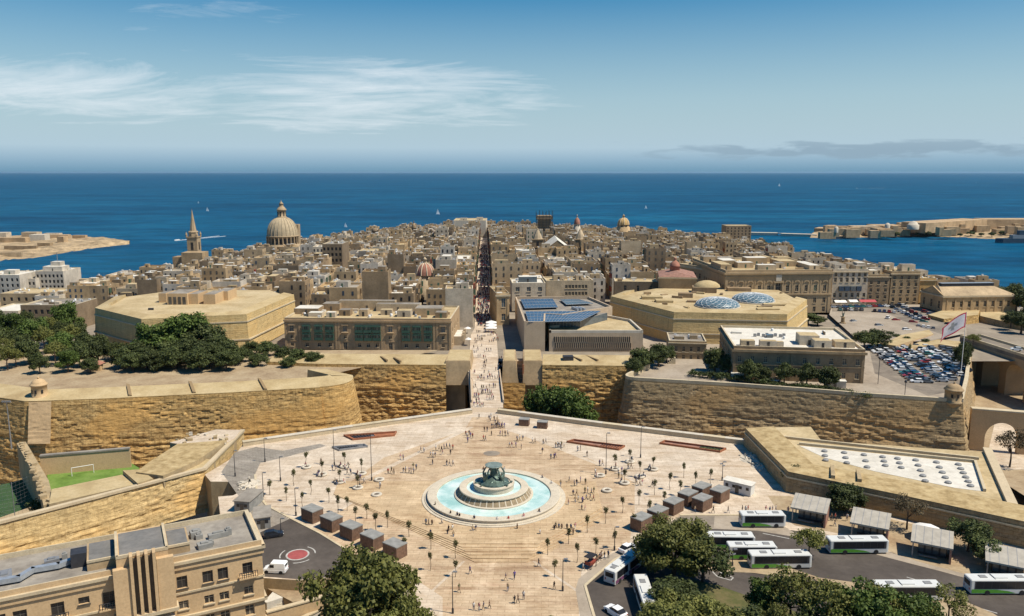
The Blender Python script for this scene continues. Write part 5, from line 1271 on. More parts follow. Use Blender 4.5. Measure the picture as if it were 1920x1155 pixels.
# waterfront blocks at far left
B = far_block('waterfront_block', 'large white waterfront apartment block at the left edge', -40, 36, 560, 517, 560, 26, 'limestone8', 'roof_white', nw=8, rows=3); B.hut(.6, .4, 8, 6, 3, 'limestone8', 'roof_white'); B.clutter(6, .1, 2)
B = far_block('waterfront_block', 'stepped white terrace block with mast near the left edge', 66, 118, 545, 510, 575, 24, 'limestone8', 'roof_white', nw=7, rows=3); B.hut(.5, .4, 14, 10, 3.4, 'limestone8', 'roof_white'); B.hut(.5, .5, 7, 6, 6.4, 'limestone8', 'roof_white'); B.clutter(12, .1, 3)
q = B.rpt(.5, .5); mb = MB(); mb.tube([(q.x, q.y, B.z1 + 3), (q.x, q.y, B.z1 + 13)], .25, 5); mb.build('mast', 'metal_grey', B.root)
B = far_block('waterfront_block', 'low white annex between the two white waterfront blocks', 36, 66, 560, 524, 570, 20, 'limestone8', 'roof_white', nw=4, rows=2); B.clutter(5, .1, 5)
B = far_block('waterfront_block', 'square tan stone block left of the honey fort', 133, 176, 575, 540, 540, 20, 'limestone7', 'roof_cream', nw=3, rows=2); B.clutter(4, .1, 5)
B = far_block('garden_block', 'dark shaded block behind the garden trees at left', 38, 140, 616, 574, 395, 22, 'limestone6', 'roof_grey', nw=9, rows=3); B.clutter(12, .1, 6)
B = far_block('garden_block', 'low white-roofed shed at the left edge above the trees', -30, 34, 600, 585, 420, 26, 'limestone4', 'roof_white')
B = far_block('garden_block', 'pink-tan house behind the dark block at the left', 0, 110, 572, 552, 470, 24, 'limestone5', 'roof_cream', nw=8, rows=2); B.clutter(14, .1, 7)
# ------------------------------------------------------------------ the dense town
def inside(poly, x, y):
    c = False; n = len(poly); j = n - 1
    for i in range(n):
        xi, yi = poly[i][0], poly[i][1]; xj, yj = poly[j][0], poly[j][1]
        if (yi > y) != (yj > y) and x < (xj - xi) * (y - yi) / (yj - yi) + xi: c = not c
        j = i
    return c
EXB = [(min(p[0] for p in q) - 1, max(p[0] for p in q) + 1, min(p[1] for p in q) - 1, max(p[1] for p in q) + 1, q) for q in EXCL]
def blocked(pl):
    xs_ = [p[0] for p in pl]; ys_ = [p[1] for p in pl]; x0, x1, y0, y1 = min(xs_), max(xs_), min(ys_), max(ys_)
    for a, b, c, d, q in EXB:
        if x1 < a or x0 > b or y1 < c or y0 > d: continue
        for p in pl + [((x0 + x1) / 2, (y0 + y1) / 2)]:
            if inside(q, p[0], p[1]): return True
        for p in q:
            if inside(pl, p[0], p[1]): return True
    return False
FRONT = [(-420, 520), (-330, 470), (-200, 430), (-110, 405), (-75, 382), (-16, 382), (-15.9, 415), (45, 446), (75, 455), (100, 470), (150, 500), (215, 482), (300, 470), (420, 520)]
def front(X):
    if X <= FRONT[0][0]: return FRONT[0][1]
    for (a, ya), (b, yb) in zip(FRONT[:-1], FRONT[1:]):
        if X <= b: return ya + (yb - ya) * (X - a) / (b - a)
    return FRONT[-1][1]
SQ_MATS = ['limestone%d' % i for i in range(9)] + ['roof_grey', 'roof_cream', 'roof_white', 'window_dark', 'window_mid', 'shutter_green', 'tank_white', 'metal_grey', 'red_timber', 'roof_felt', 'glass_grey', 'metal_blue']
MI = {m: i for i, m in enumerate(SQ_MATS)}
rng = random.Random(20)
WALLW = [0] * 4 + [1] * 5 + [2] * 3 + [3] * 6 + [4] * 4 + [5] * 4 + [6] * 6 + [7] * 4 + [8] * 3
plots = []
def gen_plots():
    st = 345.0; CROSS = 5.0
    s_edges = []
    s = 5.2
    while s < 430: w = rng.uniform(22, 31); s_edges.append((s, s + w)); s += w + rng.uniform(4.2, 5.6)
    s = -5.2
    while s > -430: w = rng.uniform(22, 31); s_edges.append((s - w, s)); s -= w + rng.uniform(4.2, 5.6)
    t_edges = []
    t = st
    while t < 1420: w = rng.uniform(44, 62); t_edges.append((t, t + w)); t += w + CROSS
    for (s0, s1) in s_edges:
        for (t0, t1) in t_edges:
            # two rows of plots back to back, fronting the long streets, with a few full-width ones
            mid = (s0 + s1) / 2 + rng.uniform(-3, 3)
            for side in (0, 1):
                t = t0
                while t < t1 - 4:
                    w = min(rng.choice([rng.uniform(6, 11), rng.uniform(6, 11), rng.uniform(6, 11), rng.uniform(11, 17), rng.uniform(11, 17), rng.uniform(18, 30)]), t1 - t)
                    if t1 - t - w < 5: w = t1 - t
                    a, b = (s0, mid) if side == 0 else (mid, s1)
                    rect = [(a, t), (b, t), (b, t + w), (a, t + w)]
                    pl = [(xs(q[1]) + q[0], q[1]) for q in rect]
                    cx = sum(p[0] for p in pl) / 4; cy = sum(p[1] for p in pl) / 4
                    ok = cy > front(cx) + w / 2 and lerp_tab(EDGE_L, cy) + 8 < cx < lerp_tab(EDGE_R, cy) - 8 and cy < 1330 - abs(cx) * .0
                    if ok and cy > 1180 and cx < 60 and cx < -150 + (cy - 1250) * 1.9: ok = False
                    if ok and not blocked(pl):
                        plots.append((pl, cx, cy, (t == t0, t + w >= t1 - .1, side)))
                    t += w
gen_plots()
def house_spec(pl, cx, cy, edge):
    r = rng; g = min(zterrain(p[0], p[1]) for p in pl); far = cy
    h = r.choice([11, 12.5, 13, 14, 14.5, 15.5, 17, 18]) + r.uniform(-2, 1.5)
    if r.random() < .14: h += r.uniform(3, 7)
    if r.random() < .09: h -= r.uniform(3, 6)
    return dict(pl=pl, cx=cx, cy=cy, g=g, z1=g + h, h=h, wall=r.choice(WALLW), roof=r.choice(['roof_grey'] * 5 + ['roof_cream'] * 5 + ['roof_white'] * 3 + ['roof_felt'] * 2), edge=edge, seed=r.random())
def house(sp, out):
    """out(part, mb) receives the pieces of one house"""
    r = random.Random(sp['seed']); pl = [Vector(p) for p in sp['pl']]; g, z1 = sp['g'], sp['z1']; wm = sp['wall']; par = r.uniform(.7, 1.5); top = z1 + par
    cen = sum(pl, Vector((0, 0))) / 4; near = sp['cy'] < 650
    mb = MB(); v = [(p.x, p.y, g - 3) for p in pl] + [(p.x, p.y, top) for p in pl]
    mb.add(v, [(i, (i + 1) % 4, 4 + (i + 1) % 4, 4 + i) for i in range(4)], wm)
    q = [p + (cen - p).normalized() * .55 for p in pl]
    ring = [(p.x, p.y, top) for p in pl] + [(p.x, p.y, top) for p in q] + [(p.x, p.y, z1) for p in q]
    mb.add(ring, [(i, (i + 1) % 4, 4 + (i + 1) % 4, 4 + i) for i in range(4)] + [(4 + i, 4 + (i + 1) % 4, 8 + (i + 1) % 4, 8 + i) for i in range(4)], wm)
    out('wall', mb)
    mb = MB(); mb.add([(p.x, p.y, z1) for p in q], [(0, 1, 2, 3)], MI[sp['roof']]); out('roof', mb)
    # windows and balconies
    wn = MB(); bal = MB(); first, last, side = sp['edge']; nfl = max(2, int(sp['h'] / 3.9))
    faces = [0]
    if side == 1: faces.append(1)
    if side == 0: faces.append(3)
    for f in faces:
        a, b = pl[f], pl[(f + 1) % 4]; L = (b - a).length; d = (b - a) / L
        if f == 0 and not first and r.random() < .35: continue
        n = max(1, int(L / r.uniform(2.6, 4.2))); pane = r.choice(['window_dark', 'window_dark', 'window_mid', 'window_mid', 'shutter_green', 'metal_blue'])
        for k in range(n):
            if r.random() < .12: continue
            u = L * (k + .5) / n
            for j in range(nfl):
                z = g + sp['h'] - 3.4 - j * 3.9 + .4
                if z < g: continue
                wv = 1.05; hv = r.choice([1.7, 2.1, 2.3])
                if f != 0 and r.random() < .22:
                    bal.slab(a + d * (u - 1.0), a + d * (u + 1.0), z - .3, z + 2.4, .8, .02, MI[r.choice(['shutter_green', 'limestone6', 'red_timber', 'window_mid'])])
                else: wn.wallquad(a + d * (u - wv / 2), a + d * (u + wv / 2), z, z + hv, .06, MI[pane])
    if wn.f: out('window_rows', wn)
    if bal.f: out('timber_balconies', bal)
    # roof storeys
    lx = pl[1] - pl[0]; ly = pl[3] - pl[0]; ang = math.atan2(lx.y, lx.x); W_, D_ = lx.length, ly.length
    def at(u, v_): return pl[0] + lx * u + ly * v_
    placed = []
    for k in range(r.choice([1, 1, 2, 2, 3])):
        w = r.uniform(2.2, max(2.6, W_ * .5)); d = r.uniform(2.2, max(2.5, D_ * .45)); hh = r.choice([2.4, 2.7, 3.0, 3.4])
        u = r.uniform(w / W_ / 2 + .05, 1 - w / W_ / 2 - .05) if w < W_ * .9 else .5; v_ = r.uniform(d / D_ / 2 + .06, 1 - d / D_ / 2 - .06) if d < D_ * .9 else .5
        if any(abs(u - a_) * W_ < (w + c_) / 2 + .1 and abs(v_ - b_) * D_ < (d + e_) / 2 + .1 for a_, b_, c_, e_ in placed): continue
        placed.append((u, v_, w, d)); p = at(u, v_); mb = MB(); m_ = wm if r.random() < .5 else r.choice(WALLW)
        mb.box((p.x, p.y, z1 - .05), (w, d, hh), ang, m_, False); mb.box((p.x, p.y, z1 + hh), (w * .93, d * .93, .06), ang, MI[r.choice(['roof_grey', 'roof_cream', 'roof_white'])], False)
        nn = Vector((math.sin(ang), -math.cos(ang))); q_ = p + nn * (d / 2 + .04); ex = Vector((math.cos(ang), math.sin(ang)))
        mb.wallquad(q_ - ex * .45, q_ + ex * .45, z1, z1 + 1.9, 0, MI[r.choice(['window_dark', 'window_mid', 'shutter_green'])])
        out('roof_hut', mb)
        if r.random() < .35: mb2 = MB(); mb2.box((p.x, p.y, z1 + hh + .06), (1.0, 1.0, .9), ang, MI['tank_white'], False); out('water_tank', mb2)
    cl = MB()
    for k in range(r.randint(3, 8)):
        p = at(r.uniform(.08, .92), r.uniform(.08, .92)); t = r.random()
        if t < .4: cl.box((p.x, p.y, z1), (.9, .9, 1.0), ang, MI['tank_white'], False)
        elif t < .52: cl.box((p.x, p.y, z1 + .02), (r.uniform(1.4, 2.6), r.uniform(1.4, 3), .03), ang, MI['window_dark'], False)  # light shaft: flat sheet, the shade inside it put into a dark colour
        elif t < .62: cl.box((p.x, p.y, z1), (r.uniform(1.5, 4), .25, r.uniform(.8, 1.6)), ang + r.choice([0, 1.57]), wm, False)
        elif t < .75: cl.box((p.x, p.y, z1), (1.2, .7, .9), ang, MI['metal_grey'], False)
        elif t < .88: cl.box((p.x, p.y, z1), (r.uniform(1.6, 3), r.uniform(1.4, 2.2), .5), ang, MI['glass_grey'], False)
        else: cl.tube([(p.x, p.y, z1), (p.x, p.y, z1 + r.uniform(2.5, 4.5))], .06, 4, MI['metal_grey'], False)
    out('roof_tanks', cl)
specs = [house_spec(*p) for p in plots]
specs.sort(key=lambda s: math.hypot(s['cx'], s['cy']))
TINTW = ['honey', 'tan', 'cream', 'brown', 'pale', 'sandy', 'dark brown', 'golden', 'whitewashed']
ROOFW = {'roof_grey': 'grey', 'roof_cream': 'cream', 'roof_white': 'white', 'roof_felt': 'dark'}
LANDM = [(( -217, 750), 'the great ribbed dome'), ((-285, 700), 'the slender spire'), ((40, 630), 'the twin towered cathedral'), ((-52, 470), 'the red ribbed dome'), ((130, 430), 'the honey stone palace'), ((95, 425), 'the red-roofed church'),
         ((35, 428), 'the block with square windows'), ((-60, 345), 'the green-balconied block'), ((-130, 350), 'the left cavalier fort'), ((-125, 560), 'the tall dark block'), ((-95, 600), 'the blank grey blocks'), ((-60, 545), 'the glaring white roof'),
         ((60, 520), 'the twin-opening grey house'), ((210, 448), 'the pale square hotel'), ((270, 416), 'the long hall'), ((38, 560), 'the bluish white house'), ((110, 690), 'the tent-like cupola'), ((-300, 575), 'the white waterfront blocks'), ((-20, 560), 'the white street-side house')]
used_labels = {}
rest = MB(); NIND = 300
for i, sp in enumerate(specs):
    if i < NIND:
        lmk = min(LANDM, key=lambda L: math.hypot(L[0][0] - sp['cx'], L[0][1] - sp['cy'])); dx, dy = sp['cx'] - lmk[0][0], sp['cy'] - lmk[0][1]
        rel = ('right of' if dx > 0 else 'left of') if abs(dx) > abs(dy) else ('behind' if dy > 0 else 'in front of')
        size = 'tall' if sp['h'] > 16.5 else ('low' if sp['h'] < 12 else 'mid-height'); dist = int(math.hypot(dx, dy) / 14)
        how = ['right beside', 'close', 'a few roofs', 'some way', 'further', 'far'][min(5, dist)]
        how = '' if how == 'right beside' else how + ' '
        lab = '%s %s house, %s roof, %s%s %s' % (size, TINTW[sp['wall']], ROOFW[sp['roof']], how, rel, lmk[1])
        if len(lab.split()) > 14: lab = lab.replace(', ' + how, ', ')
        root = thing('town_house', lab, 'house', (sp['cx'], sp['cy'], sp['g']), 0, 'flat-roofed houses of the town')
        def out(part, mb, root=root):
            ms = sorted(set(mb.m)); mp = {m: k for k, m in enumerate(ms)}; mb.m = [mp[m] for m in mb.m]
            mb.build(part, [SQ_MATS[m] for m in ms], root, kind='stuff' if part in ('window_rows', 'roof_tanks', 'timber_balconies') else None)
        house(sp, out); used_labels.setdefault(lab, []).append((root, dx * dx + dy * dy))
    else:
        def out(part, mb): rest.add(mb.v, mb.f, 0); rest.m[-len(mb.f):] = mb.m
        house(sp, out)
ORD = ['nearest', 'second nearest', 'third nearest', 'fourth nearest', 'fifth nearest', 'sixth nearest', 'seventh nearest', 'eighth nearest']
for lab, rs in used_labels.items():
    if len(rs) > 1:
        rs.sort(key=lambda q: q[1])
        for k, (o, _) in enumerate(rs): o['label'] = (ORD[k] if k < len(ORD) else 'outlying') + ' ' + lab
rest.build('town_roofs', SQ_MATS, None, 'mass of distant flat-roofed limestone houses running down to the sea', 'houses', kind='stuff', loc=(0, 700, -20))
# ------------------------------------------------------------------ hotel at the lower left
HZ = 12.0
ha, hb = P(-60, 1122, HZ), P(490, 1012, HZ)
hd = Vector((hb.x - ha.x, hb.y - ha.y)).normalized()
B = Building('hotel', 'large cream stone hotel with grooved central tower, lower left', 'hotel', (ha.x, ha.y), (hb.x, hb.y), 14.5, -10, HZ - 0.9, mat='hotel_stone', roof='roof_grey', parapet=0.9)
Lh = B.flen(0); Hh = B.z1 - B.z0
def U(px):      # distance along the front of a picture column near the cornice
    best = min(range(0, 800), key=lambda k: abs(proj((*(B.a + hd * (Lh * k / 800)), HZ - 3))[0] - px)); return Lh * best / 800
for px, v, w, h in ((0, 0, 1.3, 1.3), (36, 0, 1.9, 2.4), (106, 0, 1.9, 2.4), (156, 1, 1.6, 1.2), (204, 0, 1.9, 2.4), (340, 0, 1.7, 2.2), (388, 0, 1.7, 2.2), (417, 0, 1.7, 2.2), (463, 0, 1.7, 2.2)):
    u = U(px); top = Hh - 2.8 - (0 if v == 0 else 0)
    B.win(0, u, top - h, w, h, pane='window_dark', frame='window_mid', dep=.35)
    if px in (36, 106, 204, 463):
        a, b = B.face(0); c_ = a + B.d * u; z = B.z0 + top - h - .1
        mb = MB(); mb.slab(c_ - B.d * 1.6, c_ + B.d * 1.6, z - .25, z, 1.2, .02); bo = mb.build('balcony', 'hotel_stone', B.root)
        for s_ in range(9):
            q = c_ - B.d * 1.5 + B.d * (3.0 * s_ / 8) + B.n * 1.1; mb = MB(); mb.box((q.x, q.y, z), (.09, .09, 1.0)); mb.build('baluster', 'metal_dark', bo)
        mb = MB(); mb.slab(c_ - B.d * 1.55 + B.n * 1.06, c_ + B.d * 1.55 + B.n * 1.06, z + 1.0, z + 1.08, .08, .04); mb.build('handrail', 'metal_dark', bo)
for lev in (1, 2, 3):
    top = Hh - 2.8 - 4.0 * lev
    for px in (-20, 36, 106, 156, 204, 340, 388, 417, 463):
        B.win(0, U(px), top - 2.0, 1.6, 1.9 if lev > 1 else 1.5, pane='window_dark' if (px // 7) % 3 else 'window_mid', frame='trim_stone', dep=.35)
for v, h, o, m_ in ((Hh - .5, .5, .55, 'trim_stone'), (Hh - 1.5, .9, .28, 'hotel_stone'), (Hh - 6.0, .35, .22, 'trim_stone'), (Hh - 10.4, .45, .45, 'trim_stone'), (Hh - 14.2, .35, .25, 'trim_stone')):
    B.band(0, v, h, o, m_); B.band(1, v, h, o, m_)
for lev in range(3): B.win(1, 7, Hh - 5 - 4 * lev, 1.6, 2.1)
B.finish(.35)
# central tower
u0, u1 = U(222), U(318)
a, b = B.face(0)
tw = thing('unused', 'x', 'x'); bpy.data.objects.remove(tw)
t0, t1 = a + B.d * u0, a + B.d * u1
mb = MB(); q = [t0 + B.n * .9, t1 + B.n * .9, t1 - B.n * 9.5, t0 - B.n * 9.5]; TT = HZ + 2.1
mb.prism([(x.x, x.y) for x in q], B.z0, TT); tower = mb.build('tower', 'hotel_stone', B.root)
mb = MB(); q = [t0 + B.n * .2 + B.d * .5, t1 + B.n * .2 - B.d * .5, t1 - B.n * 9 - B.d * .5, t0 - B.n * 9 + B.d * .5]; mb.prism([(x.x, x.y) for x in q], TT, TT + .03); mb.build('tower_roof', 'roof_felt', tower)
for (p, q_) in ((t0 + B.n * .9, t1 + B.n * .9), (t1 + B.n * .9, t1 - B.n * 9.5), (t0 - B.n * 9.5, t0 + B.n * .9)):
    mb = MB(); mb.slab(p, q_, TT - .1, TT + .4, .06, .35); mb.build('tower_parapet', 'trim_stone', tower)
um = (u0 + u1) / 2
for k in range(4):
    u = um - 1.75 + k * 1.15; c_ = a + B.d * u + B.n * .9
    mb = MB(); mb.slab(c_ - B.d * .24, c_ + B.d * .24, B.z0 + Hh - 7.0, TT + .45, 1.35, .5); mb.build('fin', 'hotel_stone', tower)
    if k < 3:
        d_ = c_ + B.d * .575; mb = MB(); mb.slab(d_ - B.d * .33, d_ + B.d * .33, B.z0 + Hh - 6.8, TT - .4, .3, .02); mb.build('window_strip', 'window_mid', tower)
mb = MB(); mb.slab(a + B.d * (u0 - .6), a + B.d * (um - 2.0), B.z0 + Hh - 7.0, TT - 1.6, 1.9, -.9); mb.build('shoulder', 'hotel_stone', tower)
mb = MB(); mb.slab(a + B.d * (um + 2.0), a + B.d * (um + 4.6), B.z0 + Hh - 7.0, TT - 1.0, 1.9, -.9); mb.build('shoulder', 'hotel_stone', tower)
mb = MB(); mb.slab(a + B.d * (u0 - 1), a + B.d * (u1 + 1), B.z0 + Hh - 7.6, B.z0 + Hh - 7.0, 2.3, .0); mb.build('tower_cornice', 'trim_stone', tower)
# bay with rounded canopy below
mb = MB(); c_ = a + B.d * um; cz = B.z0 + Hh - 9.6
pp = [c_ - B.d * 4.2 + B.n * .9] + [c_ - B.d * 4.2 + B.n * 2.6, c_ - B.d * 3.6 + B.n * 3.2, c_ + B.d * 3.6 + B.n * 3.2, c_ + B.d * 4.2 + B.n * 2.6] + [c_ + B.d * 4.2 + B.n * .9]
mb.prism([(x.x, x.y) for x in pp], cz, cz + 1.1, 0, 0, True); mb.build('canopy', 'pale_stone', tower)
for k in range(5):
    q = c_ + B.d * (-3.4 + k * 1.7) + B.n * 2.5; mb = MB(); mb.slab(q - B.d * .3, q + B.d * .3, cz - 5, cz, .3, .3); mb.build('bay_pier', 'hotel_stone', tower)
    if k < 4: q = c_ + B.d * (-2.55 + k * 1.7) + B.n * 2.2; mb = MB(); mb.slab(q - B.d * .6, q + B.d * .6, cz - 5, cz - .2, .05, .05); mb.build('window', 'window_dark', tower)
# side blocks behind the tower
for (x0, x1, h, dd) in ((166, 222, .7, 7.5), (318, 362, .6, 7.0)):
    v0, v1 = a + B.d * U(x0) - B.n * 3.0, a + B.d * U(x1) - B.n * 3.0; mb = MB(); q = [v0, v1, v1 - B.n * dd, v0 - B.n * dd]
    mb.prism([(x.x, x.y) for x in q], B.z1, B.z1 + h + 1, 0); o = mb.build('roof_block', 'limestone5', B.root)
    mb = MB(); q = [v0 + B.d * .3 - B.n * .3, v1 - B.d * .3 - B.n * .3, v1 - B.d * .3 - B.n * (dd - .3), v0 + B.d * .3 - B.n * (dd - .3)]; mb.prism([(x.x, x.y) for x in q], B.z1 + h + 1, B.z1 + h + 1.05); mb.build('roof', 'roof_felt', o)
    mb = MB(); mb.slab(v0, v1, B.z1 + h + .75, B.z1 + h + 1.15, .12, .2); mb.build('fascia', 'trim_stone', o)
# roof services
def onroof(u, back): p = a + B.d * u - B.n * back; return (p.x, p.y, B.z1 + .02)
pl_ = [onroof(U(-10), 4.2), onroof(U(35), 4.0), onroof(U(60), 6.2), onroof(U(110), 6.0), onroof(U(140), 7.0)]
mb = MB(); ang = math.atan2(B.d.y, B.d.x)
for p, q in zip(pl_[:-1], pl_[1:]):
    p, q = Vector(p), Vector(q); d_ = q - p; mb.box(((p.x + q.x) / 2, (p.y + q.y) / 2, p.z + .35), (d_.length + .4, .9, .8), math.atan2(d_.y, d_.x))
mb.build('air_duct', 'duct_metal', B.root)
p = onroof(U(150), 6.5); mb = MB(); mb.box(p, (2.4, 2.6, 2.4), ang); mb.build('plant_unit', 'metal_dark', B.root)
for px, bk, s in ((95, 8.5, (2.2, 1.2, 1.0)), (120, 9.5, (.8, .8, 1.1)), (5, 6, (2, 3, 1.1)), (378, 8.5, (1.8, 1.6, 1.2)), (384, 7.5, (1.2, 1.0, .8)), (420, 6.5, (3.4, 1.1, .9)), (440, 6.8, (1.0, 1.0, 1.2)), (390, 3.5, (2.4, 1.6, .8)), (402, 4.0, (1.0, .8, .7))):
    p = onroof(U(px), bk); mb = MB(); mb.box(p, s, ang + .1); mb.box((p[0], p[1], p[2] + s[2]), (s[0] * .5, s[1] * .5, .25), ang); mb.build('air_conditioner', 'kiosk_roof' if px > 100 else 'metal_grey', B.root)
# sunken court and garden between hotel and turning circle
rt = thing('terrace_wall', 'cream stone garden walls and white terrace below the turning circle', 'wall', tuple(P(560, 1120, -5)))
for L, z0_, z1_, m_ in (([(500, 1150), (700, 1095)], -9, -2.6, 'hotel_stone'), ([(560, 1165), (650, 1120)], -9, -5.0, 'pale_stone')):
    p, q = P(*L[0], z1_), P(*L[1], z1_); mb = MB(); mb.slab((p.x, p.y), (q.x, q.y), z0_, z1_, .0, .6); mb.build('wall', m_, rt)
    mb = MB(); mb.slab((p.x, p.y), (q.x, q.y), z1_, z1_ + .25, .15, .75); mb.build('coping', 'trim_stone', rt)
mb = MB(); q = [P(x, y, -3.0) for x, y in ((495, 1128), (520, 1100), (545, 1115), (500, 1130))]; mb.prism([(x.x, x.y) for x in q], -9, -3.0); mb.build('terrace', 'roof_white', rt)
mb = MB(); q = [P(x, y, -2.0) for x, y in ((500, 1095), (530, 1093), (640, 1092), (700, 1092), (640, 1110), (548, 1120))]; mb.prism([(x.x, x.y) for x in q], -9, -2.9); mb.build('bank', 'earth', rt)
for k in range(7):
    p, q = P(500, 1128 + k * 4, -3.4 - .3 * k), P(560, 1113 + k * 4, -3.4 - .3 * k); mb = MB(); mb.slab((p.x, p.y), (q.x, q.y), -9, -3.3 - .35 * k, .35, .2); mb.build('louvre_slat', 'pale_stone', rt)
mb = MB(); q = [P(x, y, -8.8) for x, y in ((560, 1175), (640, 1130), (800, 1130), (800, 1200), (560, 1200))]; mb.flat([(x.x, x.y) for x in q], -8.8); struct('lawn', mb, 'lawn')
# rubble tarpaulin and service booths on the road edge
def booth(label, pa, pb, h, depth, mat='shelter_roof', roof='roof_white', name='service_booth'):
    p, q = G(*pa), G(*pb); d = (q - p).normalized(); nb = Vector((-d.y, d.x, 0)) * depth; z = gz(p.y)
    t = thing(name, label, 'booth', tuple(p)); mb = MB(); mb.prism([(x.x, x.y) for x in (p, q, q + nb, p + nb)], z, z + h); bd = mb.build('body', mat, t)
    mb = MB(); e = d * .25; f = nb.normalized() * .25; mb.prism([(x.x, x.y) for x in (p - e - f, q + e - f, q + e + nb + f, p - e + nb + f)], z + h, z + h + .18); mb.build('roof', roof, t)
    m_ = (p + q) / 2; mb = MB(); mb.slab(m_ - d * .45, m_ + d * .45, z + .05, z + min(2.1, h - .2), .04, .02); mb.build('door', 'window_mid', bd)
    n_ = max(2, int((q - p).length / 1.6))
    for k in range(n_):
        c_ = p.lerp(q, (k + .5) / n_)
        if (c_ - m_).length < .8: continue
        mb = MB(); mb.slab(c_ - d * .35, c_ + d * .35, z + 1.3, z + 2.0, .04, .02); mb.build('window', 'window_dark', bd)
    return t
booth('grey flat-roofed service booth beside the hotel, nearer one', (478, 994), (508, 990), 2.6, 6, 'kiosk_roof', 'roof_grey')
booth('grey flat-roofed service booth behind the nearer one by the hotel', (440, 960), (468, 962), 2.6, 7, 'kiosk_roof', 'roof_grey')
booth('long white container cabin with small windows behind the right kiosks', (1356, 919), (1407, 932), 2.6, 2.6, 'bus_white', 'roof_white', 'container_cabin')
def rubble(label, px, py, r, n, mat='pale_stone'):
    c_ = G(px, py); t = thing('rubble_heap', label, 'rubble', tuple(c_)); rr = random.Random(px); mb = MB()
    vs = []; N = 14
    for j in range(7):
        for i in range(N):
            a_ = 2 * math.pi * i / N; q = r * (1 - j / 7) * rr.uniform(.8, 1.2); vs.append((c_.x + q * math.cos(a_), c_.y + q * 1.3 * math.sin(a_), c_.z + (j / 7) * r * .35 * rr.uniform(.5, 1.5)))
    mb.add(vs, [(j * N + i, j * N + (i + 1) % N, (j + 1) * N + (i + 1) % N, (j + 1) * N + i) for j in range(6) for i in range(N)]); mb.build('heap', mat, t)
    for k in range(n):
        mb = MB(); a_ = rr.uniform(0, 6.28); q = r * rr.uniform(.2, 1.2); s = rr.uniform(.4, 1.0); mb.box((c_.x + q * math.cos(a_), c_.y + q * 1.3 * math.sin(a_), c_.z), (s, s * .7, s * .8), a_); mb.build('stone_block', mat, t)
rubble('white heap of rubble at the left road edge beside the pit', 468, 908, 2.6, 14)
rubble('pale rubble heap at the foot of the right outwork wall', 1412, 862, 3.4, 16)
rubble('smaller pale rubble heap further down the right outwork wall', 1426, 876, 2.4, 10)
# ------------------------------------------------------------------ the fountain
fc = P(926, 931, 0); fz = 0.01
F = thing('fountain', 'round tiered stone fountain with turquoise pool and bronze figures', 'fountain', (fc.x, fc.y, 0))
def ring(name, prof, mat, n=96, parent=F, smooth=False):
    mb = MB(); mb.lathe((fc.x, fc.y, fz), prof, n, 0, smooth); return mb.build(name, mat, parent)
ring('lower_step', [(17.0, 0), (17.0, .16), (16.3, .165)], 'fountain_stone'); ring('upper_step', [(16.32, 0), (16.32, .32), (15.5, .325)], 'fountain_stone')
ring('basin_rim', [(15.55, 0), (15.6, .7), (15.75, .8), (15.75, 1.0), (15.6, 1.05), (13.6, 1.05), (13.5, 1.0), (13.5, .2)], 'fountain_stone')
ring('basin_floor', [(13.5, .22), (9.0, .22)], 'pool_floor'); ring('pool', [(13.48, .72), (9.0, .72)], 'pool_water')
ring('lip', [(9.3, .2), (9.35, .95), (9.1, 1.05), (8.75, 1.05)], 'fountain_stone')
dr = ring('drum', [(8.75, .6), (8.7, 1.1), (7.75, 2.3), (7.75, 2.35)], 'fountain_panel')
for k in range(36):
    a = 2 * math.pi * k / 36; mb = MB(); e = Vector((math.cos(a), math.sin(a), 0)); t = Vector((-e.y, e.x, 0)) * .13
    p, q = Vector((fc.x, fc.y, 0)) + e * 8.76, Vector((fc.x, fc.y, 0)) + e * 7.82
    mb.add([p - t + Vector((0, 0, 1.06)), p + t + Vector((0, 0, 1.06)), q + t + Vector((0, 0, 2.33)), q - t + Vector((0, 0, 2.33))], [(0, 1, 2, 3)]); mb.build('panel_rib', 'fountain_stone', dr)
ring('upper_rim', [(7.75, 2.25), (8.15, 2.3), (8.2, 2.55), (8.1, 2.65), (6.5, 2.65), (6.45, 2.0)], 'fountain_stone')
ring('upper_pool', [(6.46, 2.35), (4.0, 2.35)], 'pool_water')
ring('pedestal', [(4.75, 1.8), (4.75, 3.4), (4.9, 3.5), (4.9, 3.75), (4.0, 3.8), (3.9, 3.55), (0, 3.55)], 'fountain_stone', 64)
ring('figure_base', [(3.7, 3.55), (3.5, 3.95), (2.2, 4.6), (1.0, 5.4), (0.6, 7.4), (0, 7.4)], 'bronze', 24)
dish = ring('dish', [(0.5, 7.35), (1.4, 7.5), (1.95, 7.7), (2.05, 7.9), (1.95, 7.92), (1.3, 7.78), (0, 7.72)], 'verdigris', 40, smooth=True)
def skin_mesh(name, V, E, Rd, sub=1, root=0):
    me = bpy.data.meshes.new(name + '_cage'); me.from_pydata(V, E, []); o = bpy.data.objects.new(name + '_cage', me); COL.objects.link(o)
    sk = o.modifiers.new('skin', 'SKIN'); sk.use_smooth_shade = True
    if not me.skin_vertices: me.skin_vertices.new() if hasattr(me.skin_vertices, 'new') else None
    for i, r_ in enumerate(Rd):
        d = me.skin_vertices[0].data[i]; d.radius = (r_, r_) if not hasattr(r_, '__len__') else r_; d.use_root = (i == root)
    if sub: ss = o.modifiers.new('sub', 'SUBSURF'); ss.levels = sub; ss.render_levels = sub
    dg = bpy.context.evaluated_depsgraph_get(); m2 = bpy.data.meshes.new_from_object(o.evaluated_get(dg)); m2.name = name
    bpy.data.objects.remove(o); bpy.data.meshes.remove(me)
    return m2
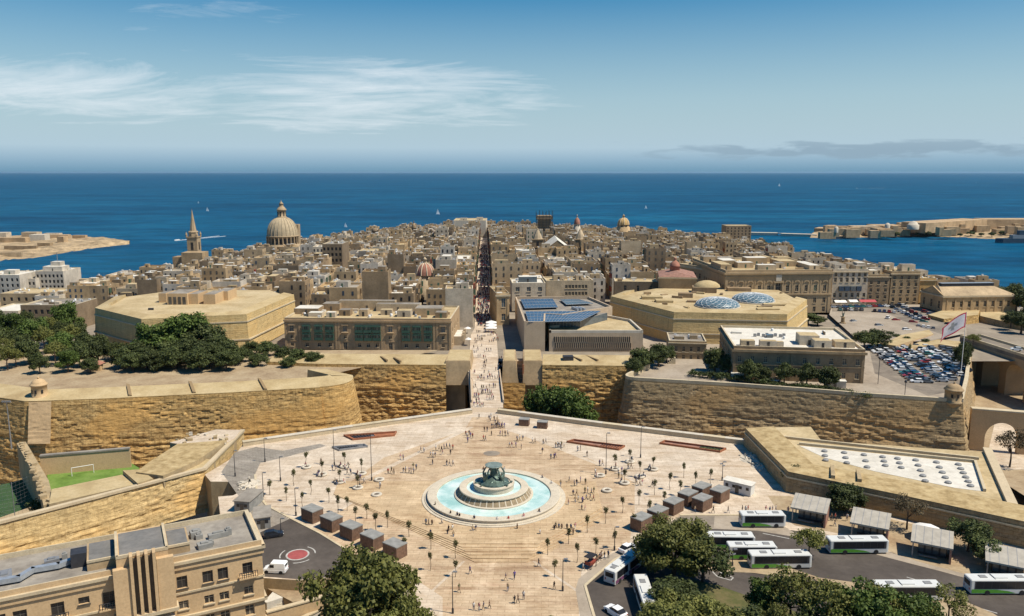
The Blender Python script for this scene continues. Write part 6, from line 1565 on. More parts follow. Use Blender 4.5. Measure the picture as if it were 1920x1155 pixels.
def figure_mesh():
    V = [(0, 0, .55), (0, .05, 1.0), (0, .12, 1.55), (0, .15, 1.85), (0, .05, 2.15),           # pelvis .. head
         (.42, .12, 1.6), (.62, .1, 2.15), (.5, -.25, 2.9), (.45, -.4, 3.15), (-.42, .12, 1.6), (-.62, .1, 2.15), (-.5, -.25, 2.9), (-.45, -.4, 3.15),
         (.35, .45, .35), (.45, .95, .15), (.6, 1.4, .3), (.7, 1.6, .55), (-.35, .45, .35), (-.5, .9, .1), (-.75, 1.25, .3), (-.95, 1.4, .6), (0, .12, 2.35)]
    E = [(0, 1), (1, 2), (2, 3), (3, 4), (4, 21), (2, 5), (5, 6), (6, 7), (7, 8), (2, 9), (9, 10), (10, 11), (11, 12), (0, 13), (13, 14), (14, 15), (15, 16), (0, 17), (17, 18), (18, 19), (19, 20)]
    Rd = [.34, .32, .36, .15, .2, .19, .15, .12, .1, .19, .15, .12, .1, .26, .2, .13, .2, .26, .2, .13, .2, .12]
    return skin_mesh('figure', V, E, Rd)
fm_ = figure_mesh(); fm_.materials.append(MAT['bronze'])
for k in range(3):
    a = R(90) + k * 2 * math.pi / 3; o = bpy.data.objects.new('bronze_figure', fm_); COL.objects.link(o); o.parent = F
    o.location = (2.15 * math.cos(a), 2.15 * math.sin(a), 3.55); o.rotation_euler = (0, 0, a - math.pi / 2); o.scale = (1.65, 1.45, 1.24)
mb = MB(); 
for k in range(5): a = R(30) + 1.25 * k; mb.tube([(fc.x + 2.9 * math.cos(a), fc.y + 2.9 * math.sin(a), 3.7), (fc.x + 2.3 * math.cos(a + .3), fc.y + 2.3 * math.sin(a + .3), 4.3), (fc.x + 1.2 * math.cos(a + .2), fc.y + 1.2 * math.sin(a + .2), 4.5)], [.25, .4, .2], 6)
mb.build('sea_plants', 'bronze', F)
# metal cover beyond the fountain
c = P(922, 850, 0); mb = MB(); mb.flat([(c.x + 2.3 * math.cos(t) * 1.0, c.y + 2.0 * math.sin(t)) for t in [2 * math.pi * i / 24 for i in range(24)]], .02); struct('drain_cover', mb, 'asphalt_worn')

# ------------------------------------------------------------------ kiosks
def make_kiosk():
    root = thing('kiosk', '', 'kiosk', (0, 0, 0)); w, d, h = 4.6, 3.4, 2.9
    mb = MB(); mb.box((0, 0, 0), (w - .12, d - .12, h)); body = mb.build('body', 'kiosk_wood', root)
    for s_, ax in ((-1, 0), (1, 0), (-1, 1), (1, 1)):
        n_ = 14 if ax == 0 else 10; L = w if ax == 0 else d
        for k in range(n_):
            t = -L / 2 + L * (k + .5) / n_; mb = MB()
            if ax == 0: mb.box((t, s_ * (d / 2 - .03), .04), (L / n_ * .72, .07, h - .08))
            else: mb.box((s_ * (w / 2 - .03), t, .04), (.07, L / n_ * .72, h - .08))
            mb.build('board', 'kiosk_wood_light', body)
    mb = MB(); mb.box((0, 0, h), (w + .12, d + .12, .22)); rf = mb.build('roof', 'kiosk_roof', root)
    mb = MB(); mb.box((0, 0, h + .22), (w - .3, d - .3, .03)); mb.build('roof_felt', 'kiosk_roof', rf)
    return root
kp = make_kiosk(); first = True
def row_angle(a, b): p, q = G(*a), G(*b); return math.atan2(q.y - p.y, q.x - p.x)
KL = [(586, 974, 'first brown board kiosk at the far end of the left row'), (622, 990, 'second brown board kiosk of the left row'), (659, 1006, 'third brown board kiosk, middle of the left row'), (698, 1024, 'fourth brown board kiosk of the left row, partly behind the tree'), (741, 1041, 'nearest brown board kiosk of the left row, behind the big tree')]
aL = row_angle((586, 974), (741, 1041)); 
KR = [(1202, 990, 'nearest brown board kiosk of the right row beside the round tree'), (1233, 976, 'second brown board kiosk of the right row'), (1262, 959, 'third brown board kiosk of the right row'), (1289, 943, 'fourth brown board kiosk of the right row'), (1315, 930, 'far end brown board kiosk of the right row'), (1316, 953, 'left of the two kiosks standing forward of the right row'), (1349, 937, 'right of the two kiosks standing forward of the right row, by the cabin')]
aR = row_angle((1202, 990), (1315, 930))
KB = [(983, 797, 'left of the two lone kiosks by the bridge wall'), (1017, 802, 'right of the two lone kiosks by the bridge wall')]
for L, ang, grp, sc in ((KL, aL, 'brown kiosks', 1), (KR, aR, 'brown kiosks', 1), (KB, -.2, 'brown kiosks', .75)):
    for (x, y, lab) in L:
        o = kp if first else copy_tree(kp); first = False
        o.location = G(x, y); o.rotation_euler = (0, 0, ang); o.scale = (sc * .88, sc * .88, sc * .9); tag(o, lab, 'kiosk', grp)

# ------------------------------------------------------------------ rust-framed stair pits
def pit(label, L, mat, fl, h=.55):
    p = [G(*q) for q in L]; c = sum(p, Vector()) / 4; z = gz(c.y); t = thing('stairwell', label, 'stairwell', (c.x, c.y, z))
    for i in range(4):
        a, b = p[i], p[(i + 1) % 4]; mb = MB(); mb.slab(a, b, z - .1, z + h, .0, .28); mb.build('kerb_wall', mat, t)
    mb = MB(); mb.flat([(q.x, q.y) for q in p], z + .03); mb.build('floor', fl[0], t)
    a, b, d, e = p; q0, q1 = a.lerp(b, fl[2]), a.lerp(b, fl[3]); r0, r1 = e.lerp(d, fl[2]), e.lerp(d, fl[3])
    mb = MB(); mb.flat([(q.x, q.y) for q in (q0, q1, r1, r0)], z + .045); mb.build('grille', fl[1], t)
    for k in range(8):
        s, e2 = q0.lerp(q1, k / 7), r0.lerp(r1, k / 7); mb = MB(); mb.tube([s + Vector((0, 0, .2)), e2 + Vector((0, 0, .2))], .08, 4); mb.build('bar', 'metal_dark', t)
pit('rust-framed stairwell with dark grille left of the bridge head', [(661, 826), (740, 818), (744, 811), (644, 818)], 'corten', ('corten', 'metal_dark', .12, .55))
pit('grey-framed dark stairwell in front of the rust-framed one', [(636, 846), (690, 839), (683, 835), (622, 840)], 'metal_grey', ('metal_grey', 'metal_dark', .15, .75))
pit('long empty rust-framed stairwell right of the bridge head', [(1062, 830), (1160, 845), (1172, 838), (1076, 826)], 'corten', ('rust_red', 'corten', .6, .95))
pit('rust-framed stairwell with green planting near the right outwork', [(1236, 833), (1350, 849), (1362, 843), (1246, 828)], 'corten', ('rust_red', 'leaf_dark', .62, .97))

# ------------------------------------------------------------------ round planters, lamps
def make_planter():
    mb = MB(); mb.lathe((0, 0, 0), [(1.0, 0), (1.25, .05), (1.35, .3), (1.2, .5), (.75, .5), (.6, .35)], 24); root = thing('round_seat', '', 'seat', (0, 0, 0)); mb.build('ring', 'pale_stone', root)
    mb = MB(); mb.lathe((0, 0, 0), [(.62, .33), (0, .34)], 16); mb.build('soil', 'bark', root); return root
pp = make_planter(); first = True
PLT = [(575, 877, 1), (604, 891, 1), (646, 876, 1), (637, 905, 1), (678, 889, 1), (671, 916, 1), (711, 901, 0), (706, 929, 0), (1125, 893, 0), (1138, 921, 0), (1153, 881, 1), (1181, 867, 1), (1225, 881, 1), (1199, 895, 1), (1171, 907, 1)]
for k, (x, y, t) in enumerate(PLT):
    o = pp if first else copy_tree(pp); first = False; o.location = G(x, y)
    where = 'left of the fountain' if x < 900 else 'right of the fountain'; rank = sorted([q[0] for q in PLT if (q[0] < 900) == (x < 900)]).index(x) + 1
    tag(o, 'white ring seat %s%s, %s from the left' % ('around a young tree ' if t else 'without tree ', where, ['first', 'second', 'third', 'fourth', 'fifth', 'sixth', 'seventh', 'eighth'][rank - 1]), 'seat', 'white ring seats')
def lamp(px, py, pyt, label, kind=0):
    b = G(px, py); h = zat(pyt, b.y) - b.z; t = thing('lamp_post', label, 'lamp post', tuple(b), 0, 'lamp posts on the square')
    mb = MB(); mb.tube([b, b + Vector((0, 0, h))], [.11, .06], 6); mb.tube([b, b + Vector((0, 0, .9))], .2, 8); mb.build('pole', 'metal_dark', t)
    for k, (dx, dz) in enumerate(((.45, 0), (-.35, -.5), (.2, -1.0)) if kind else ((.5, 0),)):
        mb = MB(); mb.box((b.x + dx, b.y, b.z + h + dz - .1), (.75, .3, .22), .3 * k); mb.build('lamp_head', 'metal_grey', t)
for q in ((497, 866, 822, 'tall thin lamp post at the left edge of the square'), (627, 873, 806, 'tall lamp post beside the grey stairwell'), (697, 901, 817, 'tallest lamp post left of the fountain'), (526, 902, 856, 'short lamp post near the setts road'), (494, 931, 886, 'lamp post on the kerb of the setts road'),
          (555, 967, 915, 'lamp post left of the kiosk row'), (1136, 889, 812, 'tall lamp post right of the fountain'), (1201, 858, 800, 'tall lamp post near the right plaza edge'), (441, 893, 845, 'lamp post by the left outwork'), (1055, 1108, 1048, 'lamp post with double head by the palm'),
          (849, 1150, 1072, 'lamp post at the bottom left of the walk'), (1152, 1032, 988, 'lamp post beside the white taxi'), (527, 1000, 972, 'short post at the turning circle')): lamp(*q)
lamp(1354, 901, 866, 'mast with cameras behind the container cabin', 1)
lamp(1373, 1062, 1030, 'pole with sign between the parked buses', 1)
for k, (x, y, h, where) in enumerate(((1696, 745, 5, 'at the bastion corner by the car park'), (1646, 720, 9, 'at the edge of the car park road'))):
    b = P(x, y, 1.0); t = thing('street_lamp', 'slim street lamp ' + where, 'lamp post', tuple(b)); mb = MB(); mb.tube([b, b + Vector((0, 0, h))], .1, 6); mb.build('pole', 'metal_dark', t); mb = MB(); mb.lathe(b + Vector((0, 0, h)), [(.15, 0), (.5, .3), (.4, .8), (0, 1)], 8); mb.build('lamp_head', 'metal_dark', t)
# low wall that edges the square above the ditch
def edge_wall(label, L, h=1.2, w=1.5):
    p = [G(*q) for q in L]; t = thing('parapet_wall', label, 'wall', tuple(p[0]))
    for a, b in zip(p[:-1], p[1:]):
        n_ = max(1, int((b - a).length / 6))
        for k in range(n_):
            s, e = a.lerp(b, k / n_), a.lerp(b, (k + 1) / n_); mb = MB(); mb.slab(s, e, -1, h, w / 2, w / 2); mb.build('stone_block', 'trim_stone', t)
            d = (e - s).normalized() * .02; mb = MB(); mb.slab(s + d, e - d, h, h + .14, w / 2 + .1, w / 2 + .1); mb.build('coping_stone', 'pale_stone' if k % 5 else 'coping', t)
edge_wall('long low stone parapet on the left edge of the square above the ditch', [(455, 836), (700, 800), (884, 774)])
edge_wall('long low stone parapet on the right edge of the square above the ditch', [(934, 774), (1130, 800), (1400, 833)])
for s_, lab in ((-1, 'left parapet of the bridge into the town'), (1, 'right parapet of the bridge into the town')):
    t = thing('bridge_parapet', lab, 'wall', (xs(275) + s_ * 5.2 + 1, 262, 0)); a, b = Vector((xs(258) + s_ * 5.3 + 1.4, 258, 0)), Vector((xs(300) + s_ * 5.6 + .6, 300, 0))
    for k in range(8):
        mb = MB(); mb.slab(a.lerp(b, k / 8), a.lerp(b, (k + 1) / 8), -.6, 1.0, .22, .22); mb.build('panel', 'parliament_stone', t)

# ------------------------------------------------------------------ bus shelters
def make_shelter():
    root = thing('bus_shelter', '', 'bus shelter', (0, 0, 0)); w, d = 8.2, 6.4
    mb = MB(); mb.add([(-w / 2, -d / 2, 3.1), (w / 2, -d / 2, 3.1), (w / 2, d / 2, 4.3), (-w / 2, d / 2, 4.3), (-w / 2, -d / 2, 3.45), (w / 2, -d / 2, 3.45), (w / 2, d / 2, 4.6), (-w / 2, d / 2, 4.6)], [(4, 5, 6, 7), (3, 2, 1, 0), (0, 1, 5, 4), (1, 2, 6, 5), (2, 3, 7, 6), (3, 0, 4, 7)]); rf = mb.build('roof', 'shelter_roof', root)
    for k in range(5):
        x = -w / 2 + w * (k + .5) / 5; mb = MB(); mb.add([(x - .05, -d / 2, 3.46), (x + .05, -d / 2, 3.46), (x + .05, d / 2, 4.61), (x - .05, d / 2, 4.61)], [(0, 1, 2, 3)]); mb.build('roof_seam', 'metal_grey', rf)
    for x in (-w / 2 + .5, w / 2 - .5):
        for y in (-d / 2 + .6, d / 2 - .6): mb = MB(); mb.box((x, y, 0), (.22, .22, 3.1 if y < 0 else 4.2)); mb.build('post', 'metal_grey', root)
    mb = MB(); mb.box((.2, .9, 0), (w - 2.6, 2.6, 2.9)); c = mb.build('cabin', 'metal_dark', root)
    for k in range(4): mb = MB(); mb.box((-2.0 + k * 1.45, -.43, .5), (1.1, .06, 1.9)); mb.build('window', 'glass_grey', c)
    mb = MB(); mb.box((w / 2 - .35, 0, 0), (.35, d - .6, 3.0)); mb.build('end_wall', 'rust_red', root)
    mb = MB(); mb.box((-.5, -2.2, .4), (3.6, .45, .1)); mb.build('bench', 'metal_grey', root)
    return root
sh = make_shelter(); first = True
for (x, y, a, lab) in ((1518, 975, -.5, 'slant-roofed bus shelter nearest the square'), (1630, 1004, -.5, 'second slant-roofed bus shelter, right of the first'), (1745, 1040, -.5, 'third slant-roofed bus shelter with pale ribbed roof'), (1886, 1078, -.5, 'slant-roofed bus shelter at the right edge')):
    o = sh if first else copy_tree(sh); first = False; o.location = G(x, y); o.rotation_euler = (0, 0, a); o.scale = (.92, .95, 1); tag(o, lab, 'bus shelter', 'bus shelters')

# ------------------------------------------------------------------ vehicles
def wheel(mb, x, y, r=.33, w=.22):
    n = 12
    for s_ in (0,):
        vs = [(x + r * math.cos(2 * math.pi * k / n), y + sy * w / 2, r + r * math.sin(2 * math.pi * k / n)) for sy in (-1, 1) for k in range(n)]
        mb.add(vs, [(k, (k + 1) % n, n + (k + 1) % n, n + k) for k in range(n)] + [tuple(range(n)), tuple(range(n, 2 * n))[::-1]])
def loft(mb, secs, m=0, smooth=False):
    """secs: list of (x, [(y,z)...]) closed cross-sections"""
    n = len(secs[0][1]); vs = [(x, y, z) for x, s in secs for (y, z) in s]
    mb.add(vs, [(i * n + k, i * n + (k + 1) % n, (i + 1) * n + (k + 1) % n, (i + 1) * n + k) for i in range(len(secs) - 1) for k in range(n)], m, smooth)
    mb.add(vs[:n], [tuple(range(n))[::-1]], m); mb.add(vs[-n:], [tuple(range(n))], m)
def make_car(paint, kind='hatch'):
    root = thing('parked_car', '', 'car', (0, 0, 0))
    def sec(w, z0, z1, tw): return [(-w, z0), (w, z0), (w, z0 + (z1 - z0) * .6), (w * tw, z1), (-w * tw, z1), (-w, z0 + (z1 - z0) * .6)]
    mb = MB(); S_ = [(-2.05, sec(.74, .38, .78, .95)), (-1.95, sec(.83, .25, .95, .93)), (-1.3, sec(.86, .2, .98, .92)), (0, sec(.87, .2, .98, .92)), (1.0, sec(.86, .2, .95, .92)), (1.8, sec(.82, .24, .82, .9)), (2.05, sec(.7, .36, .66, .9))]
    loft(mb, S_); body = mb.build('body', paint, root)
    if kind == 'van': G_ = [(-1.95, .72, .9, 1.72), (-1.8, .74, .9, 1.85), (.55, .74, .9, 1.85), (1.0, .73, .9, 1.3)]
    elif kind == 'saloon': G_ = [(-1.75, .66, .9, 1.0), (-1.05, .66, .9, 1.4), (.15, .66, .9, 1.42), (.95, .66, .9, .98)]
    else: G_ = [(-1.95, .66, .9, 1.15), (-1.6, .67, .9, 1.46), (.1, .67, .9, 1.48), (1.0, .66, .9, 1.0)]
    mb = MB(); loft(mb, [(x, [(-w - .1, z0), (w + .1, z0), (w, z1 - .02), (-w, z1 - .02)]) for x, w, z0, z1 in G_]); mb.build('windows', 'car_glass' if kind != 'van' else paint, root)
    mb = MB(); x0, x1 = G_[1][0], G_[2][0]; zt = G_[1][3]; mb.box(((x0 + x1) / 2, 0, zt - .04), (x1 - x0 + .1, 2 * G_[1][1] * .98, .07)); mb.build('roof', paint, root)
    if kind == 'van':
        mb = MB(); mb.add([(1.02, -.66, 1.28), (1.02, .66, 1.28), (.6, .66, 1.8), (.6, -.66, 1.8)], [(0, 1, 2, 3)]); mb.build('windscreen', 'car_glass', root)
        for s_ in (-1, 1): mb = MB(); mb.box((.35, s_ * .80, 1.15), (.75, .06, .5)); mb.build('side_window', 'car_glass', root)
        mb = MB(); mb.box((-1.93, 0, 1.25), (.06, 1.1, .4)); mb.build('rear_window', 'car_glass', root)
    for x in (-1.25, 1.3):
        for s_ in (-.78, .78): mb = MB(); wheel(mb, x, s_); mb.build('wheel', 'tyre', root)
    for s_ in (-.6, .6):
        mb = MB(); mb.box((2.0, s_, .58), (.1, .26, .12)); mb.build('headlight', 'light_white', root); mb = MB(); mb.box((-2.02, s_, .68), (.08, .24, .14)); mb.build('tail_light', 'light_red', root)
    return root
PAINT = ['white_car', 'silver_car', 'black_car', 'blue_car', 'grey_car', 'red_car', 'teal_car']
PW = {'white_car': 'white', 'silver_car': 'silver', 'black_car': 'black', 'blue_car': 'dark blue', 'grey_car': 'grey', 'red_car': 'red', 'teal_car': 'teal'}
protos = {}
def place_car(p, ang, paint, kind, label, group=None, name='parked_car', s=1.0, cat='car'):
    key = (paint, kind)
    if key not in protos: protos[key] = [make_car(paint, kind), False]
    pr = protos[key]
    o = pr[0] if not pr[1] else copy_tree(pr[0]); pr[1] = True
    o.location = p; o.rotation_euler = (0, 0, ang); o.scale = (s, s, s); o.name = name
    tag(o, label, cat)
    if group: o['group'] = group
    elif 'group' in o: del o['group']
    return o
place_car(G(513, 1006), .35, 'black_car', 'hatch', 'black car parked beside the service booths')
place_car(G(517, 1072), 3.05, 'white_car', 'van', 'white delivery van parked by the turning circle', None, 'delivery_van', 1.12, 'van')
place_car(G(1178, 1033), .72, 'white_car', 'saloon', 'white taxi on the footway beside the round tree', None, 'taxi', 1.1)
place_car(G(1154, 1152), 2.2, 'white_car', 'saloon', 'white car driving at the bottom of the bus road', None, 'car', 1.1)
place_car(P(1434, 715, 1), 0, 'white_car', 'hatch', 'left white car parked in front of the white-roofed block'); place_car(P(1452, 716, 1), 0, 'silver_car', 'hatch', 'silver car beside the white one by the white-roofed block')
place_car(P(1905, 657, 3.4), 2.8, 'white_car', 'hatch', 'white car crossing the arched viaduct', None, 'car')
def make_bus(L=12.0, stripe='bus_green'):
    root = thing('bus', '', 'bus', (0, 0, 0)); w = 1.27; h = 3.0
    def sec(k, z0, z1): return [(-k, z0), (k, z0), (k, z1 - .18), (k - .14, z1), (-k + .14, z1), (-k, z1 - .18)]
    mb = MB(); loft(mb, [(-L / 2, sec(w - .06, .4, h - .1)), (-L / 2 + .15, sec(w, .32, h)), (L / 2 - .3, sec(w, .32, h)), (L / 2, sec(w - .1, .4, h - .25))]); body = mb.build('body', 'bus_white', root)
    for s_ in (-1, 1):
        n_ = int((L - 1.6) / 1.45); mb = MB(); mb.box((.1, s_ * w, 1.2), (L - 1.2, .05, 1.5)); mb.build('window_band', 'metal_dark', body)
        for k in range(n_):
            x = -L / 2 + .9 + (k + .5) * (L - 1.8) / n_; mb = MB(); mb.box((x, s_ * w, 1.26), ((L - 1.8) / n_ - .06, .07, 1.36)); mb.build('window', 'car_glass', body)
        mb = MB(); mb.add([(-L / 2 + .2, s_ * (w + .025), .4), (L * .2, s_ * (w + .025), .4), (L * .08, s_ * (w + .025), .8), (-L * .1, s_ * (w + .025), 1.1), (-L / 2 + .2, s_ * (w + .025), 1.16)], [(0, 1, 2, 3, 4)] if s_ < 0 else [(4, 3, 2, 1, 0)]); mb.build('green_panel', stripe, body)
        for x in (-L * .24, L * .29): mb = MB(); wheel(mb, x, s_ * (w - .1), .48, .34); mb.build('wheel', 'tyre', root)
    mb = MB(); mb.box((L / 2 - .03, 0, 1.2), (.1, 2.1, 1.5)); mb.build('windscreen', 'car_glass', body); mb = MB(); mb.box((-L / 2 + .02, 0, 1.6), (.1, 1.8, .9)); mb.build('rear_window', 'car_glass', body)
    for x in (-L * .27, L * .3): mb = MB(); mb.box((x, 0, h - .02), (1.3, 1.0, .12)); mb.build('roof_hatch', 'hatch_grey', body)
    mb = MB(); mb.box((-L * .02, 0, h - .02), (2.4, 1.5, .2)); mb.build('air_conditioner', 'bus_white', body)
    mb = MB(); mb.box((-L * .12, 0, h + .005), (.12, 2.1, .05)); mb.build('roof_seam', 'hatch_grey', body)
    for s_ in (-.85, .85): mb = MB(); mb.box((L / 2 - .05, s_, .7), (.12, .35, .2)); mb.build('headlight', 'light_white', root); mb = MB(); mb.box((-L / 2 + .02, s_, .9), (.1, .2, .4)); mb.build('tail_light', 'light_red', root)
    mb = MB(); mb.box((L / 2 - .02, 0, 2.72), (.08, 1.6, .2)); mb.build('route_display', 'metal_dark', body)
    return root
buses = {}
def place_bus(pa, pb, L, label, stripe='bus_green', group='white and green buses'):
    a, b = G(*pa), G(*pb); d = (b - a); d.z = 0; ang = math.atan2(d.y, d.x); nrm = Vector((-math.sin(ang), math.cos(ang), 0)); c = (a + b) / 2 + nrm * 1.27; c.z = gz(c.y) + .01
    key = (round(L), stripe)
    if key not in buses: buses[key] = [make_bus(L, stripe), False]
    o = buses[key][0] if not buses[key][1] else copy_tree(buses[key][0]); buses[key][1] = True
    o.location = c; o.rotation_euler = (0, 0, ang); tag(o, label, 'bus', group)
place_bus((1392, 990), (1471, 990), 9.6, 'short white and green bus standing alone nearest the kiosks')
place_bus((1558, 1040), (1663, 1039), 12, 'white and green bus in front of the second shelter')
place_bus((1824, 1116), (1936, 1116), 12, 'white and green bus at the right edge')
place_bus((1338, 1031), (1404, 1032), 9.6, 'rearmost of three parked buses, half hidden by the round tree')
place_bus((1370, 1051), (1453, 1051), 9.6, 'middle of the three parked buses')
place_bus((1417, 1068), (1512, 1067), 12, 'front one of the three parked buses, right end behind a small tree')
place_bus((1655, 1128), (1756, 1128), 12, 'bus whose roof shows between the trees at lower right')
place_bus((1158, 1097), (1183, 1077), 7, 'rear white minibus of the queue turning by the round tree', 'bus_purple', 'white minibuses')
place_bus((1183, 1078), (1206, 1060), 7, 'second white minibus of the queue', 'bus_purple', 'white minibuses')
place_bus((1208, 1058), (1232, 1042), 7, 'front white minibus of the queue under the round tree', 'bus_purple', 'white minibuses')
place_bus((1188, 1108), (1206, 1166), 12, 'white coach seen end-on at the bottom of the bus road', 'bus_white', 'white coaches')
# car park
cpoly = [(1632, 652), (1680, 648), (1740, 648), (1800, 662), (1812, 690), (1802, 722), (1755, 738), (1690, 712), (1636, 668)]
rr = random.Random(5); CP_ = []
a, b = P(1650, 665, 1), P(1740, 735, 1); dirr = (b - a).normalized(); per = Vector((-dirr.y, dirr.x, 0))
for i in range(-11, 15):
    for j in range(-16, 19):
        off = i * 5.0 + (1.2 if i % 2 else 0)
        p = a + dirr * (j * 2.5) + per * (-off)
        px, py = proj(p)
        if inside(cpoly, px, py) and rr.random() < .82: CP_.append((p + Vector((rr.uniform(-.2, .2), rr.uniform(-.2, .2), .02)), math.atan2(per.y, per.x) + (math.pi if rr.random() < .5 else 0)))
def pick(r): return r.choice(['white_car'] * 5 + ['silver_car'] * 4 + ['black_car'] * 3 + ['blue_car'] * 3 + ['grey_car'] * 4 + ['red_car'] + ['teal_car'] * 2), r.choice(['hatch', 'hatch', 'saloon'])
carlab = {}
for p, ang in CP_:
    pa_, kd = pick(rr); col = 'far side' if p.y > 325 else ('near side' if p.y < 300 else 'middle'); lr = 'left' if proj(p)[0] < 1700 else ('centre' if proj(p)[0] < 1755 else 'right')
    lab = '%s %s in the %s of the car park, %s part' % (PW[pa_], 'saloon' if kd == 'saloon' else 'small car', col, lr); o = place_car(p, ang, pa_, kd, lab, 'cars in the crowded car park'); carlab.setdefault(lab, []).append(o)
mb = MB(); q = pts([(1628, 648), (1680, 644), (1750, 644), (1806, 655), (1820, 690), (1806, 730), (1740, 742), (1640, 700)], 1.004); mb.flat([(x.x, x.y) for x in q], 1.006); struct('car_park', mb, 'asphalt_worn')
# cars round the palace square
SQC = [(1563 + i * 11, 577 - .2 * i, .1) for i in range(13)] + [(1676 + i * 7, 578 + i * 3.4, -.6) for i in range(9)] + [(1688 + i * 8, 574 + i * 4.2, -.6) for i in range(7)] + [(1722 + i * 9, 613 + i * 1.5, 1.2) for i in range(4)] + [(1680, 602, 0), (1756, 596, -.7), (1745, 590, -.7), (1735, 586, -.7)] + [(1575 + i * 10, 582, 1.4) for i in range(5)] + [(1640 + i * 9, 584 + i * .6, 1.2) for i in range(5)] + [(1600, 604, .5), (1648, 612, .2), (1700, 620, .1), (1665, 597, .9), (1712, 606, -.4), (1768, 604, -.6), (1779, 610, -.6)]
for k, (x, y, ang) in enumerate(SQC):
    pa_, kd = pick(rr); p = P(x, y, 2.4 if y < 600 else 1.8); lab = '%s %s on the palace square, %s' % (PW[pa_], 'saloon' if kd == 'saloon' else 'small car', 'in front of the pale hotel' if x < 1640 else ('by the brown houses' if x < 1690 else ('on the curved road by the long hall' if y < 605 else 'parked above the car park'))); o = place_car(p, ang, pa_, kd, lab, 'cars on the palace square'); carlab.setdefault(lab, []).append(o)
ORD2 = ['leftmost', 'second from left', 'third from left', 'fourth from left', 'fifth from left', 'sixth from left', 'seventh from left', 'eighth from left']
for lab, L in carlab.items():
    if len(L) > 1:
        L.sort(key=lambda o: proj(o.location)[0])
        for k, o in enumerate(L): o['label'] = (ORD2[k] if k < 8 else 'one further right') + ' ' + lab.replace(' of the car park, ', ' car park, ').replace('on the curved road by', 'by').replace('small car', 'car').replace('in front of the pale', 'by the pale')
mb = MB(); q = pts([(1555, 590), (1560, 571), (1735, 571), (1800, 600), (1810, 625), (1740, 640), (1640, 640), (1600, 630)], 2.3); mb.flat([(x.x, x.y) for x in q], 2.3); struct('palace_square', mb, 'bay_concrete')
mb = MB(); q = pts([(1560, 584), (1560, 572), (1680, 572), (1735, 580), (1795, 618), (1770, 628), (1720, 612), (1690, 600), (1660, 585)], 2.32); mb.flat([(x.x, x.y) for x in q], 2.32); struct('square_road', mb, 'asphalt_worn')

# pale tour bus in the left garden, cabins and the horse cab
bz = buses[(7, 'bus_purple')][0]; o = copy_tree(bz); o.location = P(199, 664, 1.8); o.rotation_euler = (0, 0, .1); tag(o, 'white and pink minibus half hidden among the left garden trees', 'bus', 'white minibuses')
place_car(P(449, 672, 1.8), .3, 'red_car', 'hatch', 'red car beside the low trees below the left fort')
for (x, y, w_, lab) in ((1382, 712, 4.2, 'small white cabin left of the parked cars by the white-roofed block'), (1565, 726, 7, 'long pale cabin with flat roof on the right bastion parapet')):
    p = P(x, y, 1); t = thing('cabin', lab, 'cabin', tuple(p)); mb = MB(); mb.box((p.x, p.y, 1), (w_, 2.6, 2.5), -.2); mb.build('body', 'pale_stone', t); mb = MB(); mb.box((p.x, p.y, 3.5), (w_ + .3, 2.9, .15), -.2); mb.build('roof', 'roof_white', t); mb = MB(); mb.box((p.x - .4, p.y - 1.32, 1.05), (.8, .1, 1.9), -.2); mb.build('door', 'window_mid', t)
cc_ = G(1107, 1063); t = thing('horse_cab', 'dark red horse-drawn cab waiting by the footway', 'carriage', tuple(cc_), .9)
mb = MB(); loft(mb, [(-1.1 + cc_.x, [(cc_.y - .6, cc_.z + .8), (cc_.y + .6, cc_.z + .8), (cc_.y + .7, cc_.z + 1.5), (cc_.y - .7, cc_.z + 1.5)]), (cc_.x, [(cc_.y - .6, cc_.z + .55), (cc_.y + .6, cc_.z + .55), (cc_.y + .7, cc_.z + 1.2), (cc_.y - .7, cc_.z + 1.2)]), (1.1 + cc_.x, [(cc_.y - .6, cc_.z + .8), (cc_.y + .6, cc_.z + .8), (cc_.y + .7, cc_.z + 1.4), (cc_.y - .7, cc_.z + 1.4)])]); mb.build('body', 'red_timber', t)
mb = MB(); mb.box((cc_.x, cc_.y, cc_.z + 2.35), (2.4, 1.6, .12)); mb.build('canopy', 'cloth_black', t)
for sx in (-1, 1):
    for sy in (-.65, .65):
        mb = MB(); mb.tube([(cc_.x + sx, cc_.y + sy, cc_.z + 1.2), (cc_.x + sx, cc_.y + sy, cc_.z + 2.4)], .04, 4); mb.build('post', 'metal_dark', t)
        mb = MB(); r_ = .55 if sx < 0 else .42; vs = [(cc_.x + sx * .9 + q * math.cos(a), cc_.y + sy * 1.15, cc_.z + r_ + q * math.sin(a)) for q in (r_, r_ * .82) for a in [2 * math.pi * k / 16 for k in range(16)]]
        mb.add(vs, [(k, (k + 1) % 16, 16 + (k + 1) % 16, 16 + k) for k in range(16)])
        for k in range(4): a = math.pi * k / 4; mb.tube([(cc_.x + sx * .9 - r_ * .9 * math.cos(a), cc_.y + sy * 1.15, cc_.z + r_ - r_ * .9 * math.sin(a)), (cc_.x + sx * .9 + r_ * .9 * math.cos(a), cc_.y + sy * 1.15, cc_.z + r_ + r_ * .9 * math.sin(a))], .025, 4)
        mb.build('wheel', 'metal_dark', t)
HV = [(-.75, 0, 1.15), (-.3, 0, 1.05), (.3, 0, 1.08), (.75, 0, 1.2), (1.05, 0, 1.6), (1.2, 0, 1.85), (1.5, 0, 1.6), (-1.0, 0, 1.0), (-1.1, 0, .6)]
HE = [(0, 1), (1, 2), (2, 3), (3, 4), (4, 5), (5, 6), (0, 7), (7, 8)]; HR = [.27, .3, .29, .24, .15, .14, .09, .06, .04]
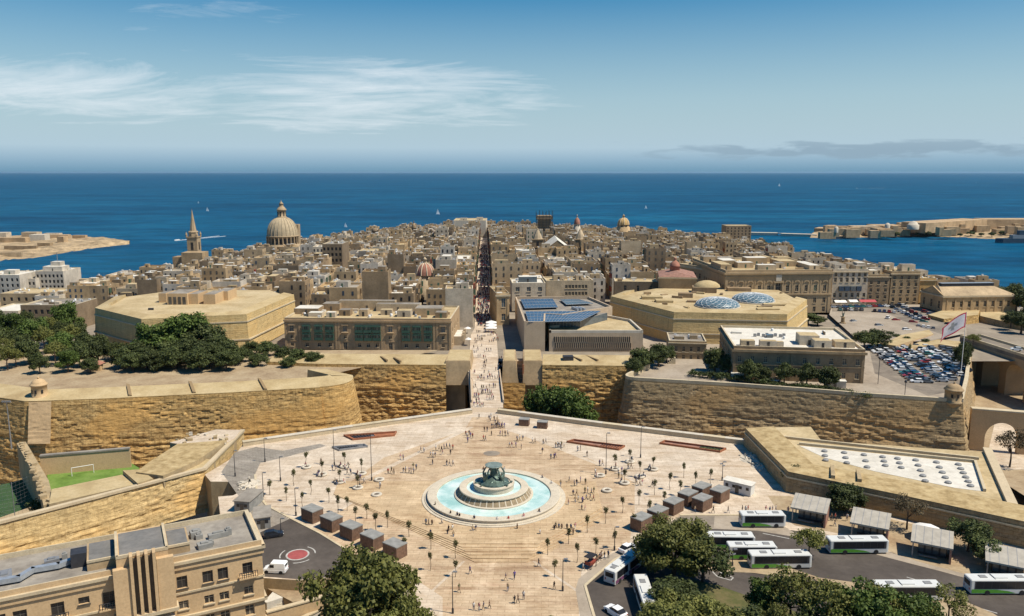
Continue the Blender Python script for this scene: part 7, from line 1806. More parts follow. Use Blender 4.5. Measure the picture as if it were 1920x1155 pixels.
for x, s_ in ((-.75, -.17), (-.75, .17), (.68, -.16), (.68, .16)):
    k = len(HV); HV += [(x + (-.03 if x < 0 else .02), s_, .82), (x + (.08 if x < 0 else 0), s_, .62), (x - (.1 if x < 0 else 0), s_, .38), (x - (.04 if x < 0 else 0), s_, .05)]; HE += [(0 if x < 0 else 3, k), (k, k + 1), (k + 1, k + 2), (k + 2, k + 3)]; HR += [.13, .09, .055, .06]
hm = skin_mesh('horse_body', HV, HE, HR); hm.materials.append(MAT['cloth_brown']); ho = bpy.data.objects.new('horse', hm); COL.objects.link(ho); ho.location = cc_ + Vector((math.cos(.9) * 2.9, math.sin(.9) * 2.9, 0)); ho.rotation_euler = (0, 0, .9); tag(ho, 'brown horse harnessed to the dark red cab', 'horse')
# ------------------------------------------------------------------ trees
def leaf_mesh(name, mat, clumps, n_leaf, size, seed, flat=.75, droop=0.0):
    """crown made of many leaf-sized faces gathered in clumps: clumps = (x,y,z,r)"""
    g = np.random.default_rng(seed); V = []
    for (x, y, z, r) in clumps:
        n = int(n_leaf * (r ** 2)); d = g.normal(size=(n, 3)); d /= np.linalg.norm(d, axis=1)[:, None]
        rad = r * (g.random(n) ** .33)[:, None] * g.uniform(.75, 1.1, n)[:, None]; c = np.array([x, y, z]) + d * rad * np.array([1, 1, flat])
        nr = d * .6 + g.normal(size=(n, 3)) * .6 + np.array([0, 0, .55]); nr /= np.linalg.norm(nr, axis=1)[:, None]
        t = np.cross(nr, g.normal(size=(n, 3))); t /= np.linalg.norm(t, axis=1)[:, None]; b = np.cross(nr, t)
        s = size * g.uniform(.55, 1.25, n)[:, None]; w = s * g.uniform(.5, .9, n)[:, None]
        V.append(np.stack([c - t * s - b * w * .3, c - b * w, c + t * s, c + b * w], axis=1))
    V = np.concatenate(V).reshape(-1, 3); nf = len(V) // 4
    me = bpy.data.meshes.new(name); me.vertices.add(len(V)); me.vertices.foreach_set('co', V.ravel()); me.loops.add(nf * 4); me.polygons.add(nf)
    me.loops.foreach_set('vertex_index', np.arange(nf * 4, dtype=np.int32)); me.polygons.foreach_set('loop_start', np.arange(0, nf * 4, 4, dtype=np.int32)); me.polygons.foreach_set('loop_total', np.full(nf, 4, dtype=np.int32))
    me.materials.append(MAT[mat]); me.update(); me.validate(); return me
def clump_set(seed, n, rx, ry, rz, cz, rmin, rmax, low=-.35, hollow=.45):
    r = random.Random(seed); out = []
    while len(out) < n:
        d = Vector((r.gauss(0, 1), r.gauss(0, 1), r.gauss(0, 1))).normalized()
        if d.z < low: continue
        k = r.uniform(hollow, 1.0); wob = 1 + .22 * mnoise.noise(d * 1.7 + Vector((seed, 0, 0)))
        out.append((d.x * rx * k * wob, d.y * ry * k * wob, cz + d.z * rz * k * wob, r.uniform(rmin, rmax)))
    return out
def trunk_mesh(seed, h, r0, clumps, limbs=7, lean=.0, mat='bark'):
    r = random.Random(seed); mb = MB(); top = Vector((lean, 0, h)); b1 = Vector((r.uniform(-.2, .2), r.uniform(-.2, .2), h * .5))
    mb.tube([(0, 0, -1.2), (0, 0, .25), b1, top], [r0 * 1.4, r0, r0 * .8, r0 * .6], 8)
    for c in r.sample(clumps, min(limbs, len(clumps))):
        e = Vector(c[:3]); m_ = top.lerp(e, .5) + Vector((0, 0, -.3)); mb.tube([top - Vector((0, 0, h * .15)), m_, e], [r0 * .5, r0 * .28, r0 * .08], 5)
    me_o = mb.build('trunk', mat, None, loc=(0, 0, 0)); me = me_o.data; bpy.data.objects.remove(me_o); return me
KIND = {}
def kind(key, mat, n, rx, ry, rz, cz, rmin, rmax, th, tr, dens, size, seed, low=-.35, hollow=.45, flat=.75, limbs=7, lean=0):
    for v in range(2):
        c = clump_set(seed + 100 * v, n, rx, ry, rz, cz, rmin, rmax, low, hollow)
        KIND.setdefault(key, []).append((trunk_mesh(seed + v, th, tr, c, limbs, lean), leaf_mesh('crown', mat, c, dens, size, seed + v, flat)))
kind('ficus', 'leaf_olive', 84, 7.6, 7.0, 4.9, 6.6, 1.4, 2.4, 4.0, .55, 66, .30, 3, -.75)
kind('dark', 'leaf_dark', 46, 3.7, 3.6, 2.7, 3.9, 1.0, 1.6, 2.4, .3, 78, .25, 11, -.8)
kind('bright', 'leaf_bright', 48, 4.4, 4.2, 3.2, 4.6, 1.1, 1.7, 2.6, .32, 76, .26, 17, -.8)
kind('olive', 'leaf_olive', 36, 3.5, 3.3, 2.3, 4.8, .9, 1.4, 3.2, .22, 70, .22, 23, -.5)
kind('dry', 'leaf_dry', 26, 3.2, 3.0, 2.2, 5.0, .8, 1.3, 3.2, .2, 46, .2, 29, -.3)
kind('thin', 'leaf_olive', 16, 2.2, 2.2, 1.7, 5.6, .7, 1.1, 4.4, .16, 52, .2, 37, -.3)
kind('young', 'leaf_young', 9, .40, .40, .95, 2.9, .3, .46, 2.2, .06, 330, .10, 43, -1, .2, 1.0, 3)
kind('shrub', 'leaf_dark', 14, 1.1, 1.1, .7, .7, .45, .75, .5, .08, 90, .16, 53, -.3)
kind('cypress', 'leaf_dark', 14, .55, .55, 2.8, 3.4, .5, .7, 1.2, .1, 90, .15, 59, -1, .1, 1.2, 3)
def tree(key, p, label, s=1.0, sz=None, group=None, name='tree', cat='tree', seed=None):
    k = seed if seed is not None else int(abs(p.x * 7 + p.y * 3)); tr, cr = KIND[key][k % 2]
    root = thing(name, label, cat, tuple(p), (k * 2.399) % 6.283, group); root.scale = (s, s, sz or s)
    for nm, me in (('trunk', tr), ('crown', cr)):
        o = bpy.data.objects.new(nm, me); COL.objects.link(o); o.parent = root
    return root
# young trees of the square
YT = [(x, y) for x, y, t in PLT if t] + [(506, 928), (551, 911), (537, 940), (583, 927), (617, 942), (651, 958), (688, 973), (727, 989), (767, 1007), (808, 1030), (854, 1047), (807, 1070), (854, 1082), (1066, 1020), (1082, 1055), (1040, 1082), (1152, 1028), (1117, 1038), (1027, 1040),
     (1282, 896), (1332, 908), (1256, 918), (1227, 928), (1198, 947), (1167, 962), (1135, 982), (1101, 999), (634, 962), (667, 980), (705, 996), (567, 950), (758, 1038), (1188, 992), (1217, 970), (1245, 948), (1275, 930), (1304, 914)]
ylab = {}
for k, (x, y) in enumerate(YT):
    ring_ = k < sum(1 for q in PLT if q[2]); where = ('in a ring seat ' if ring_ else '') + ('left of the fountain' if x < 800 else ('right of the fountain' if x > 1095 else 'in front of the fountain'))
    o = tree('young', G(x, y), 'young slim tree ' + where, 1.1 * random.uniform(.85, 1.12), 1.15 * random.uniform(.85, 1.1), 'young trees on the square', 'young_tree'); ylab.setdefault(o['label'], []).append(o)
ORDN = ['first', 'second', 'third', 'fourth', 'fifth', 'sixth', 'seventh', 'eighth', 'ninth', 'tenth', 'eleventh', 'twelfth', 'thirteenth', 'fourteenth', 'fifteenth', 'sixteenth', 'seventeenth', 'eighteenth', 'nineteenth', 'twentieth']
ORDN += ['twenty-' + q for q in ORDN[:9]] + ['thirtieth'] + ['thirty-' + q for q in ORDN[:9]]
def number(labs, tail=' from the left'):
    for lab, L in labs.items():
        if len(L) < 2: continue
        L.sort(key=lambda o: proj(o.location)[0])
        for k, o in enumerate(L): o['label'] = lab + ', ' + (ORDN[k] if k < 39 else 'one of the last') + tail
number(ylab)
# large trees: key, picture column of the foot, distance, ground height, scale, label
def T(key, px, Y, z, s, label, sz=None, name='tree', cat='tree', group=None): return tree(key, Vector((xat(px, Y, z), Y, z)), label, s, sz, group, name, cat)
T('ficus', 695, 124, -7, 1.22, 'largest spreading ficus tree beside the left kiosk row', 1.72); T('ficus', 768, 116, -5, .72, 'lower ficus tree in front of the left kiosks, bottom edge', 1.2); T('ficus', 715, 112, -8.5, 1.0, 'front ficus tree at the bottom edge, left of the walk', 1.45); T('dark', 645, 110, -8.5, 1.7, 'dark tree at the bottom edge below the big ficus')
T('ficus', 1262, 143, -.7, 1.0, 'round ficus tree between kiosks and parked buses', .92); T('dark', 1318, 141, -.7, 1.25, 'dark green tree touching the round ficus on its right'); T('dark', 1262, 131, -.7, 1.1, 'shaded lower tree under the round ficus', .85)
T('ficus', 1275, 116, -.7, .86, 'olive green ficus at the bottom of the planted island', .85); T('ficus', 1350, 113, -.7, .7, 'low olive tree right of the bottom ficus', .7); T('ficus', 1400, 115, -.7, .62, 'spreading olive ficus between the squat palms and the leaning tree', .62); T('olive', 1505, 114, -.7, 1.3, 'olive tree in front of the leaning tree', 1.0); T('dark', 1590, 113.5, -.7, 1.3, 'dark tree between the twisted tree and the bottom edge', 1.0); T('olive', 1338, 121.5, -.7, 1.15, 'olive tree between the two squat palms', 0.95); T('dark', 1408, 120.0, -.7, 1.10, 'dark tree right of the squat palms', 0.95); T('ficus', 1455, 119.0, -.7, 0.50, 'low spreading ficus left of the leaning tree', 0.60); T('dark', 1525, 118.5, -.7, 1.10, 'dark tree at the bottom between leaning and twisted trees', 1.00); T('olive', 1585, 118.5, -.7, 1.15, 'olive tree at the bottom below the dense green one', 1.00); T('dark', 1640, 118.0, -.7, 1.00, 'dark tree at the bottom under the half-hidden bus', 0.90); T('bright', 1760, 118.0, -.7, 0.80, 'small green tree at the bottom near the umbrella trees', 0.70); T('ficus', 1240, 118.5, -.7, 0.60, 'low ficus beside the end-on coach', 0.65); T('dark', 1420, 110, -.7, 1.2, 'dark shrubby tree at the bottom of the planted island', .8)
T('bright', 1432, 127, -.7, .68, 'small green tree left of the twisted tree', 1.0); T('olive', 1478, 125, -.7, 1.25, 'green tree with leaning trunk before the parked buses', 1.45); T('olive', 1548, 121, -.7, 1.25, 'open twisted tree in the middle of the traffic island', 1.55); T('olive', 1650, 121, -.7, 1.2, 'olive green tree hiding the front of the lower right bus', 1.35); T('dark', 1480, 109, -.7, 1.4, 'dark tree at the bottom edge below the leaning tree', .9); T('bright', 1560, 108.5, -.7, 1.2, 'green tree at the bottom edge right of the dark one', .9); T('dark', 1640, 109, -.7, 1.3, 'dark bushy tree at the bottom edge under the bus', .95); T('dark', 1720, 107, -.7, 1.2, 'dark bush at the bottom edge, far right group', .8); T('dark', 1345, 106.5, -.7, 1.5, 'dark tree filling the bottom edge beside the squat palms', 1.0); T('bright', 1610, 120, -.7, 1.15, 'dense green tree beside the twisted one', 1.4)
T('bright', 1668, 117, -.7, .8, 'bushy green tree at the bottom right', 1.15); T('dark', 1720, 115, -.7, .9, 'dark bush at the bottom right edge of the island', .55); T('bright', 1700, 120.5, -.7, 1.0, 'dense green tree before the half-hidden bus', 1.2); T('olive', 1738, 120, -.7, .9, 'olive tree at the tail of the half-hidden bus', 1.0); T('thin', 1775, 124, -.7, 1.1, 'thin umbrella tree by the right-hand bus', 1.15); T('thin', 1798, 121, -.7, .8, 'second thin umbrella tree, slightly nearer', 1.0)
T('olive', 1516, 150, -.6, .85, 'round tree at the end of the front parked bus', .9)
T('dark', 1494, 186, -.2, .85, 'dark tree behind the first bus shelter', .8); T('dark', 1584, 172, -.4, 1.15, 'large dark tree between the first two shelters', .95); T('dry', 1700, 163, -.5, 1.1, 'brown leafless tree between second and third shelter', 1.0); T('dark', 1815, 153, -.5, 1.0, 'dark leaning tree between third and last shelter', 1.0); T('dark', 1850, 148, -.5, .9, 'lower dark tree left of the last shelter', .75); T('dry', 1660, 172, -.3, .7, 'small brown tree behind the second shelter')
T('bright', 1045, 266, -16, 2.2, 'big tree rising from the ditch right of the bridge', 2.5); T('bright', 1015, 268, -15, 1.5, 'left tree of the ditch group beside the bridge', 2.3); T('bright', 1085, 262, -15, 1.6, 'right tree of the ditch group, lower', 1.9)
gl_ = {}
def GT(key, px, Y, z, s, lab, sz=None):
    o = T(key, px, Y, z, s, lab, sz, group='garden trees'); gl_.setdefault(lab, []).append(o)
rr = random.Random(77)
for px, Y, s in ((20, 350, 1.6), (70, 345, 1.5), (115, 340, 1.4), (35, 330, 1.4), (85, 322, 1.5), (135, 330, 1.5), (160, 318, 1.4), (10, 312, 1.3), (55, 305, 1.3), (105, 302, 1.3), (150, 300, 1.2), (185, 305, 1.3), (128, 360, 1.9), (-20, 335, 1.6), (-10, 368, 1.5), (50, 372, 1.3), (15, 295, 1.2), (75, 290, 1.1), (185, 322, 1.2), (45, 318, 1.3), (120, 314, 1.3), (65, 334, 1.4), (98, 352, 1.4), (150, 345, 1.3), (0, 325, 1.4), (30, 300, 1.1), (128, 292, 1.0), (170, 290, .9)): GT(rr.choice(['dark', 'dark', 'bright', 'olive']) if px != 128 else 'bright', px, Y, 1.8, s * rr.uniform(.72, 1.0), 'dark tree in the crowded left garden', s * rr.uniform(.95, 1.15))
for px, Y, s, k in ((235, 298, 1.1, 'dark'), (262, 304, 1.3, 'dark'), (300, 312, 1.7, 'bright'), (345, 318, 2.0, 'bright'), (385, 316, 1.9, 'dark'), (415, 305, 1.5, 'dark'), (330, 297, 1.2, 'dark'), (375, 294, 1.3, 'dark'), (290, 294, 1.1, 'dark'), (425, 295, 1.1, 'dark'), (218, 312, 1.0, 'dark'), (318, 303, 1.4, 'dark'), (360, 304, 1.5, 'dark'), (395, 300, 1.4, 'dark'), (275, 298, 1.1, 'dark'), (250, 293, 1.0, 'dark'), (435, 304, 1.1, 'dark')): GT(k, px, Y, 1.8, s * 1.15, 'green tree of the clump below the left fort', s * (1.15 if k == 'bright' else 1.05))
for px, Y, s in ((470, 322, .9), (500, 318, 1.0), (530, 312, .9), (560, 308, .9), (590, 306, .8), (455, 308, .9), (485, 302, .8), (540, 300, .7)): GT('dark', px, Y, 1.2, s * 1.15, 'low dark tree between left fort and curtain', s)
for px, Y, s in ((1203, 298, 1.3), (1235, 304, 1.3), (1250, 312, 1.0), (1190, 292, .9)): GT('dark', px, Y, 1, s, 'dark tree at the rounded end of the right bastion')
for px, Y, s in ((1340, 296, 1.1), (1365, 291, .8), (1405, 281, .95), (1470, 278, .9), (1512, 274, 1.0), (1550, 271, 1.0), (1430, 280, .7)): GT('dark', px, Y, 1, s * 1.05, 'street tree in front of the white-roofed block', s * 1.25)
for k in range(20): px = 1300 + k * 17; Y = 289 - k * 1.22 - (px - 1300) * .02; GT('shrub', px, Y, 1, rr.uniform(1.2, 2.0), 'clipped shrub along the right bastion parapet')
GT('dark', 1515, 392, 1.5, 1.35, 'dark bush at the right corner of the domed fort', .75); GT('dark', 1533, 390, 1.5, 1.1, 'dark bush at the right corner of the domed fort', .6); GT('dark', 1620, 335, 1.5, 1.25, 'round tree above the car park', 1.1); GT('dark', 1645, 338, 1.5, 1.3, 'round tree above the car park', 1.15)
GT('cypress', 1705, 325, 1, 1.0, 'small cypress at the edge of the car park'); GT('dark', 1800, 298, 1, .8, 'tall tree at the right edge of the car park', 1.5); GT('dark', 1808, 310, 1, .7, 'tall tree at the right edge of the car park', 1.3); GT('olive', 1824, 338, 1.8, .8, 'flat-topped tree on the viaduct end', .75)
for px, Y, z, s in ((1432, 870, -14, 2.4), (1452, 880, -16, 2.6), (1475, 890, -18, 2.4), (1440, 905, -16, 2.2), (1492, 880, -20, 1.8)): GT('dark', px, Y, zterrain(xat(px, Y, z), Y), s * 1.25, 'dark tree among roofs on the harbour side')
for px, Y, s in ((1905, 430, 2.0), (1925, 415, 2.0), (1895, 452, 1.6), (1915, 372, 1.3), (1895, 382, 1.1), (1940, 390, 1.8)): GT('dark', px, Y, 2.0, s, 'dark tree at the right edge beside the long hall')
for px, Y in ((1640, 352), (1660, 352), (1680, 356), (1735, 345), (1668, 362), (1700, 350)): GT('shrub', px, Y, 1.6, 1.4, 'low shrub on the bank above the car park')
GT('dry', 1893, 238, -15, 1.5, 'scraggy tree below the right arch', 1.6)
for px, Y in ((1075, 117), (1090, 114), (1105, 112), (1065, 113)): GT('olive', px, Y, -.7, .55, 'bush at the bottom of the walk beside the palm', .5)
for px, py in ((66, 955), (72, 962)): GT('shrub', px, P(px, py, -7).y, -7, 1.6, 'shrub at the foot of the crumbling wall')
for px, Y, s in ((1310, 127, 2.6), (1335, 125, 2.4), (1360, 123, 2.6), (1385, 121, 2.4), (1300, 121, 2.6), (1415, 119, 2.6), (1440, 116, 2.4), (1372, 117, 2.5), (1340, 119, 2.2)): GT('shrub', px, Y, -.6, s, 'dark shrub on the planted island by the palms')
number(gl_)
# palms
def palm_meshes(seed, h, n, fl):
    r = random.Random(seed); mb = MB(); mb.tube([(0, 0, -.5), (.05, 0, h * .5), (0, .05, h)], [.3, .24, .26], 8); o = mb.build('trunk', 'palm_bark', None, loc=(0, 0, 0)); tm = o.data; bpy.data.objects.remove(o)
    mb = MB()
    for k in range(n):
        a = 2 * math.pi * k / n + r.uniform(-.2, .2); up = r.uniform(-.1, 1.0); e = Vector((math.cos(a), math.sin(a), 0)); t = Vector((-e.y, e.x, 0)); pts_ = []
        for j in range(7): q = j / 6; pts_.append(Vector((0, 0, h)) + e * fl * q * (1 - .15 * up * q) + Vector((0, 0, fl * (up * q * .9 - (.75 + up * .4) * q * q))))
        for j in range(6):
            for s_ in (-1, 1):
                for m_ in range(3):
                    u = (m_ + .5) / 3; b = pts_[j].lerp(pts_[j + 1], u); w = fl * .26 * math.sin(math.pi * min(1, (j + u) / 6 * .9 + .12)); d = (pts_[j + 1] - pts_[j]) * .3
                    mb.add([b, b + d * .6, b + t * s_ * w + d * .9 + Vector((0, 0, -w * .35))], [(0, 1, 2)])
    o = mb.build('fronds', 'leaf_bright', None, loc=(0, 0, 0)); fm2 = o.data; bpy.data.objects.remove(o); return tm, fm2
pm = [palm_meshes(1, 5.2, 26, 2.6), palm_meshes(2, 1.6, 30, 3.0)]
for (px, Y, z, k, s, lab) in ((1034, 119.5, -.72, 0, .95, 'fan palm with bare trunk at the bottom of the walk'), (896, 113, -.72, 0, .75, 'low palm at the bottom centre edge'), (1050, 112.5, -.72, 0, .8, 'second palm below the bare-trunked one'), (1330, 118.5, -.6, 1, 1.15, 'squat palm in the planted island, left one'), (1386, 117.5, -.6, 1, 1.15, 'squat palm in the planted island, right one')):
    t = thing('palm_tree', lab, 'palm', (xat(px, Y, z), Y, z), px * .1); t.scale = (s, s, s)
    for nm, me in zip(('trunk', 'fronds'), pm[k]): o = bpy.data.objects.new(nm, me); COL.objects.link(o); o.parent = t

# ------------------------------------------------------------------ people
def body_mesh(name, pose):
    st = {'walk': .26, 'stand': .05, 'stride': .36, 'sit': 0}[pose]; ar = {'walk': .2, 'stand': .02, 'stride': .3, 'sit': .1}[pose]
    V = [(0, 0, .93), (0, .01, 1.15), (0, .0, 1.38), (0, .01, 1.50), (0, .03, 1.62), (0, .02, 1.74),
         (.17, 0, 1.40), (.22, -ar * .4, 1.14), (.23, -ar * .4 + .1, .90), (.23, -ar * .4 + .13, .82), (-.17, 0, 1.40), (-.22, ar * .4, 1.14), (-.23, ar * .4 + .1, .90), (-.23, ar * .4 + .13, .82),
         (.09, 0, .88), (.10, st * .55 + .04, .50), (.10, st, .09), (.10, st + .14, .04), (-.09, 0, .88), (-.10, -st * .45 + .05, .50), (-.10, -st, .09), (-.10, -st + .13, .04)]
    if pose == 'sit':
        dz = -.45; V = [(x, y, z + dz) for x, y, z in V]; V[15] = (.1, .42, .46); V[16] = (.1, .44, .08); V[17] = (.1, .57, .04); V[19] = (-.1, .42, .46); V[20] = (-.1, .40, .08); V[21] = (-.1, .53, .04)
    E = [(0, 1), (1, 2), (2, 3), (3, 4), (4, 5), (2, 6), (6, 7), (7, 8), (8, 9), (2, 10), (10, 11), (11, 12), (12, 13), (0, 14), (14, 15), (15, 16), (16, 17), (0, 18), (18, 19), (19, 20), (20, 21)]
    Rd = [(.15, .11), (.14, .1), (.17, .11), .055, (.085, .1), (.07, .08), .065, .05, .04, .035, .065, .05, .04, .035, .09, .065, .045, .04, .09, .065, .045, .04]
    return skin_mesh(name, V, E, Rd, 1)
OUTF = [('cloth_black', 'cloth_denim', 'black', 'jeans'), ('cloth_white', 'cloth_navy', 'white', 'navy trousers'), ('cloth_red', 'cloth_black', 'red', 'black trousers'), ('cloth_navy', 'cloth_khaki', 'navy', 'khaki trousers'), ('cloth_brown', 'cloth_black', 'brown', 'black trousers'), ('cloth_denim', 'cloth_black', 'blue', 'black trousers'),
        ('cloth_pink', 'cloth_white', 'pink', 'white trousers'), ('cloth_olive', 'cloth_brown', 'olive', 'brown trousers'), ('cloth_black', 'cloth_black', 'black', 'black trousers'), ('cloth_purple', 'cloth_navy', 'purple', 'navy trousers'), ('cloth_khaki', 'cloth_denim', 'khaki', 'jeans'), ('cloth_white', 'cloth_khaki', 'white', 'khaki trousers')]
BODY = {}
for pose in ('walk', 'stand', 'stride', 'sit'):
    m0 = body_mesh('body_' + pose, pose); dz = -.45 if pose == 'sit' else 0
    zz = np.array([p.center.z for p in m0.polygons]) - dz; yy = np.array([p.center.y for p in m0.polygons]); xx = np.array([abs(p.center.x) for p in m0.polygons])
    idx = np.zeros(len(zz), dtype=np.int32)
    idx[(zz < .96)] = 1; idx[(xx > .18) & (zz < 1.22) & (zz > .7)] = 2; idx[zz > 1.48] = 2; idx[(zz > 1.66) | ((zz > 1.56) & (yy < .0))] = 3; idx[zz < .1 + 0 * dz] = 4
    if pose == 'sit': idx[(zz < .96) & (idx != 2)] = 1
    for oi_, (sh_, tr_, _, _) in enumerate(OUTF):
        m = m0.copy(); m.materials.clear()
        for q in (sh_, tr_, 'skin', 'hair', 'cloth_black'): m.materials.append(MAT[q])
        m.polygons.foreach_set('material_index', idx); BODY[pose, oi_] = m
plab = {}
def person(p, where, group, pose=None, ang=None, s=None):
    pose = pose or rr.choice(['walk', 'walk', 'stride', 'stand']); k = rr.randrange(len(OUTF)); s = s or rr.uniform(.95, 1.1)
    o = bpy.data.objects.new('person', BODY[pose, k]); COL.objects.link(o); o.location = p; o.rotation_euler = (0, 0, ang if ang is not None else rr.uniform(0, 6.28)); o.scale = (s, s, s)
    lab = 'person in %s shirt, %s, %s %s' % (OUTF[k][2], OUTF[k][3].replace('trousers', 'legs') if False else OUTF[k][3], {'walk': 'walking', 'stride': 'striding', 'stand': 'standing', 'sit': 'sitting'}[pose], where)
    tag(o, lab, 'person', group); plab.setdefault(lab, []).append(o)
rr = random.Random(99)
def scatter(n, poly, where, group, g=True, z=0):
    x0, x1 = min(p[0] for p in poly), max(p[0] for p in poly); y0, y1 = min(p[1] for p in poly), max(p[1] for p in poly); k = 0
    while k < n:
        x, y = rr.uniform(x0, x1), rr.uniform(y0, y1)
        if not inside(poly, x, y): continue
        p = G(x, y, .01) if g else P(x, y, z)
        if (p.xy - fc.xy).length < 17.2: continue
        person(p, where, group); k += 1
        gx = 0
        while rr.random() < .48 and k < n: gx += rr.uniform(.6, 1.0); person(p + Vector((gx, rr.uniform(-.6, .6), 0)), where, group); k += 1
scatter(58, [(886, 770), (930, 770), (926, 700), (888, 700)], 'on the bridge', 'people on the bridge', False, .02)
scatter(52, [(884, 700), (938, 700), (934, 625), (886, 625)], 'just inside the town gate', 'people inside the gate', False, .6)
scatter(26, [(888, 640), (932, 640), (928, 606), (893, 606)], 'at the start of the main street', 'people on the street', False, .9)
scatter(34, [(862, 830), (958, 830), (935, 778), (886, 778)], 'at the bridge head', 'people at the bridge head')
scatter(30, [(720, 900), (860, 870), (880, 830), (760, 830)], 'left of the bridge head', 'people on the square')
scatter(26, [(950, 860), (1100, 880), (1110, 840), (960, 820)], 'behind the fountain on the right', 'people on the square')
scatter(22, [(1045, 980), (1110, 960), (1100, 890), (1050, 900)], 'right beside the fountain', 'people on the square')
scatter(22, [(770, 1010), (1080, 1010), (1060, 985), (790, 985)], 'in front of the fountain', 'people on the square')
scatter(14, [(850, 1150), (1060, 1150), (1040, 1060), (850, 1060)], 'on the lower walk', 'people on the lower walk')
scatter(16, [(1110, 900), (1260, 920), (1240, 880), (1120, 870)], 'among the right ring seats', 'people by the seats')
scatter(14, [(1270, 965), (1440, 965), (1420, 945), (1290, 950)], 'between right kiosks and buses', 'people by the kiosks')
scatter(10, [(580, 900), (720, 930), (700, 880), (600, 870)], 'among the left ring seats', 'people by the seats')
scatter(22, [(1460, 975), (1600, 1000), (1780, 1050), (1800, 1040), (1640, 990), (1480, 940)], 'waiting by the bus shelters', 'people at the bus stops')
scatter(6, [(1090, 1075), (1150, 1045), (1130, 1040), (1090, 1060)], 'by the footway near the taxi', 'people on the square')
for k in range(14):
    a = rr.uniform(3.3, 6.2) if k < 9 else rr.uniform(0, 3.1); person(Vector((fc.x + 15.0 * math.cos(a), fc.y + 15.0 * math.sin(a), 1.0 - .42)), 'on the fountain rim', 'people on the fountain rim', 'sit', a - math.pi / 2)
for (x, y, t) in PLT:
    if t and rr.random() < .75:
        for k in range(rr.randint(1, 4)):
            a = rr.uniform(0, 6.28); c = G(x, y); person(c + Vector((1.1 * math.cos(a), 1.1 * math.sin(a), .08)), 'on a ring seat', 'people on ring seats', 'sit', a - math.pi / 2)
number(plab, ' from left')
for lab, L in plab.items():
    for o in L:
        w = o['label'].split()
        if len(w) > 16: o['label'] = o['label'].replace(' and %s' % '', ' and ').replace(' trousers', '').replace(' top', ' shirt')
# crowd further up the main street: too dense to tell apart
mb = MB()
for k in range(900):
    Y = 385 + 520 * rr.random() ** 1.25; x = xs(Y) + rr.uniform(-3.7, 3.7); z = zc(x, Y) + .28; h = rr.uniform(1.55, 1.8); w = .24; m = rr.randrange(6); a = rr.uniform(0, 3)
    for (z0_, z1_, w0, w1, mm) in ((0, .85, .13, .17, 6), (.85, 1.42, .19, .24, m), (1.46, h, .1, .09, 7)):
        vs = [(x + q[0] * math.cos(a) - q[1] * math.sin(a), y_ + 0, z_) for z_, ww in ((z + z0_, w0), (z + z1_, w1)) for q in ((-ww, -ww * .6), (ww, -ww * .6), (ww, ww * .6), (-ww, ww * .6)) for y_ in (Y + q[0] * math.sin(a) + q[1] * math.cos(a),)]
        mb.add(vs, [(0, 1, 5, 4), (1, 2, 6, 5), (2, 3, 7, 6), (3, 0, 4, 7), (4, 5, 6, 7)], mm)
mb.build('street_crowd', ['cloth_black', 'cloth_white', 'cloth_red', 'cloth_navy', 'cloth_brown', 'cloth_denim', 'cloth_navy', 'hair'], None, 'dense crowd filling the narrow main street beyond the gate', 'crowd', kind='stuff', loc=(xs(500), 500, 0))
# umbrellas, awnings and street flags
for (px, py, z, n, lab, m_) in ((921, 603, 6.0, 3, 'row of white market parasols at the street mouth', 'awning_white'),):
    for k in range(n):
        p = P(px, py + k * 5, z - 2.4); t = thing('market_parasol', ['rear', 'middle', 'front'][k] + ' white market parasol at the street mouth', 'parasol', (p.x, p.y, .8), 0, 'white market parasols'); mb = MB(); mb.add([(p.x - 2.6, p.y - 2.2, 3.2), (p.x + 2.6, p.y - 2.2, 3.2), (p.x + 2.6, p.y + 2.2, 3.2), (p.x - 2.6, p.y + 2.2, 3.2), (p.x, p.y, 4.2)], [(0, 1, 4), (1, 2, 4), (2, 3, 4), (3, 0, 4)]); mb.build('canopy', 'awning_white', t); mb = MB(); mb.tube([(p.x, p.y, .8), (p.x, p.y, 4.1)], .05, 5); mb.build('pole', 'metal_grey', t)
for (px, py, w, m_, lab) in ((1735, 1010, 5.5, 'awning_white', 'cream parasol between the second and third shelters'), (878, 646, 3, 'awning_white', 'white parasol beside the ruin'), (877, 625, 3.4, 'awning_white', 'white stall canopy left of the street')):
    p = G(px, py) if py > 700 else P(px, py, 1); t = thing('parasol', lab, 'parasol', tuple(p)); mb = MB(); mb.lathe(p, [(w / 2, 2.4), (w / 4, 2.9), (0, 3.2)], 8, 0, False); mb.build('canopy', m_, t); mb = MB(); mb.tube([p, p + Vector((0, 0, 3.1))], .05, 5); mb.build('pole', 'metal_grey', t)
def awning(px0, px1, py, z, mat, lab, d=2.4):
    a, b = P(px0, py, z), P(px1, py, z); t = thing('awning', lab, 'awning', tuple((a + b) / 2)); mb = MB(); mb.add([(a.x, a.y - d, 4.4), (b.x, b.y - d, 4.4), (b.x, b.y, 5.4), (a.x, a.y, 5.4)], [(0, 1, 2, 3)]); mb.build('canvas', mat, t)
    for q in (a, b): mb = MB(); mb.tube([(q.x, q.y - d, z), (q.x, q.y - d, 4.4)], .06, 5); mb.build('post', 'metal_grey', t)
awning(1610, 1640, 572, 2.3, 'awning_red', 'red awning at the foot of the brown houses on the palace square'); awning(1563, 1585, 573, 2.3, 'awning_white', 'white awning below the pale hotel'); awning(1590, 1606, 572, 2.3, 'awning_white', 'second white awning below the pale hotel')
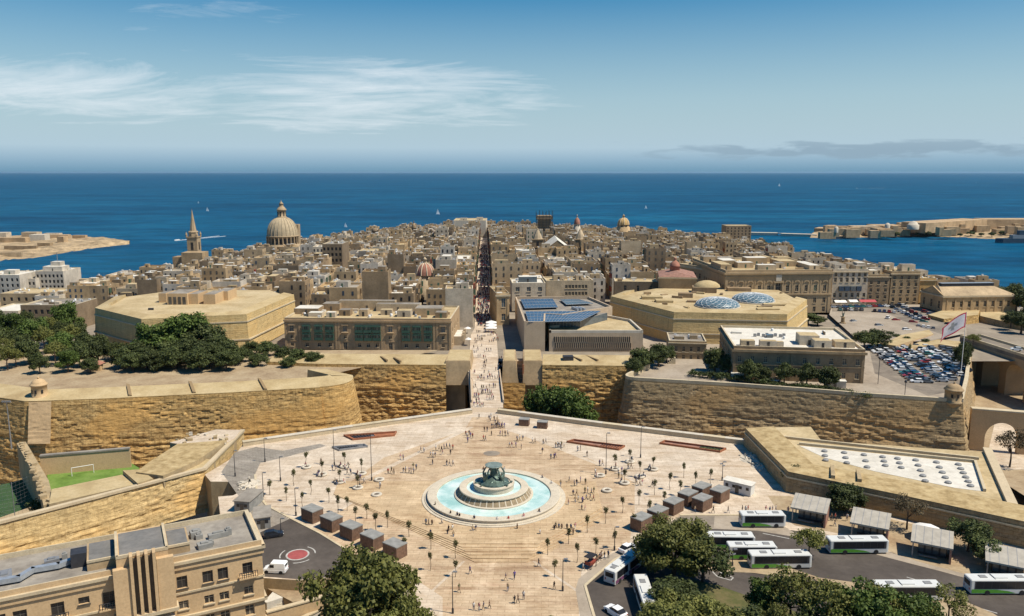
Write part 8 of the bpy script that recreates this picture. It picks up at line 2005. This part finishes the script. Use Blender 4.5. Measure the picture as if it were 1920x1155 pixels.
# monument on the palace square
p = P(1580, 606, 2.3); t = thing('monument', 'small bronze statue on a stone plinth in the palace square', 'statue', tuple(p)); mb = MB(); mb.lathe(p, [(1.6, 0), (1.6, .4), (1.0, .5), (.9, 3.0), (1.1, 3.1), (0, 3.2)], 8, 0, False); mb.build('plinth', 'limestone1', t)
o = bpy.data.objects.new('statue', fm_); COL.objects.link(o); o.parent = t; o.location = (0, 0, 3.0)

# ------------------------------------------------------------------ flags
def flag(name, label, base, h, w, hh, mats, face, sag=.25, cloth_z=None):
    t = thing(name, label, 'flag', tuple(base)); mb = MB(); mb.tube([base, base + Vector((0, 0, h))], [.14, .08], 6); mb.build('pole', 'white_paint', t)
    nx_, nz_ = 18, 12; e = Vector((math.cos(face), math.sin(face), 0)); sd = Vector((-e.y, e.x, 0)); vs = []
    for j in range(nz_ + 1):
        for i in range(nx_ + 1):
            u, v = i / nx_, j / nz_; q = base + Vector((0, 0, h - .3 - hh * (1 - v))) + e * (w * u) + sd * (.75 * math.sin(u * 6.5 + v * 2.2) * u ** .7) + Vector((0, 0, -sag * w * u ** 1.3 + .18 * math.sin(u * 9))); vs.append(q)
    mb = MB()
    for j in range(nz_):
        for i in range(nx_):
            edge = i in (0, nx_ - 1) or j in (0, nz_ - 1); du, dv = (i + .5) / nx_ - .5, (j + .5) / nz_ - .5
            cross = (abs(du) < .045 and abs(dv) < .22) or (abs(dv) < .07 and abs(du) < .15)
            mb.add([vs[j * (nx_ + 1) + i], vs[j * (nx_ + 1) + i + 1], vs[(j + 1) * (nx_ + 1) + i + 1], vs[(j + 1) * (nx_ + 1) + i]], [(0, 1, 2, 3)], 0 if edge else (2 if cross else 1), True)
    mb.build('cloth', mats, t)
b = Vector((xat(1801, 290, 1), 290, 1)); flag('flag', 'large white flag with red border and grey cross flying by the right bastion', b, zat(584, 290) - 1, 10.2, 5.6, ['flag_red', 'flag_white', 'metal_grey'], math.pi + .2, .55)
Y = 520; z = zat(520, Y); b = Vector((xat(884, Y, z), Y, z)); flag('flag', 'red flag above the roofs left of the street', b, zat(492, Y) - z, 5.0, 3.0, ['flag_red', 'awning_red', 'awning_red'], math.pi, .4)

# ------------------------------------------------------------------ viaduct and arch at the right
vt = thing('viaduct', 'arched stone road viaduct at the right edge beyond the bastion', 'bridge', (190, 330, -15))
v0, v1 = P(1800, 632, 3.0), P(1985, 690, 3.0); vd = (v1 - v0).normalized(); vn = Vector((vd.y, -vd.x, 0)); Lv = (v1 - v0).length
mb = MB(); mb.slab(v0 - vn * 8, v1 - vn * 8, 1.6, 3.0, 8, 1); mb.build('deck', 'asphalt_worn', vt)
for off in (0, -9.5):
    mb = MB(); mb.slab(v0 + vn * off, v1 + vn * off, 3.0, 4.1, .0, .5); mb.build('parapet', 'coping', vt)
nA = 4; span = Lv / nA
for k in range(nA):
    a = v0 + vd * (span * k); mb = MB(); N = 14
    for i in range(N):
        t0, t1 = math.pi * i / N, math.pi * (i + 1) / N; r_ = span * .36; cx_ = span / 2
        x0_, x1_ = cx_ - r_ * math.cos(t0), cx_ - r_ * math.cos(t1); z0_, z1_ = -6 + r_ * .95 * math.sin(t0), -6 + r_ * .95 * math.sin(t1)
        p, q = a + vd * x0_, a + vd * x1_; bk = -vn * 9
        mb.add([(p.x, p.y, z0_), (q.x, q.y, z1_), (q.x, q.y, 1.6), (p.x, p.y, 1.6)], [(0, 1, 2, 3)])
        mb.add([(p.x, p.y, z0_), (q.x, q.y, z1_), (q.x + bk.x, q.y + bk.y, z1_), (p.x + bk.x, p.y + bk.y, z0_)], [(0, 1, 2, 3)])
    for s_ in (0, 1):
        e0, e1 = (0, span * .14) if s_ == 0 else (span * .86, span); p, q = a + vd * e0, a + vd * e1; bk = -vn * 9
        mb.prism([(x.x, x.y) for x in (p, q, q + bk, p + bk)], -15.2, 1.6)
    mb.build('arch', 'castille_stone', vt)
at = thing('arched_wall', 'low stone wall with a round arch right of the bastion corner', 'wall', (160, 255, -15))
w0, w1 = Vector((xat(1822, 254, -2), 254, 0)), Vector((xat(1975, 247, -2), 247, 0)); wd = (w1 - w0).normalized(); wn = Vector((wd.y, -wd.x, 0)); ztop = zat(768, 254)
mb = MB(); Lw = (w1 - w0).length; ca, ra = Lw * .40, 4.8; N = 18
for i in range(N):
    t0, t1 = math.pi * i / N, math.pi * (i + 1) / N; p, q = w0 + wd * (ca - ra * math.cos(t0)), w0 + wd * (ca - ra * math.cos(t1)); z0_, z1_ = -10.2 + ra * 1.1 * math.sin(t0), -10.2 + ra * 1.1 * math.sin(t1); bk = -wn * 2.0
    mb.add([(p.x, p.y, z0_), (q.x, q.y, z1_), (q.x, q.y, ztop), (p.x, p.y, ztop)], [(0, 1, 2, 3)]); mb.add([(p.x, p.y, z0_), (q.x, q.y, z1_), (q.x + bk.x, q.y + bk.y, z1_), (p.x + bk.x, p.y + bk.y, z0_)], [(0, 1, 2, 3)])
for e0, e1 in ((0, ca - ra), (ca + ra, Lw)): p, q = w0 + wd * e0, w0 + wd * e1; bk = -wn * 2; mb.prism([(x.x, x.y) for x in (p, q, q + bk, p + bk)], -15.2, ztop)
mb.build('wall', 'hotel_stone', at); mb = MB(); mb.slab(w0, w1, ztop, ztop + .5, .3, 2.2); mb.build('coping', 'coping', at)
mb = MB(); q = [P(a_, b_, -14.9) for a_, b_ in ((1845, 880), (1960, 880), (1935, 780), (1868, 780))]; mb.flat([(x.x, x.y) for x in q], -14.95); struct('ditch_road', mb, 'paving_pale')
# terraces below the palace square and sunlit bastion block
bt = thing('terrace_bank', 'sunlit stone terraces and bank between car park and palace square', 'terrace', tuple(P(1720, 640, 1)))
for L, z0_, z1_ in (([(1655, 645), (1690, 628), (1742, 618), (1750, 626), (1680, 648)], .5, 2.8), ([(1690, 655), (1740, 634), (1800, 640), (1806, 652), (1760, 645)], .5, 2.2), ([(1640, 652), (1660, 640), (1740, 622), (1735, 616), (1640, 636)], .5, 1.9)):
    mb = MB(); q = [P(a_, b_, z1_) for a_, b_ in L]; mb.prism([(x.x, x.y) for x in q], z0_, z1_, 1, 0); mb.build('terrace', ['rampart_top', 'hotel_stone'], bt)
bb = thing('bastion', 'small sunlit yellow bastion block below the long hall', 'bastion', tuple(P(1800, 625, -5)))
tz_ = 4.0; pth = [tuple(P(a_, b_, tz_)[:2]) for a_, b_ in ((1740, 590), (1770, 598), (1802, 594), (1834, 590), (1838, 578))]
rwall(pth, -8, tz_, 2.0, .5, 71).build('wall', 'bastion_gold', bb); mb = MB(); mb.flat(pth + [tuple(P(1790, 575, tz_)[:2])], tz_ - .02); mb.build('top', 'rampart_top', bb)
dk = thing('bastion', 'shaded brown bastion below the trees at the right edge', 'bastion', tuple(P(1880, 640, -8)))
pth = [tuple(P(a_, b_, 3)[:2]) for a_, b_ in ((1838, 592), (1880, 602), (1960, 615))]; rwall(pth, -10, 3, 1.5, .5, 77).build('wall', 'bastion_brown', dk); mb = MB(); mb.flat(pth + [tuple(P(1960, 585, 3)[:2]), tuple(P(1838, 580, 3)[:2])], 2.98); mb.build('top', 'rampart_top', dk)
# garden kiosk and vehicles in the left garden
kt = thing('garden_hut', 'small hut with tan pitched roof in the left garden', 'hut', tuple(P(180, 692, 1.8))); c = P(180, 694, 1.8); mb = MB(); mb.box(c, (4.2, 3.4, 2.6), .2); mb.build('wall', 'hotel_stone', kt); mb = MB(); mb.add([(c.x - 2.7, c.y - 2.3, 4.3), (c.x + 2.7, c.y - 2.0, 4.3), (c.x + 2.7, c.y + 2.3, 4.3), (c.x - 2.7, c.y + 2.1, 4.3), (c.x - 1, c.y, 5.8), (c.x + 1, c.y, 5.8)], [(0, 1, 5, 4), (1, 2, 5), (2, 3, 4, 5), (3, 0, 4)]); mb.build('roof', 'terracotta', kt)

# ------------------------------------------------------------------ far shores, boats
def shore(name, label, near, far_, hmax, mat, seed, n=90, m_=14):
    N0 = [P(a_, b_, -50) for a_, b_ in near]; F0 = [P(a_, b_, -50) for a_, b_ in far_]
    def along(L, t):
        k = t * (len(L) - 1); i = min(int(k), len(L) - 2); return L[i].lerp(L[i + 1], k - i)
    vs = []
    for j in range(m_ + 1):
        v = j / m_
        for i in range(n + 1):
            u = i / n; p = along(N0, u).lerp(along(F0, u), v); e = min(1, v * 5) * min(1, (1 - v) * 5); nz_ = fbm(p.x * .012, p.y * .012, seed); p = p + Vector((nz_ * 9, nz_ * 9 * (1 - e), 0)); vs.append((p.x, p.y, -51 + e * (2.5 + hmax * (.55 + .45 * nz_)) + (fbm(p.x * .05, p.y * .05, seed + 3) * 1.6 if 0 < j < m_ else 0)))
    mb = MB(); mb.add(vs, [(j * (n + 1) + i, j * (n + 1) + i + 1, (j + 1) * (n + 1) + i + 1, (j + 1) * (n + 1) + i) for j in range(m_) for i in range(n)], 0, False); o = mb.build(name, mat); o['kind'] = 'structure'; return o
shore('headland', '', [(-60, 500), (0, 492), (60, 486), (130, 474), (190, 464), (242, 458)], [(-60, 441), (0, 441), (60, 439), (120, 439), (190, 447), (246, 456)], 7, 'coast_rock', 3)
hl = thing('headland_fort', 'low pale fort and walls on the left headland', 'fort', tuple(P(60, 460, -45)))
for (x, y, w, d, h, m_) in ((20, 455, 60, 14, 9, 'fort_far'), (75, 452, 26, 20, 12, 'pale_stone'), (118, 456, 12, 12, 12, 'fort_far'), (110, 448, 40, 10, 8, 'fort_far'), (40, 468, 50, 5, 6, 'limestone3'), (85, 462, 22, 8, 6, 'limestone1'), (150, 447, 24, 8, 6, 'fort_far'), (-10, 448, 50, 20, 12, 'limestone4'), (60, 445, 30, 16, 10, 'limestone2'), (100, 444, 30, 10, 7, 'limestone4'), (15, 478, 40, 4, 4, 'limestone0')):
    p = P(x, y, -46); mb = MB(); mb.box((p.x, p.y, -50), (w, d, h + 4), rr.uniform(-.15, .15)); mb.build('building', m_, hl)
shore('headland', '', [(1518, 446), (1580, 447), (1612, 446), (1700, 444), (1800, 446), (1870, 450), (1980, 456)], [(1545, 432), (1600, 428), (1660, 424), (1740, 420), (1830, 416), (1900, 414), (1980, 414)], 10, 'coast_rock', 9)
rc2 = thing('harbour_fort', 'long low stone fort on the right headland across the harbour', 'fort', tuple(P(1680, 440, -50)))
def far_wall(L, z0_, z1_, th, m_, nm='wall'):
    p = [P(a_, b_, z0_) for a_, b_ in L]
    for a_, b_ in zip(p[:-1], p[1:]): mb = MB(); mb.slab(a_, b_, z0_ - 6, z1_, 0, th); mb.build(nm, m_, rc2)
far_wall([(1526, 438), (1575, 440), (1602, 438)], -47, -36, 40, 'fort_far'); far_wall([(1640, 433), (1712, 433), (1735, 430)], -41, -30, 40, 'fort_far'); far_wall([(1735, 432), (1850, 424), (1920, 424), (1980, 424)], -36, -22, 50, 'fort_far'); far_wall([(1600, 434), (1650, 434)], -40, -30, 30, 'limestone2')
for k in range(60):
    x = rr.uniform(1545, 1970); y = rr.uniform(422, 434) - (x - 1545) * .018; z = -32 + rr.uniform(-4, 4); p = P(x, y, z); mb = MB(); w = rr.uniform(8, 30); mb.box((p.x, p.y, z - 14), (w, rr.uniform(8, 16), 11 + rr.uniform(0, 6)), rr.uniform(-.12, .12)); mb.build('building', rr.choice(['fort_far', 'fort_far', 'limestone7', 'limestone5']), rc2)
for (x, y, r_) in ((1712, 424, 9), (1568, 430, 3), (1664, 424, 4)):
    p = P(x, y, -28); mb = MB(); mb.lathe((p.x, p.y, -34), [(r_ * 1.2, 0), (r_ * 1.2, 9), (r_, 9.5), (r_ * .7, 9.5 + r_ * .5), (0, 9.5 + r_ * .75)], 12); mb.build('dome', 'pale_stone', rc2)
for k in range(14):
    x = 1640 + k * 20; p = P(x, 440 + (k % 3), -46); tree('dark', Vector((p.x, p.y, -47)), 'scrub tree on the right headland slope, %s from the left' % ORDN[k], rr.uniform(1.2, 2.2), rr.uniform(.8, 1.4), 'headland scrub')
bw = thing('breakwater', 'long low breakwater with an arched footbridge off the town point', 'breakwater', tuple(P(1460, 442, -50)))
for a_, b_ in (((1408, 440), (1458, 441)), ((1464, 442), (1532, 444))): p, q = P(*a_, -50), P(*b_, -50); mb = MB(); mb.slab(p, q, -53, -45, 8, 8); mb.build('mole', 'pale_stone', bw)
p, q = P(1458, 441, -50), P(1464, 442, -50); mb = MB(); mb.slab(p, q, -46, -45, 3, 3); mb.build('footbridge', 'metal_grey', bw)
sp_ = thing('ship', 'dark blue ship moored at the right edge below the headland', 'ship', tuple(P(1900, 456, -50))); c = P(1905, 455, -50); mb = MB(); mb.prism([(c.x - 38, c.y), (c.x - 28, c.y - 7), (c.x + 60, c.y - 7), (c.x + 60, c.y + 7), (c.x - 28, c.y + 7)], -51, -42); mb.build('hull', 'ship_blue', sp_); mb = MB(); mb.box((c.x + 15, c.y, -42), (50, 11, 6)); mb.build('superstructure', 'metal_grey', sp_); mb = MB(); mb.box((c.x + 12, c.y, -36), (20, 8, 8)); mb.build('bridge_deck', 'ship_blue', sp_)
def sailboat(px, py, s, label):
    p = P(px, py, -50); t = thing('sailboat', label, 'boat', tuple(p), 0, 'sailboats at sea'); mb = MB(); loft(mb, [(p.x - 6 * s, [(p.y - .3, -50), (p.y + .3, -50), (p.y + .5 * s, -49 + s * .4), (p.y - .5 * s, -49 + s * .4)]), (p.x, [(p.y - 1.2 * s, -50.3), (p.y + 1.2 * s, -50.3), (p.y + 1.7 * s, -49 + s * .4), (p.y - 1.7 * s, -49 + s * .4)]), (p.x + 6 * s, [(p.y - .1, -50), (p.y + .1, -50), (p.y + .15, -49 + s * .4), (p.y - .15, -49 + s * .4)])]); mb.build('hull', 'sail', t)
    mb = MB(); mb.add([(p.x - 4.5 * s, p.y, -48), (p.x + .3 * s, p.y + .9 * s, -48), (p.x, p.y, -50 + 18 * s), (p.x - 2 * s, p.y + .8 * s, -44)], [(0, 1, 2), (0, 3, 2)]); mb.build('mainsail', 'sail', t); mb = MB(); mb.add([(p.x + .6 * s, p.y, -48), (p.x + 5.5 * s, p.y, -48), (p.x + .4 * s, p.y, -50 + 15 * s)], [(0, 1, 2)]); mb.build('jib', 'sail', t); mb = MB(); mb.tube([(p.x + .2 * s, p.y, -49), (p.x + .2 * s, p.y, -50 + 19 * s)], .15 * s, 4); mb.build('mast', 'metal_grey', t)
for q in ((648, 426, .62, 'sailboat right of the great dome'), (821, 402, 1.0, 'tall white sailboat above the middle of the town'), (1211, 391, .7, 'small sailboat right of the orange dome'), (389, 396, .8, 'sailboat just right of the spire top'), (372, 381, .5, 'tiny sailboat above the spire'), (1461, 349, 1.6, 'faint sailboat far out at right')): sailboat(*q)
def speedboat(px, py, L, w, ang, label):
    p = P(px, py, -50); t = thing('motorboat', label, 'boat', tuple(p)); mb = MB(); mb.prism([(p.x + a_ * math.cos(ang) - b_ * math.sin(ang), p.y + a_ * math.sin(ang) + b_ * math.cos(ang)) for a_, b_ in ((6, 0), (3, 1.6), (-5, 1.8), (-5, -1.8), (3, -1.6))], -50, -48); mb.build('hull', 'white_paint', t)
    mb = MB(); 
    for s_ in (-1, 1):
        for k in range(8):
            u0_, u1_ = k / 8, (k + 1) / 8; q = [(-5 - L * u0_, s_ * w * u0_), (-5 - L * u0_, s_ * (w * u0_ + 2.5 + 2 * u0_)), (-5 - L * u1_, s_ * (w * u1_ + 2.5 + 2 * u1_)), (-5 - L * u1_, s_ * w * u1_)]; mb.flat([(p.x + a_ * math.cos(ang) - b_ * math.sin(ang), p.y + a_ * math.sin(ang) + b_ * math.cos(ang)) for a_, b_ in q], -49.9 + .01 * k)
    mb.build('wake', 'foam', t)
speedboat(332, 451, 110, 6, math.pi + 1.15, 'white motorboat trailing a wake left of the spire'); speedboat(1606, 353, 260, 12, math.pi + .3, 'far motorboat with a long wake at right'); speedboat(1830, 343, 200, 12, math.pi, 'tiny boat wake near the right horizon')

# ------------------------------------------------------------------ marine haze
mb = MB(); mb.box((0, 40000, -58), (130000, 92000, 58 + CAMZ + 14))
hz_ = mb.build('haze', 'white_paint', None, 'thin pale haze lying over the sea', 'haze', kind='stuff')
m = bpy.data.materials.new('haze_air'); m.use_nodes = True; n = m.node_tree.nodes; n.remove(n['Principled BSDF']); v = n.new('ShaderNodeVolumePrincipled'); v.inputs['Color'].default_value = (.46, .70, .92, 1); v.inputs['Density'].default_value = 1.0e-5; v.inputs['Anisotropy'].default_value = .2
m.node_tree.links.new(v.outputs[0], n['Material Output'].inputs['Volume']); hz_.data.materials.clear(); hz_.data.materials.append(m)
